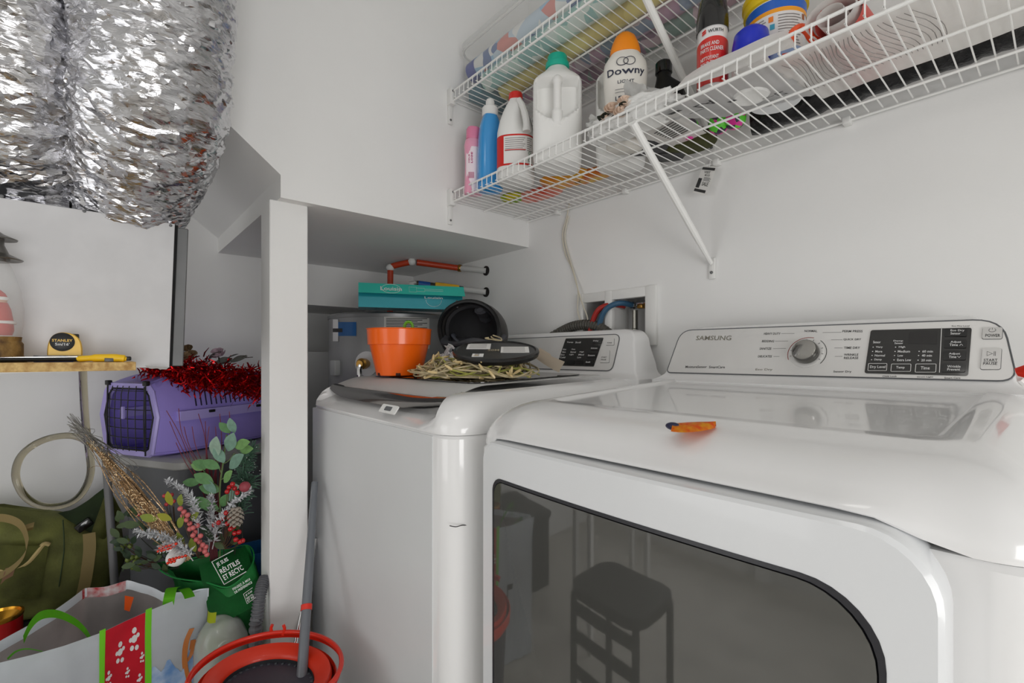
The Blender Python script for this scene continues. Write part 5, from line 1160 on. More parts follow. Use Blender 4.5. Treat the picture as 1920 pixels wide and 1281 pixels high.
for z_, r_ in ((zpx(585), .0215), (zpx(612), .0175)):
    bm = NB(); lathe(bm, [(r_ - .003, -.003), (r_, -.002), (r_, .002), (r_ - .003, .003)], (lc.x, lc.y + .006, z_), 20); ob('white_trim', fix(bm), M_paper, fg)
bm = NB(); ball(bm, (lc.x, lc.y + .006, zpx(544)), .0095, 14, 10); ob('figurine_head', bm, mat('skin_tone', (222, 178, 150), .5), fg, 60)
bm = NB(); lathe(bm, [(.0115, -.002), (.0115, .003), (.009, .004)], (lc.x, lc.y + .006, zpx(541)), 16); ob('hat_trim', fix(bm), M_paper, fg)
bm = NB(); lathe(bm, [(.0105, 0), (.007, .008), (.001, .014)], (lc.x, lc.y + .006, zpx(539)), 16); ob('hat', fix(bm), bpy.data.materials['coat_red'], fg)
# torn white paper under the cabinet corner
f = bil(at(268, 684, X=-1.32), at(318, 687, X=-1.32), at(312, 693, X=-1.25), at(280, 691, X=-1.25)); bm = NB(); sheet(bm, 8, 3, lambda a, b: f(a, b) + Vector((0, 0, .003 * nz((a * 9, b * 3, 0), 1))), .0008); ob('torn_paper', bm, M_paper, hv, 60)

# drain hose loop and grey pipe
M_hose = mat('clear_hose', (196, 188, 166), .06, trans=1, ior=1.38)
tl = thing('clear_hose', 'clear plastic drain tube hanging in a loop under the plank', 'hose', P(155, 697, 1.25))
pp = [(155, 690), (157, 740), (161, 800), (168, 850), (170, 885), (160, 915), (140, 938), (110, 949), (76, 948), (48, 932), (32, 905), (30, 880), (40, 855), (62, 835), (92, 822), (125, 817), (152, 822), (172, 836)]
hp = [P(u, v, 1.24 + .0012 * (v - 690) ** .5 * 3 + (.03 if i > 13 else 0)) for i, (u, v) in enumerate(pp)]; hp[0].z = ZP - .017
hp[0] = Vector((hp[0].x, hp[0].y, 1.077))
bm = NB(); tube(bm, spline(hp, 8), .0088, 12); ob('tube', bm, M_hose, tl)
bm = NB(); q = P(155, 694, 1.24); tube(bm, [hp[0] + Vector((0, 0, -.006)), hp[0] + Vector((0, 0, .006))], .0105, 12); ob('ferrule', bm, M_black, tl)
tg_ = thing('grey_pipe', 'thin grey plastic pipe standing behind the olive bag', 'pipe', P(216, 1150, 1.42))
a = P(198, 850, 1.44); b = P(216, 1110, 1.42); base_ = a + (b - a) * (a.z / (a.z - b.z)); 
bm = NB(); tube(bm, [a, a.lerp(base_, .5), base_], .0105, 12); ob('pipe_tube', bm, mat('pipe_grey', (112, 112, 114), .45), tg_)

# ================================================================== under the stairs: bins, carrier, tinsel
cP = P(305, 862, 1.335); e1 = Vector((math.cos(math.radians(119)), math.sin(math.radians(119)), 0)); e2 = Vector((-e1.y, e1.x, 0)); zc0 = cP.z
def cx_(s, w, h): return cP + e1 * s + e2 * w + Vector((0, 0, h))   # s back from the door, w to the left, h up
# grey tote bin under it
gb = thing('lidded_bin', 'dark grey plastic bin with pale grey lid under the purple carrier', 'bin', cx_(.16, .14, -zc0))
def gcorner(s, w): q = cx_(s, w, 0); return (q.x, q.y)
bm = NB(); rr0 = [(.0, -.03), (.40, -.03), (.40, .235), (.0, .235)]
def brect(i, z): 
    pts = rrect(.015 + i, .40 - i, -.05 + i, .235 - i, .03, 5); return [Vector((*gcorner(a, b), z)) for a, b in pts]
skin_rings(bm, [brect(.03, .0), brect(.028, .01), brect(.012, zc0 - .035)]); ob('bin_body', fix(bm), mat('dark_grey_tub', (92, 94, 98), .5), gb, 40)
bm = NB(); skin_rings(bm, [brect(.004, zc0 - .034), brect(0, zc0 - .03), brect(0, zc0 - .012), brect(.008, zc0 - .004), brect(.02, zc0 - .001)]); ob('bin_lid', fix(bm), mat('pale_grey_lid', (158, 158, 156), .45), gb, 40)
# carrier
M_lav = mat('lavender_plastic', (166, 150, 236), .38, var=.06, vscale=6); M_lav2 = mat('pale_lavender', (176, 164, 230), .36)
pcar = thing('pet_carrier', 'lavender plastic pet carrier with black wire door on the grey bin', 'pet carrier', cx_(.2, .135, 0))
HW = .135
def sect(s, hb, ht, hm_, z0, zm, z1, ch=.03):
    m = HW
    lowr = [cx_(s, m - hb, z0), cx_(s, m - hb - .004, z0 + .006), cx_(s, m - hm_, zm), ]
    return dict(lo=[cx_(s, m + hm_, zm), cx_(s, m + hb + .004, z0 + .008), cx_(s, m + hb - .01, z0), cx_(s, m - hb + .01, z0), cx_(s, m - hb - .004, z0 + .008), cx_(s, m - hm_, zm)],
                up=[cx_(s, m - hm_, zm), cx_(s, m - ht - .006, z1 - ch), cx_(s, m - ht + ch * .7, z1), cx_(s, m + ht - ch * .7, z1), cx_(s, m + ht + .006, z1 - ch), cx_(s, m + hm_, zm)])
zm = .118
S_ = [sect(0, .098, .098, .126, .004, zm, .212, .022), sect(.012, .10, .10, .128, .003, zm, .218, .025), sect(.055, .104, .102, .128, .0, zm, .232, .03), sect(.075, .108, .104, .129, 0, zm, .236, .032), sect(.36, .108, .104, .129, 0, zm, .236, .032), sect(.39, .1, .098, .122, .004, zm, .224, .03)]
for key, nm, m in (('lo', 'lower_shell', M_lav), ('up', 'upper_shell', M_lav)):
    bm = NB(); R = [[bm.verts.new(p) for p in q[key]] for q in S_]
    for a, b in zip(R, R[1:]):
        for i in range(5): bm.faces.new((a[i], a[i + 1], b[i + 1], b[i]))
    bm.faces.new(R[-1]); bmesh.ops.bevel(bm, geom=[e for e in bm.edges if len(e.link_faces) == 2], offset=.005, segments=2, affect='EDGES'); fix(bm)
    o = ob(nm, bm, m, pcar, 40)
    if key == 'up': usl = o
    else: lsl = o
bm = NB()
def flange(s0, s1, w0, w1, z0, z1): skin_rings(bm, [[cx_(s, w, z) for s, w in ((s0, w0), (s1, w0), (s1, w1), (s0, w1))] for z in (z0, z1)])
flange(.045, .395, -.008, .02, zm - .016, zm + .012); flange(.045, .395, .25, .278, zm - .016, zm + .012); fix(bm); ob('seam_flange', bm, M_lav2, pcar, 0)
# front frame
def fr_loop(k, s): # scaled front outline
    c = cx_(s, HW, .11); q = [p for p in S_[0]['up'][:-1]] + [p for p in S_[0]['lo'][:-1]]
    return [c + (p - S_[0]['lo'][0] + (S_[0]['lo'][0] - cx_(0, HW, .11))) * k for p in q]
bm = NB(); lp = [fr_loop(1.015, -.004), fr_loop(.99, -.009), fr_loop(.86, -.006), fr_loop(.84, .004), fr_loop(.98, .006)]
skin_rings(bm, [[p + e1 * 0 for p in l] for l in lp], False, False, True); fix(bm); ob('front_frame', bm, M_lav2, pcar, 30)
# door bars
bm = NB(); fl_ = fr_loop(.84, -.004); tube(bm, [p - e1 * .002 for p in fl_], .0026, 6, closed=True); dbar = ob('wire_door', bm, M_black, pcar)
zlo, zhi = .030, .190
for i in range(7):
    h = lerp(zlo, zhi, i / 6); hwid = lerp(.083, .106, 1 - abs(h - zm) / .1) if abs(h - zm) < .1 else .083
    bm = NB(); tube(bm, spline([cx_(-.004, HW - hwid, h), cx_(-.014, HW - hwid * .5, h), cx_(-.016, HW, h), cx_(-.014, HW + hwid * .5, h), cx_(-.004, HW + hwid, h)], 3), .0013, 5); ob('cross_bar', bm, M_black, dbar)
for i in range(6):
    w = lerp(-.075, .075, i / 5); k = .016 - .010 * (w / .1) ** 2
    bm = NB(); tube(bm, [cx_(-k + .004, HW + w * .9, zlo - .012), cx_(-k, HW + w, zlo + .01), cx_(-k - .002, HW + w, zm), cx_(-k, HW + w, zhi - .01), cx_(-k + .004, HW + w * .9, zhi + .014)], .0013, 5); ob('upright_bar', bm, M_black, dbar)
for w in (-.082, .082):
    bm = NB(); tube(bm, [cx_(-.012, HW + w, zlo - .022), cx_(-.013, HW + w * 1.02, zm), cx_(-.012, HW + w, zhi + .02)], .0022, 6); ob('hinge_rod', bm, M_black, dbar)
    bm = NB(); box(bm, -.008, .008, -.006, .006, -.007, .007, bev=.002); xf(bm, basis(cx_(-.010, HW + w, .212), e2, e1, Vector((0, 0, 1)))); ob('hinge_block', bm, M_black, pcar)
bm = NB(); box(bm, -.004, .004, -.004, .004, -.018, .018, bev=.002); xf(bm, basis(cx_(-.020, HW, zm + .01), e2, e1, Vector((0, 0, 1)))); ob('latch', bm, M_lav2, dbar)
# vent slots on the near side, shade of the openings painted as raised dark strips
me = None
slope = (Vector((0, 0, .236 - .032 - zm)) + e2 * (.129 - .110)).normalized(); nrm = (-e2 * slope.z + Vector((0, 0, 1)) * slope.dot(e2)).normalized()
bm = NB(); box(bm, -.0022, .0022, -.0008, .0008, 0, .062, bev=.0006, seg=1); vs_me = mk('vent_slot', bm, mat('slot_dark', (38, 32, 60), .7), 0)
for k in range(16):
    s = .105 + .0165 * k; base = cx_(s, HW - .129, zm) + slope * .022 + nrm * .0006
    put('vent_slot', vs_me, basis(base, e1, nrm, slope), usl)
for s in (.12, .26):
    bm = NB(); lathe(bm, [(.024, 0), (.022, .012), (.001, .013)], cx_(s, HW - .03 + .04, .235), 18); ob('handle_post', fix(bm), M_lav2, usl)
for s in (.14, .31):
    bm = NB(); box(bm, -.009, .009, -.004, .003, -.004, .004, bev=.001); xf(bm, basis(cx_(s, -.009, zm + .004), e1, e2, Vector((0, 0, 1)))); ob('clip', bm, M_black, pcar)
# red tinsel on top of the carrier
ts = thing('tinsel_garland', 'shiny red tinsel garland draped over the carrier top', 'tinsel', cx_(.2, .1, .24))
path = spline([P(282, 697, 1.42), P(320, 692, 1.42), P(355, 690, 1.43), P(392, 694, 1.45), P(430, 702, 1.48), P(465, 706, 1.52), P(492, 716, 1.53)], 10)
path2 = spline([P(330, 706, 1.40), P(370, 712, 1.40), P(410, 716, 1.43), P(450, 722, 1.47), P(486, 738, 1.48)], 10)
rg_ = random.Random(5)
def tinsel_mesh(paths, n, L, w, spread):
    bm = NB()
    for i in range(n):
        pth = rg_.choice(paths); c = rg_.choice(pth) + Vector([rg_.gauss(0, .3) * spread for _ in range(3)])
        d = Vector((rg_.uniform(-1, 1), rg_.uniform(-1, 1), rg_.uniform(-1, 1))).normalized(); u = d.orthogonal().normalized(); l = L * rg_.uniform(.6, 1.4)
        tw_ = rg_.uniform(-1.5, 1.5); u2 = Matrix.Rotation(tw_, 3, d) @ u; m = c + d * l * .5 + u.cross(d) * l * .15
        v = [bm.verts.new(p) for p in (c - u * w, c + u * w, m + u2 * w, m - u2 * w, c + d * l + u2 * w * .4, c + d * l - u2 * w * .4)]
        bm.faces.new((v[0], v[1], v[2], v[3])); bm.faces.new((v[3], v[2], v[4], v[5]))
    return bm
M_tin = mat('red_foil', (206, 16, 20), .22, metal=.85); M_tin2 = mat('dark_red_foil', (120, 6, 14), .3, metal=.8)
ob('bright_strands', tinsel_mesh([path, path2], 1500, .024, .0022, .045), M_tin, ts, 0, kind='stuff')
ob('dark_strands', tinsel_mesh([path, path2], 900, .026, .0022, .05), M_tin2, ts, 0, kind='stuff')
bm = NB(); tube(bm, path, .006, 6); tube(bm, path2, .006, 6); ob('cord', bm, M_tin2, ts)
for i, (u, v, d, rr, c, lb) in enumerate(((356, 668, 1.44, .020, (150, 122, 92), 'dusty beige fabric rose on the tinsel beside the cabinet'), (350, 655, 1.46, .016, (128, 104, 74), 'small brown fabric rosebud above the beige rose'), (408, 664, 1.46, .021, (176, 152, 164), 'pale mauve fabric rose on the tinsel'))):
    c_ = P(u, v, d); fl = thing('fabric_rose', lb, 'flower', c_, 'faded roses on the tinsel'); bm = NB(); rose(bm, c_, rr, (.4, -.3, .6), 20 + i); ob('petals', bm, mat('rose_%d' % i, c, .8), fl, 60)
    bm = NB(); tube(bm, [c_, c_ + Vector((0, .01, -.05))], .002, 5); ob('stem', bm, M_leafd, fl)
lfme = mk('leaf', leaf_bm(.05, .026), mat('grey_leaf', (88, 88, 84), .7))
tw2 = thing('dried_twig', 'dark dried twig with grey leaves poking out of the tinsel', 'twig', P(430, 676, 1.46))
bm = NB(); tube(bm, spline([P(405, 684, 1.46), P(430, 678, 1.46), P(452, 672, 1.47), P(474, 670, 1.47)], 5), .0013, 5); tube(bm, [P(448, 673, 1.47), P(462, 666, 1.47)], .001, 5); ob('twig_stem', bm, mat('bark_dark', (56, 44, 40), .7), tw2)
for k, (u, v) in enumerate(((392, 674), (418, 678), (432, 680), (404, 682))): put('leaf', lfme, basis(P(u, v, 1.455), RD, (RD * .7 + Vector((0, 0, .3 - .2 * k))).normalized(), -VD) if False else Matrix.Translation(P(u, v, 1.455)) @ Euler((.5, .3 * k, -.9 + .5 * k), 'XYZ').to_matrix().to_4x4(), tw2)

# ================================================================== green bag with seasonal sprigs
P_plain = P
def P(u, v, d): return P_plain(u, v, d + .055)
def loops_shell(loops, k=5, m=6, wr=.0, seed=0, closed=True):
    """surface through stacked closed loops of equal count"""
    L = [spline(l, k, True) for l in loops]; n = len(L[0]); out = []
    cols = [spline([l[i] for l in L], m) for i in range(n)]
    rings = [[cols[i][j] for i in range(n)] for j in range(len(cols[0]))]
    if wr:
        for j, r in enumerate(rings):
            for i in range(n): r[i] = r[i] + Vector((nz(r[i], 16, seed), nz(r[i], 16, seed + 2), nz(r[i], 16, seed + 4) * .6)) * wr
    return rings
gbag = thing('shopping_bag', 'green reusable shopping bag stuffed with seasonal sprigs', 'bag', P(430, 1250, 1.22))
rim = [P(294, 1058, 1.27), P(345, 1050, 1.30), P(405, 1038, 1.31), P(464, 1023, 1.28), P(474, 1056, 1.23), P(432, 1100, 1.18), P(384, 1092, 1.19), P(322, 1082, 1.22)]
midl = [P(335, 1112, 1.27), P(360, 1110, 1.30), P(410, 1110, 1.31), P(478, 1100, 1.28), P(489, 1135, 1.23), P(452, 1158, 1.18), P(408, 1150, 1.18), P(355, 1130, 1.22)]
base = [Vector((lerp(p.x, -1.55, .15), lerp(p.y, .22, .15), .30)) for p in midl]; bot = [Vector((p.x, p.y, .012)) for p in base]
M_gbag = mat('green_nonwoven', (16, 116, 48), .6, var=.18, vscale=14, bump=.15, bscale=120)
bm = NB(); skin_rings(bm, loops_shell([rim, midl, base, bot], 6, 6, .016, 3), False, True); ob('bag_cloth', bm, M_gbag, gbag, 80)
bm = NB(); tube(bm, [p for p in spline(rim, 6, True)], .002, 6, closed=True); ob('hem', bm, mat('green_hem', (22, 128, 58), .6), gbag)
# printed side flap leaning outwards
pnl = bil(P(398, 1178, 1.135), P(490, 1128, 1.185), P(461, 1022, 1.285), P(372, 1062, 1.205))
bm = NB(); sheet(bm, 12, 12, lambda a, b: pnl(a, b) + (-VD) * (.012 * math.sin(a * PI) * (1 - .3 * b) + .003 * nz((a * 4, b * 4, 0), 1.2)), .0015); flap = ob('printed_flap', bm, M_gbag, gbag, 80)
tx0 = bil(P(423, 1094, 1.13), P(464, 1070, 1.14), P(441, 1030, 1.16), P(400, 1052, 1.15))
bm = NB(); fn = lambda a, b: tx0(a, b) - VD * .006
for s_, a1, b0, b1 in (('JE SUIS', .62, .68, .88), ('RÉUTILIS', .97, .40, .64), ('ET RECYC', .97, .12, .33)): text(bm, s_, lambda a, b: fn(lerp(.1, a1, a), lerp(b0, b1, b)))
tube(bm, [fn(.98, 1), fn(0, 1), fn(0, 0), fn(1.0, 0)], .0011, 4)
tx1 = bil(P(444, 1112, 1.13), P(476, 1092, 1.14), P(470, 1080, 1.15), P(437, 1100, 1.14)); fn1 = lambda a, b: tx1(a, b) - VD * .006
text(bm, 'PENSEZ À MOI', lambda a, b: fn1(a * .98, lerp(.55, .95, b))); text(bm, 'DE PRÉFÉRENCE', lambda a, b: fn1(a, lerp(.05, .45, b)))
tx2 = bil(P(466, 1130, 1.13), P(482, 1118, 1.14), P(476, 1100, 1.15), P(459, 1112, 1.14)); fn2 = lambda a, b: tx2(a, b) - VD * .006
tube(bm, [fn2(1, 1), fn2(0, 1), fn2(0, 0), fn2(1, 0)], .0007, 4)
for s_, b0, b1 in (('JE SUIS', .62, .84), ('RÉUTIL', .36, .56), ('ET RE', .1, .3)): text(bm, s_, lambda a, b: fn2(lerp(.12, .85, a), lerp(b0, b1, b)))
ob('lettering', bm, M_pr, flap, 0, kind='stuff')
# gold twigs
gt = thing('gold_twig_bundle', 'long bundle of glittery gold twigs leaning out of the green bag', 'twigs', P(345, 1050, 1.2))
rg_ = random.Random(11); bmA = NB(); bmB = NB()
for i in range(46):
    t_ = rg_.uniform(.55, 1.0); sp = rg_.gauss(0, 1); pts = []
    for k in range(7):
        s = k / 6 * t_; u = lerp(352, 160, s); v = lerp(1050, 815, s); w = (5 + 16 * math.sin(min(1, s * 1.15) * PI)) * sp * .55
        pts.append(P(u + w * .75 + rg_.uniform(-2, 2), v - w * .6 + rg_.uniform(-2, 2), 1.17 + .02 * rg_.gauss(0, 1) * s + .02 * s))
    tube(bmA, spline(pts, 3), .0013, 4)
    if i % 3 == 0:
        e = pts[-1]; 
        for q in range(3): tube(bmB, spline([e, e + Vector((-.012, -.012 * q + .01, .02)) , P(125 + 22 * rg_.random(), 775 + 40 * rg_.random(), 1.19)], 3), .0007, 4)
ob('twigs', bmA, mat('gold_glitter', (232, 190, 140), .3, metal=.3, var=.55, vscale=260), gt, 60, kind='stuff'); ob('twig_tips', bmB, mat('silver_tips', (176, 172, 166), .35, metal=.6), gt, kind='stuff')
bm = NB(); rg_ = random.Random(12)
for i in range(260):
    s = rg_.uniform(.1, .95); w = rg_.gauss(0, 1) * (4 + 12 * math.sin(s * PI)) * .6; ball(bm, P(lerp(352, 160, s) + w * .75, lerp(1050, 815, s) - w * .6, 1.150 + .02 * s), .0015, 4, 3)
ob('glitter_beads', bm, mat('pale_gold', (246, 220, 176), .2, metal=.6), gt, 0, kind='stuff')
bm = NB()
for i in range(5):
    a = P(200 + 30 * i, 880 + 34 * i, 1.16); tube(bm, spline([a, a + Vector((-.01, -.02, .01)), a + Vector((-.005 + .01 * i, -.035 + .02 * i, .004 - .01 * i))], 3), .0006, 4)
ob('loose_wires', bm, bpy.data.materials['gold_glitter'], gt, kind='stuff')
# red twigs
rtw = thing('red_twig_branch', 'dark red curly twigs rising in front of the purple carrier', 'twigs', P(400, 960, 1.25))
bm = NB(); rg_ = random.Random(21)
for (u, v) in ((312, 770), (318, 790), (335, 766), (345, 800), (372, 776), (385, 790), (392, 800), (412, 776), (430, 772), (330, 830), (360, 800), (404, 800)):
    b0 = P(400 + rg_.uniform(-8, 8), 960, 1.25); e = P(u, v, 1.22 + rg_.uniform(-.02, .02)); m1 = b0.lerp(e, .4) + Vector((rg_.uniform(-.01, .01), rg_.uniform(-.01, .01), .01)); m2 = b0.lerp(e, .75) + Vector((rg_.uniform(-.012, .012), rg_.uniform(-.012, .012), 0)); tube(bm, spline([b0, m1, m2, e], 5), .0011, 4)
ob('twigs', bm, mat('red_twig', (112, 28, 44), .5), rtw, kind='stuff')
bm = NB()
for k in range(5): tube(bm, spline([P(396 + 3 * k, 1060, 1.24), P(394 + 3 * k, 1000, 1.25), P(390 + 5 * k, 930, 1.25), P(378 + 9 * k, 880, 1.24)], 5), .0026, 5)
ob('stems', bm, mat('red_stem', (84, 22, 30), .6), rtw, kind='stuff')
# eucalyptus branch, leaves one by one
def face_leaf(u, v, d, ang, L, roll=0.0, tilt=.25):
    """leaf base at a pixel, pointing at an angle in the picture (0 right, 90 up), blade roughly towards the room"""
    dr = RD * math.cos(math.radians(ang)) + Vector((0, 0, 1)) * math.sin(math.radians(ang)) - VD * tilt; dr.normalize()
    n = (-VD + Vector((0, 0, .3)) + RD * roll); n = (n - dr * n.dot(dr)).normalized(); x = dr.cross(n)
    return basis(P(u, v, d), x * L, dr * L, n * L)
eu = thing('eucalyptus_branch', 'artificial eucalyptus branch with broad pale green leaves', 'branch', P(412, 1040, 1.22))
bm = NB(); tube(bm, spline([P(412, 1045, 1.22), P(414, 980, 1.21), P(412, 920, 1.2), P(418, 870, 1.2), P(425, 815, 1.2)], 6), .0022, 6)
for a in ((414, 960, 375, 940), (412, 915, 380, 880), (414, 900, 432, 880), (416, 890, 400, 840), (418, 870, 440, 850)): tube(bm, spline([P(a[0], a[1], 1.2), P((a[0] + a[2]) / 2, (a[1] + a[3]) / 2 + 4, 1.195), P(a[2], a[3], 1.19)], 3), .0013, 5)
ob('stem', bm, mat('green_stem', (96, 116, 70), .6), eu)
eum = [mk('leaf', leaf_bm(1, .56, .1, .12), mat('eucalyptus_%d' % i, c, .6, var=.12, vscale=4)) for i, c in enumerate(((122, 158, 140), (150, 176, 158), (92, 138, 84), (120, 164, 96)))]
for i, (u, v, ang, L, k) in enumerate(((404, 858, 78, .060, 1), (428, 846, 66, .056, 0), (430, 878, 40, .062, 0), (440, 812, 100, .042, 0), (432, 812, 130, .038, 2), (440, 838, 18, .05, 3), (412, 878, 150, .045, 2), (395, 875, 160, .044, 2), (385, 880, 155, .036, 3), (414, 920, 165, .052, 2),
    (400, 905, 150, .05, 2), (420, 905, 50, .045, 3), (424, 935, 25, .05, 0), (416, 950, 60, .042, 2), (410, 955, 150, .05, 2), (396, 945, 170, .055, 2), (420, 985, 50, .05, 0), (405, 925, 120, .05, 0), (450, 845, 10, .042, 3), (375, 905, 175, .04, 2), (432, 915, 10, .03, 1), (420, 868, 110, .05, 0))):
    put('leaf', eum[k], face_leaf(u, v, 1.185 + .004 * (i % 5), ang, L * 1.0, .3 * math.sin(i * 2.1)), eu)
# pine sprigs
for i, (pts, lb) in enumerate((([(455, 1010), (452, 950), (455, 890), (470, 845)], 'frosted dark pine sprig at upper right of the bag'), ([(440, 1040), (446, 985), (452, 935), (468, 905)], 'dark pine sprig below the frosted one'))):
    pn = thing('pine_sprig', lb, 'sprig', P(*pts[0], 1.25), 'pine sprigs in the green bag'); sp_ = spline([P(u, v, 1.25) for u, v in pts], 14)
    bm = NB(); tube(bm, sp_, .0014, 5); ob('stem', bm, M_leafd, pn)
    bm = NB(); rg_ = random.Random(31 + i)
    for k in range(300):
        c = sp_[int(len(sp_) * rg_.uniform(.4, .99))]; d = Vector((rg_.uniform(-1, 1), rg_.uniform(-1, 1), rg_.uniform(-.2, 1.2))).normalized(); e = c + d * rg_.uniform(.02, .042); tube(bm, [c, c.lerp(e, .6) + Vector((0, 0, .002)), e], .001, 3, cap=False)
    ob('needles', bm, mat('pine_needle_%d' % i, (84, 118, 98), .6), pn, kind='stuff')
    bm = NB()
    for k in range(30):
        c = sp_[int(len(sp_) * rg_.uniform(.5, .99))] + Vector((rg_.uniform(-.03, .03), rg_.uniform(-.03, .03), rg_.uniform(-.01, .04))); ball(bm, c, .0012, 5, 4)
    ob('frost', bm, M_pr, pn, kind='stuff')
# silver glitter sprigs
M_sil = mat('silver_glitter', (226, 228, 232), .3, metal=.15, var=.3, vscale=250)
for i, (pts, lb) in enumerate((([(372, 1010), (368, 960), (350, 925), (312, 900)], 'silver glitter sprig curving up and left in the bag'), ([(398, 1030), (410, 985), (432, 950), (468, 918)], 'silver glitter sprig reaching right toward the big berry'), ([(345, 1035), (325, 1015), (295, 1003), (250, 997)], 'silver glitter sprig lying over the bag edge at left'), ([(390, 1040), (396, 990), (396, 950), (394, 930)], 'upright silver glitter sprig in the middle of the bag'), ([(362, 1052), (345, 1030), (322, 1022), (300, 1030)], 'short silver glitter sprig crossing the snowman ornament'))):
    pn = thing('silver_sprig', lb, 'sprig', P(*pts[0], 1.18), 'silver sprigs in the green bag'); sp_ = spline([P(u, v, (1.16, 1.17, 1.14, 1.19, 1.115)[i]) for u, v in pts], 12)
    bm = NB(); tube(bm, sp_, .0012, 5); ob('stem', bm, M_sil, pn)
    bm = NB(); rg_ = random.Random(41 + i)
    for k in range(230):
        j = int(len(sp_) * rg_.uniform(.15, .97)); c = sp_[j]; T = (sp_[min(len(sp_) - 1, j + 1)] - sp_[max(0, j - 1)]).normalized(); side = Vector((rg_.uniform(-1, 1), rg_.uniform(-1, 1), rg_.uniform(-1, 1))).normalized()
        d = (T * .8 + side).normalized(); l = rg_.uniform(.012, .027) * (1.15 - .6 * j / len(sp_)); n = d.orthogonal().normalized() * .0022; a = c + d * l * .5
        v_ = [bm.verts.new(p) for p in (c, a + n, c + d * l, a - n)]; bm.faces.new(v_)
    ob('leaflets', bm, M_sil, pn, 0, kind='stuff')
# berries
def berries(name, label, col, pix, r, d, root, group=None, mrough=.25):
    t = thing(name, label, 'berries', P(*root, d + .02), group); bm = NB(); q = bmesh.ops.create_uvsphere(bm, u_segments=10, v_segments=7, radius=1); me = mk('berry', bm, mat(name + '_skin_%d' % len(bpy.data.materials), col, mrough, coat=.4), 80)
    bm = NB()
    for i, (u, v) in enumerate(pix):
        c = P(u, v, d + .006 * ((i * 7) % 3 - 1)); put('berry', me, Matrix.Translation(c) @ Matrix.Diagonal((r, r, r * 1.05, 1)), t)
        tube(bm, spline([P(*root, d + .02), P(lerp(root[0], u, .6), lerp(root[1], v, .55) + 5, d + .01), c], 3), .0008, 4)
    ob('stem', bm, mat('berry_stem_%d' % len(bpy.data.materials), (80, 56, 40), .6), t, kind='stuff'); return t
berries('berry_branch', 'glossy red berry spray at the right of the silver sprigs', (176, 20, 26), [(424, 962), (430, 970), (418, 972), (410, 980), (426, 982), (438, 988), (432, 992), (402, 984), (448, 998), (442, 1012), (450, 1016), (455, 1014), (436, 908), (430, 914), (440, 916), (426, 922), (445, 924), (440, 1000)], .0062, 1.17, (418, 1030), 'berry sprays in the green bag')
berries('berry_branch', 'string of dusty pink berries hanging down the bag middle', (204, 104, 104), [(338, 954), (345, 960), (343, 967), (352, 966), (350, 975), (356, 982), (362, 990), (356, 992), (366, 998), (362, 1004), (368, 1012), (374, 1016), (380, 1022), (386, 1026), (376, 1030), (384, 1034), (388, 1040), (370, 986), (376, 1005)], .0062, 1.15, (370, 1045), 'berry sprays in the green bag', .5)
berries('berry_branch', 'coral berries at the left of the gold twigs', (206, 70, 74), [(308, 930), (316, 936), (322, 928), (326, 940), (312, 946), (262, 965)], .005, 1.2, (330, 1000), 'berry sprays in the green bag')
berries('berry_branch', 'green berry cluster beside the olive bag', (112, 128, 52), [(226, 1016), (232, 1022), (220, 1024), (238, 1014), (230, 1030), (244, 1024), (222, 1010), (240, 1050), (248, 1046), (254, 1054), (244, 1060), (258, 1044), (250, 1064), (262, 1056)], .0072, 1.3, (300, 1060), None, .5)
bm = NB(); c = P(459, 913, 1.17); ball(bm, c, .0135, 18, 12); big = ob('frosted_bauble', bm, mat('frosted_red', (150, 62, 72), .5), None, 80); tag(big, 'single big frosted dark red berry ball at right of bag', 'bauble')
bm = NB(); tube(bm, spline([c, P(450, 935, 1.18), P(425, 1000, 1.2)], 5), .0013, 5); so = ob('stem', bm, M_leafd, None); so.parent = big; OFF[so] = Vector()
# pine cone
pc_ = P(442, 968, 1.16); pcn = thing('pine_cone', 'silvery brown pine cone among the berries', 'pine cone', pc_)
bm = NB(); ball(bm, pc_, .010, 10, 8, (1, 1, 2.2)); ob('core', bm, mat('cone_brown', (96, 82, 68), .8), pcn)
bm = NB(); f_ = leaf_bm(.012, .011, .2, .3, 3); sme = mk('scale', f_, mat('cone_scale', (172, 162, 150), .6), 60)
for ly in range(8):
    for k in range(7):
        a = k * 2 * PI / 7 + ly * .45; z = .022 - ly * .0058; r = .010 * math.sin(PI * (ly + 1) / 9.5); M = Matrix.Translation(pc_ + Vector((r * math.cos(a), r * math.sin(a), z))) @ Matrix.Rotation(a - PI / 2, 4, 'Z') @ Matrix.Rotation(-.5, 4, 'X'); put('scale', sme, M, pcn)
# snowman ornament
sn = thing('snowman_ornament', 'white fabric snowman ornament with red sequin scarf in the bag', 'ornament', P(322, 1056, 1.14))
bm = NB(); ball(bm, P(330, 1046, 1.15), .022, 20, 14, (1, 1, .95)); ob('snow_body', bm, M_paper, sn, 80)
bm = NB(); ball(bm, P(322, 1022, 1.16), .017, 20, 14); ob('head', bm, M_paper, sn, 80)
M_seq = mat('orange_red_sequin', (226, 52, 22), .2, metal=.4, coat=.4)
for (u, v, n) in ((300, 1028, 12), (318, 1050, 9)):
    bm = NB(); rg_ = random.Random(u)
    for k in range(n): 
        q = P(u + (k % 6) * 6 - 3 * (k // 6), v - (k % 6) * 1.6 + 6 * (k // 6), 1.112); ball(bm, q, .0038, 8, 6)
    ob('sequin_scarf' if n == 12 else 'sequin_button', bm, M_seq, sn, 80, kind='stuff')
bm = NB(); lathe(bm, [(.0035, 0), (.001, .014)], P(322, 1021, 1.142), 8, -VD); ob('nose', fix(bm), M_orange, sn)
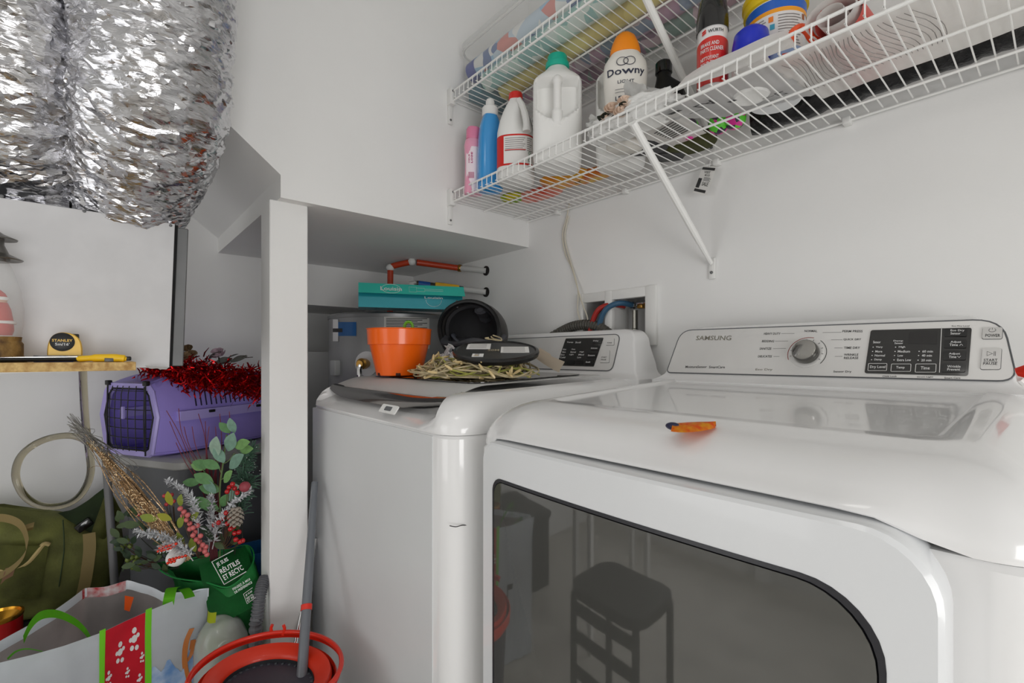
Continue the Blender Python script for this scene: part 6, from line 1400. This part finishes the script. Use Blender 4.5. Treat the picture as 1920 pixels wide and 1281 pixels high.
# dark foliage at left of the twigs and more leaves in the bag
fol = thing('foliage_spray', 'dark green foliage spray left of the snowman ornament', 'foliage', P(300, 1050, 1.25))
lm = [mk('leaf', leaf_bm(1, .5), mat('foliage_%d' % i, c, .6)) for i, c in enumerate(((46, 64, 44), (66, 84, 48), (128, 142, 52), (150, 150, 40)))]
rg_ = random.Random(51)
for i in range(70):
    u = rg_.uniform(222, 330); v = rg_.uniform(965, 1075); k = 0 if rg_.random() < .6 else 1
    put('leaf', lm[k], face_leaf(u, v, 1.24 + rg_.uniform(0, .06), rg_.uniform(20, 200), rg_.uniform(.022, .036), rg_.uniform(-.6, .6)), fol)
for (u, v, ang, L, k) in ((322, 948, 95, .04, 3), (338, 950, 75, .036, 2), (335, 990, 60, .04, 2), (322, 975, 150, .036, 3), (358, 975, 40, .034, 2), (366, 1035, 95, .04, 2), (345, 1020, 110, .035, 2), (295, 975, 160, .04, 2), (262, 985, 170, .04, 1)): put('leaf', lm[k], face_leaf(u, v, 1.16, ang, L), fol)
bm = NB()
for (u, v) in ((225, 1020), (240, 985), (260, 1060), (290, 975), (325, 950)): tube(bm, spline([P(335, 1065, 1.25), P(lerp(335, u, .5), lerp(1065, v, .5) + 6, 1.25), P(u, v, 1.26)], 4), .0012, 5)
ob('stems', bm, M_leafd, fol, kind='stuff')
hs = thing('holly_sprig', 'dark holly leaves at the right end of the bag opening', 'leaves', P(430, 1010, 1.2))
for i, (u, v, ang) in enumerate(((410, 1000, 70), (425, 1005, 40), (400, 1012, 120), (432, 1018, 20), (418, 1022, 90), (440, 1002, 60), (395, 1000, 140), (425, 1028, 150))): put('leaf', lm[i % 2], face_leaf(u, v, 1.19, ang, .034), hs)
bm = NB(); tube(bm, spline([P(420, 1050, 1.22), P(420, 1020, 1.2), P(425, 1000, 1.195)], 4), .0012, 5); ob('stem', bm, M_leafd, hs)

P = P_plain
# blue box, ribbed hose, knotted bag
bt = thing('blue_tub', 'small blue plastic tub behind the pillar and green bag', 'tub', P(470, 1100, 1.42))
q = P(462, 1035, 1.42); bm = NB(); bw_ = [(-.10, -.05), (.10, -.05), (.10, .05), (-.10, .05)]
cxy = Vector((q.x - .02, q.y + .01, 0)); rgs = [[cxy + Vector((y, x, z)) for x, y in rrect(-.10 + i, .10 - i, -.06 + i, .06 - i, .015, 4)] for z, i in ((.0, .015), (q.z - .03, .004), (q.z - .03, 0), (q.z, 0), (q.z, .006), (.01, .02))]
skin_rings(bm, rgs, True, True); ob('tub_body', fix(bm), mat('tub_blue', (28, 92, 148), .4), bt, 40)
rh = thing('ribbed_hose', 'grey ribbed hose standing by the foot of the pillar', 'hose', P(484, 1200, 1.2))
pts = spline([P(497, 1085, 1.24), P(491, 1100, 1.22), P(486, 1125, 1.2), P(482, 1160, 1.19), P(479, 1200, 1.185), Vector((P(479, 1200, 1.185).x, P(479, 1200, 1.185).y, .02))], 22)
bm = NB(); tube(bm, pts, [.0155 if i % 4 < 2 else .0125 for i in range(len(pts))], 14); ob('ribbed_tube', bm, mat('hose_grey', (96, 98, 102), .5), rh, 0)
kb = thing('knotted_bag', 'translucent grey-green knotted plastic bag beside the green bag', 'bag', P(420, 1300, 1.1))
cc = P(415, 1212, 1.19); bm = NB(); qq = bmesh.ops.create_icosphere(bm, subdivisions=4, radius=1)
for v in bm.verts: 
    d = v.co.copy(); v.co = cc + Vector((d.x * .058, d.y * .058, d.z * .075)) * (1 + .06 * nz(d, 2.5, 6))
    if d.z < 0: v.co.z = lerp(cc.z, .004, -d.z)
ob('film', bm, mat('grey_green_film', (150, 164, 140), .22, c2=(170, 174, 172), vscale=8, coat=.3), kb, 80)
bm = NB(); f = bil(P(388, 1165, 1.15), P(404, 1168, 1.15), P(406, 1148, 1.16), P(390, 1145, 1.17)); sheet(bm, 6, 4, lambda a, b: f(a, b) - VD * (.006 * math.sin(a * PI)), .001); ob('yellow_tie', bm, mat('yellow_green_tape', (188, 200, 30), .35), kb, 60)

# ================================================================== olive bag, black box, red tin
bb = thing('black_box', 'low black storage box under the olive bag', 'box', (-1.92, -.2, 0))
bm = NB(); box(bm, -2.11, -1.70, -.62, -.035, 0, .33, bev=.008); ob('box_body', bm, mat('box_black', (34, 35, 37), .55), bb, 40)
bm = NB(); box(bm, -2.12, -1.69, -.63, -.03, .325, .36, bev=.008); ob('box_lid', bm, mat('lid_black', (42, 43, 46), .45), bb, 40)
oc = Vector((-1.985, -.16, .36)); obg = thing('duffel_bag', 'olive canvas duffel bag with tan straps on the black box', 'bag', oc)
M_olive = mat('olive_canvas', (118, 122, 62), .8, var=.25, vscale=12, bump=.12, bscale=200); M_olive2 = mat('dark_olive_canvas', (58, 76, 44), .8, var=.2, vscale=12); M_tan = mat('tan_webbing', (178, 158, 108), .75)
def oloop(z, hw_, hd_, dy=0, dx=0): return [Vector((oc.x + dx + hd_ * sx, oc.y + dy + hw_ * sy, z)) for sx, sy in ((1, -.7), (1.08, 0), (1, .7), (.6, .98), (0, 1.02), (-.8, .7), (-1, 0), (-.8, -.9), (0, -1), (.6, -.98))]
bm = NB(); skin_rings(bm, loops_shell([oloop(.362, .17, .075), oloop(.38, .195, .10), oloop(.46, .205, .115), oloop(.55, .205, .11, 0, .0), oloop(.62, .20, .085), oloop(.66, .185, .05), oloop(.675, .15, .015)], 5, 5, .013, 8), True, True); fix(bm)
for v in bm.verts:
    if v.co.z > .50: v.co.z -= (v.co.z - .50) / .175 * .085 * min(1, max(0, (v.co.y - oc.y + .06) / .22))
ob('bag_body', bm, M_olive, obg, 80)
XO = oc.x + .12
def ow(u, v, dx=0): p = at(u, v, X=XO + dx); return p
bm = NB(); f = bil(ow(108, 962, -.10), ow(172, 1000, -.03), ow(206, 906, -.06), ow(140, 955, -.12)); sheet(bm, 10, 8, lambda a, b: f(a, b) + Vector((.012 * math.sin(a * PI) + .006 * nz((a * 4, b * 4, 1), 1), 0, 0)), .002); ob('open_flap', bm, M_olive2, obg, 80)
bm = NB(); f = bil(ow(170, 1002, -.02), ow(205, 1010, -.05), ow(228, 960, -.07), ow(204, 908, -.06)); sheet(bm, 8, 8, lambda a, b: f(a, b) + Vector((.02 * math.sin(a * PI), 0, .004 * nz((a * 4, b * 4, 5), 1))), .002); ob('end_flap', bm, M_olive, obg, 80)
bm = NB(); box(bm, -.012, .02, -.02, .02, -.012, .012, bev=.003); xf(bm, Matrix.Translation(ow(158, 983, -.05)) @ Matrix.Rotation(.6, 4, 'X')); o = ob('dark_case', bm, M_blackgloss, None, 40); tag(o, 'small glossy black case showing in the duffel bag opening', 'case')
def ribbon(bm, pts, wv, th=.002, k=6):
    sp_ = spline(pts, k); n = len(sp_)
    wf = wv if callable(wv) else (lambda t_: wv)
    sheet(bm, n - 1, 1, lambda a, b: sp_[int(round(a * (n - 1)))] + wf(a) * (b - .5), th); return bm
bm = NB(); ribbon(bm, [ow(167, 1000, .012), ow(168, 1030, .018), ow(164, 1065, .018), ow(158, 1100, .012), ow(150, 1126, .0)], Vector((0, .028, .0))); ob('side_strap', bm, M_tan, obg, 60)
bm = NB(); ribbon(bm, [ow(-30, 972, .012), ow(10, 972, .02), ow(38, 984, .028), ow(50, 1010, .03), ow(48, 1036, .03), ow(30, 1060, .026), ow(0, 1080, .02), ow(-30, 1090, .015)], lambda t_: Vector((0, .006, .018)) if .2 < t_ < .5 else Vector((0, .004, .02)), .006); ob('carry_handle', bm, M_tan, obg, 60)
bm = NB(); tube(bm, spline([ow(-20, 1068, .012), ow(20, 1068, .014), ow(50, 1056, .016), ow(68, 1038, .016), ow(82, 1021, .014), ow(92, 1022, .012)], 5), .0062, 8); ob('pocket_piping', bm, M_tan, obg)
bm = NB(); f = bil(ow(-20, 1118, .0), ow(74, 1120, .0), ow(92, 1022, .008), ow(-20, 1018, .008)); sheet(bm, 10, 8, lambda a, b: f(a, b) + Vector((.010 + .008 * math.sin(a * PI) * (1 - b * .4) + .003 * nz((a * 3, b * 3, 4), 1.5), 0, 0)), .003); ob('front_pocket', bm, M_olive, obg, 80)
for (u0, v0, u1, v1) in ((55, 982, 52, 996), (26, 1045, 10, 1096)):
    bm = NB(); ribbon(bm, [ow(u0, v0, .012), ow((u0 + u1) / 2, (v0 + v1) / 2, .022), ow(u1, v1, .016)], Vector((0, .02, .004))); ob('handle_tab', bm, M_tan if v0 < 1000 else mat('rose_tan', (170, 132, 104), .75), obg, 60)
bm = NB(); tube(bm, spline([ow(118, 975, .004), ow(120, 1030, .006), ow(112, 1090, .004), ow(108, 1118, -.01)], 5), .0016, 5); ob('seam', bm, M_olive2, obg)
r_ = .043
q = Vector((-1.742, at(-2, 1160, X=-1.742).y, .3605))
tin = thing('red_tin', 'red tin with gold rim on the black box in front of the duffel bag', 'tin', q)
bm = NB(); lathe(bm, [(r_, .0), (r_, .085)], q, 36, None, True, False); ob('tin_wall', fix(bm), mat('tin_red', (176, 18, 22), .3, coat=.3), tin)
bm = NB(); lathe(bm, [(r_, .082), (r_ + .002, .085), (r_ + .002, .092), (r_ - .003, .093), (r_ - .005, .086), (.001, .06)], q, 36, None, False, True); ob('gold_rim', fix(bm), mat('tin_gold', (206, 150, 50), .25, metal=.9), tin)

# ================================================================== seasonal tote bag in front
tb = thing('tote_bag', 'big white seasonal tote bag with red patterned band and lime handles', 'bag', (-1.45, .0, 0))
ZT = .50
near_px = [(-90, 1275), (-30, 1254), (60, 1232), (120, 1215), (190, 1190), (235, 1168), (276, 1150), (330, 1128), (392, 1106)]
far_px = [(392, 1106), (360, 1112), (305, 1113), (275, 1100), (240, 1092), (200, 1102), (160, 1106), (130, 1128), (95, 1152), (50, 1178), (0, 1206), (-90, 1262)]
def interp(px, u):
    for (u0, v0), (u1, v1) in zip(px, px[1:]):
        if min(u0, u1) <= u <= max(u0, u1): return lerp(v0, v1, (u - u0) / (u1 - u0))
    return px[-1][1]
cen = Vector((-1.47, .02, 0))
def near(u, b, off=0): # b 0 at the rim, 1 at the floor
    p = at(u, interp(near_px, u), Z=ZT); n = (at(u + 4, interp(near_px, u + 4 if u < 388 else u), Z=ZT) - at(u - 4, interp(near_px, u - 4), Z=ZT)); n = Vector((n.y, -n.x, 0)).normalized()
    w = .010 * math.sin(b * 3 + u * .02) + .006 * nz((u * .02, b * 4, 0), 1.5, 2)
    return Vector((lerp(p.x, cen.x, .10 * b), lerp(p.y, cen.y, .06 * b), ZT * (1 - b) + .004)) + n * (w * max(0, b) ** .5 + off)
def npatch(bm, u0, u1, b0, b1, off, nx=10, ny=12, th=0): return sheet(bm, nx, ny, lambda a, b: near(lerp(u0, u1, a), lerp(b0, b1, b), off), th)
M_tote = mat('tote_white', (234, 240, 246), .35, var=.05, vscale=8, coat=.2); M_lin = mat('tote_lining', (200, 192, 190), .6, var=.1, vscale=10)
bm = NB(); npatch(bm, -88, 390, 0, 1, 0, 60, 16, .0012); fp = ob('front_panel', bm, M_tote, tb, 80)
def far(a, b, off=0):
    k = a * (len(far_px) - 1); i = min(len(far_px) - 2, int(k)); t_ = k - i; u = lerp(far_px[i][0], far_px[i + 1][0], t_); v = lerp(far_px[i][1], far_px[i + 1][1], t_); p = at(u, v, Z=ZT)
    return Vector((lerp(p.x, cen.x, .12 * b + off), lerp(p.y, cen.y, .08 * b + off), ZT * (1 - b) + .004 + .004 * nz((a * 8, b * 3, 0), 1.2)))
bm = NB(); sheet(bm, 60, 14, lambda a, b: far(a, b), .0012); bp_ = ob('back_panel', bm, M_lin, tb, 80)
bm = NB(); sheet(bm, 60, 1, lambda a, b: far(a, b * .045, .004)); ob('pale_hem', bm, M_tote, bp_, 80)
bm = NB(); sheet(bm, 12, 2, lambda a, b: far(lerp(4.1, 6.2, a) / 11, b * .05, .007)); ob('red_hem', bm, mat('hem_red', (190, 24, 34), .45, c2=(222, 214, 214), vscale=40), bp_, 80)
bm = NB(); f = bil(P(233, 1144, 1.17), P(243, 1147, 1.17), P(251, 1120, 1.19), P(234, 1117, 1.19)); sheet(bm, 3, 3, f, .002); ob('orange_label', bm, M_orange, bp_, 0)
for i, (u0, u1) in enumerate(((186, 197), (272, 284))):
    bm = NB(); npatch(bm, u0, u1, -.012, 1, .002, 2, 14); ob('lime_edging', bm, M_lime, fp, 80)
bm = NB(); npatch(bm, 197, 272, 0, 1, .0012, 14, 16); rb = ob('red_band', bm, mat('band_red', (186, 22, 40), .4, c2=(206, 34, 50), vscale=14), fp, 80)
bm = NB(); rg_ = random.Random(61)
for i, (u, b, s) in enumerate(((226, .13, 1.0), (252, .10, 1.1), (205, .22, .7), (262, .30, .6), (222, .33, .7), (250, .36, .9), (206, .47, 1), (232, .52, 1.0), (260, .55, 1.1), (218, .70, 1), (248, .74, 1), (205, .62, .6), (235, .9, 1), (266, .2, .5), (240, .24, .5))):
    for (du, db, rr) in ((0, 0, 5), (0, -.035, 4), (-6, .0, 3), (6, -.01, 3), (-4, .035, 3.4), (4, .04, 3.4)):
        vs = []
        for k in range(8):
            an = k * PI / 4; uu_ = u + s * (du + rr * math.cos(an)); uu_ = min(271, max(198, uu_)); vs.append(bm.verts.new(near(uu_, max(.005, b + s * (db + rr * .0034 * math.sin(an))), .0024)))
        bm.faces.new(vs)
ob('white_figures', bm, M_pr, rb, 0, kind='stuff')
bm = NB(); 
def skyb(a): return .30 + .16 * nz((a * 3, 0, 0), 1.5, 9)
sheet(bm, 16, 8, lambda a, b: near(lerp(285, 372, a), lerp(skyb(a), .95, b), .0014)); ob('blue_print', bm, mat('print_blue', (104, 146, 200), .4, c2=(190, 206, 226), vscale=22), fp, 80)
M_ant = mat('antler_brown', (176, 102, 36), .5)
bm = NB()
for pts in (((358, .46), (350, .38), (346, .30), (349, .22), (359, .165)), ((348, .32), (358, .29), (362, .225)), ((353, .40), (366, .36), (372, .28))): ribbon(bm, [near(u, b, .003) for u, b in pts], Vector((.003, .011, 0)), 0, 5)
ob('antler_print', bm, M_ant, fp, 80, kind='stuff')
bm = NB(); sheet(bm, 5, 4, lambda a, b: near(358 + 28 * a, lerp(.45, .7, b), .0036)); ob('brown_print', bm, mat('print_brown', (150, 70, 40), .5), fp, 80)
bm = NB(); npatch(bm, 92, 126, .42, .46, .0024, 4, 1); npatch(bm, 122, 128, .42, .7, .0024, 1, 4); ob('dark_print', bm, M_ink, fp, 80, kind='stuff')
def hnd(pts, wv, nm='handle'): 
    bm = NB(); ribbon(bm, pts, wv, .0022, 8); ob(nm, bm, M_lime, tb, 80)
hnd([P(44, 1200, 1.0), P(58, 1172, .99), P(78, 1154, .98), P(108, 1152, .99), P(140, 1166, 1.01), P(160, 1184, 1.03), P(170, 1200, 1.03)], Vector((.012, .0, .022)))
hnd([P(14, 1236, .95), P(30, 1222, .94), P(52, 1217, .945), P(80, 1222, .965)], Vector((.02, .0, .012)))
hnd([P(315, 1136, 1.16), P(318, 1118, 1.16), P(322, 1104, 1.18), P(330, 1101, 1.2)], Vector((.012, .022, 0)))
hnd([P(336, 1106, 1.23), P(345, 1105, 1.21), P(352, 1112, 1.19), P(356, 1121, 1.165)], Vector((.010, .020, .004)))

# ================================================================== mop bucket and mops
mc = Vector((-1.085, .262, 0)); MR, MZ = (.155, .125), .44
bk = thing('mop_bucket', 'oval red and dark grey mop bucket with spin basket at the pillar foot', 'bucket', mc)
ma = math.radians(28)
def ell(rx, ry, z, n=56, K=.88): return [mc + Vector((K * (rx * math.cos(t_) * math.cos(ma) - ry * math.sin(t_) * math.sin(ma)), K * (rx * math.cos(t_) * math.sin(ma) + ry * math.sin(t_) * math.cos(ma)), z)) for t_ in [2 * PI * k / n for k in range(n)]]
M_bred = mat('bucket_red', (216, 50, 22), .38, coat=.15); M_bgr = mat('bucket_grey', (58, 56, 66), .45)
bm = NB(); skin_rings(bm, [ell(.115, .095, 0), ell(.12, .10, .01), ell(.150, .124, MZ - .09), ell(.156, .13, MZ - .03)]); ob('bucket_wall', fix(bm), M_bgr, bk, 50)
bm = NB(); skin_rings(bm, [ell(.157, .131, MZ - .045), ell(.165, .139, MZ - .036), ell(.167, .141, MZ - .018), ell(.163, .137, MZ - .012), ell(.160, .134, MZ - .02)], False, False); ob('outer_rim', fix(bm), M_bred, bk, 50)
bm = NB(); skin_rings(bm, [ell(.152, .126, MZ - .03), ell(.154, .128, MZ - .012), ell(.150, .124, MZ - .003), ell(.118, .095, MZ - .012), ell(.113, .09, MZ - .02), ell(.112, .089, MZ - .035)], False, False); ob('basket_collar', fix(bm), M_bred, bk, 50)
bm = NB(); skin_rings(bm, [ell(.112, .089, MZ - .022), ell(.104, .082, MZ - .15), ell(.09, .07, MZ - .155)], False, True); bs = ob('spin_basket', fix(bm), mat('basket_dark', (40, 42, 46), .5), bk, 50)
bm = NB(); box(bm, -.0028, .0028, -.003, .003, -.112, 0, bev=.0008, seg=1); rib_me = mk('rib', bm, mat('rib_grey', (72, 76, 82), .4), 0)
top_ = ell(.1085, .0855, MZ - .028, 36); ctr = mc + Vector((0, 0, MZ - .028))
for k in range(36):
    d = (ctr - top_[k]); d.z = 0; d.normalize(); tg2 = Vector((-d.y, d.x, 0)); put('rib', rib_me, basis(top_[k] + d * .001, tg2, d, (Vector((0, 0, 1)) - d * .06).normalized()), bs)
bm = NB(); sp_ = ell(.1055, .0825, MZ - .085, 48); tube(bm, sp_, .0035, 6, closed=True); ob('basket_ring', bm, bpy.data.materials['rib_grey'], bs)
# carrying handle lying round the back of the rim
E_ = ell(.176, .150, MZ - .004, 72)
hp2 = [E_[k % 72] + Vector((0, 0, .006)) for k in range(72)]
# keep the half that faces away from the room's middle
far_half = sorted(range(72), key=lambda k: (hp2[k] - Vector((0, 0, 0))).dot(-VD))[:46]; ks = sorted(far_half); gap = max(range(len(ks)), key=lambda i: (ks[(i + 1) % len(ks)] - ks[i]) % 72); ks = ks[gap + 1:] + ks[:gap + 1]
bm = NB(); ribbon(bm, [hp2[k] for k in ks], Vector((0, 0, .014)), .006, 2); tube(bm, [hp2[k] + Vector((0, 0, .006)) for k in ks], .005, 8); bh_ = ob('carry_handle', bm, M_red, bk, 60)
kc_ = min(ks, key=lambda k: abs((960 + F * hp2[k].dot(RD) / hp2[k].dot(VD)) - 524)); bm = NB(); q = hp2[kc_]
for sg_ in (-1, 1): tube(bm, spline([q + RD * (.012 * sg_), q + RD * (.016 * sg_) + Vector((0, 0, .014)), q + RD * (.013 * sg_) + Vector((0, 0, .024))], 4), .0035, 8)
ob('pole_clip', bm, M_red, bh_)
e_ = hp2[ks[-1]] if hp2[ks[-1]].dot(RD) > hp2[ks[0]].dot(RD) else hp2[ks[0]]
bm = NB(); tube(bm, spline([e_, e_ + RD * .02 + Vector((0, 0, -.06)), e_ + RD * .035 + Vector((0, 0, -.16)), e_ + RD * .035 + Vector((0, 0, -.3))], 6), .006, 8); ob('bail_wire', bm, M_grey, bk)
# mop poles
mp_ = thing('mop', 'grey mop handle with red collar standing in the bucket', 'mop', P(560, 1340, .98))
a = P(590, 905, 1.30); b = P(562, 1330, 1.0); d = (b - a).normalized()
bm = NB(); tube(bm, [a, a.lerp(b, .5), b], [.0085, .0105, .0115], 16); ob('pole', bm, mat('pole_grey', (104, 108, 114), .35, coat=.2), mp_)
t0 = .55; q = min((a.lerp(b, k / 200) for k in range(201)), key=lambda p: abs(HZ - F * (p.z - H) / p.dot(VD) - 1140)); bm = NB(); tube(bm, [q - d * .006, q + d * .006], .0125, 16); ob('red_collar', bm, M_red, mp_)
bm = NB(); lathe(bm, [(.03, 0), (.034, .02), (.02, .035)], b - Vector((0, 0, .03)), 20); ob('mop_head', fix(bm), M_bgr, mp_)
ch = thing('broom', 'thin chrome broom stick leaning between pillar and washer', 'broom', P(556, 1200, 1.3))
a2 = P(592, 1010, 1.36); b2 = P(557, 1195, 1.25); dd = (b2 - a2); c2_ = b2 + dd * 1.0
c2_ = a2 + dd * (a2.z / (-dd.z)) if dd.z < 0 else c2_
bm = NB(); tube(bm, [a2, a2.lerp(c2_, .5), c2_ + Vector((0, 0, .02))], .0065, 12); ob('stick', bm, M_chrome, ch)
# dark stool seen only in the dryer window
so_ = thing('step_stool', 'black slatted step stool standing in front of the dryer', 'stool', (-.82, -.18, 0))
M_st = mat('stool_black', (20, 20, 21), .5)
bm = NB(); skin_rings(bm, [[Vector((x, y, z)) for x, y in rrect(-.97, -.67, -.30, -.06, .06, 6)] for z in (.42, .45)]); ob('seat', fix(bm), M_st, so_, 30)
for x in (-.95, -.69):
    for y in (-.28, -.08):
        bm = NB(); tube(bm, [(x, y, .42), (x, y, 0)], .012, 8); ob('leg', bm, M_st, so_)
for z in (.38, .30, .2, .1):
    bm = NB(); box(bm, -.95, -.69, -.085, -.075, z - .018, z + .018, bev=.003); ob('slat', bm, M_st, so_)
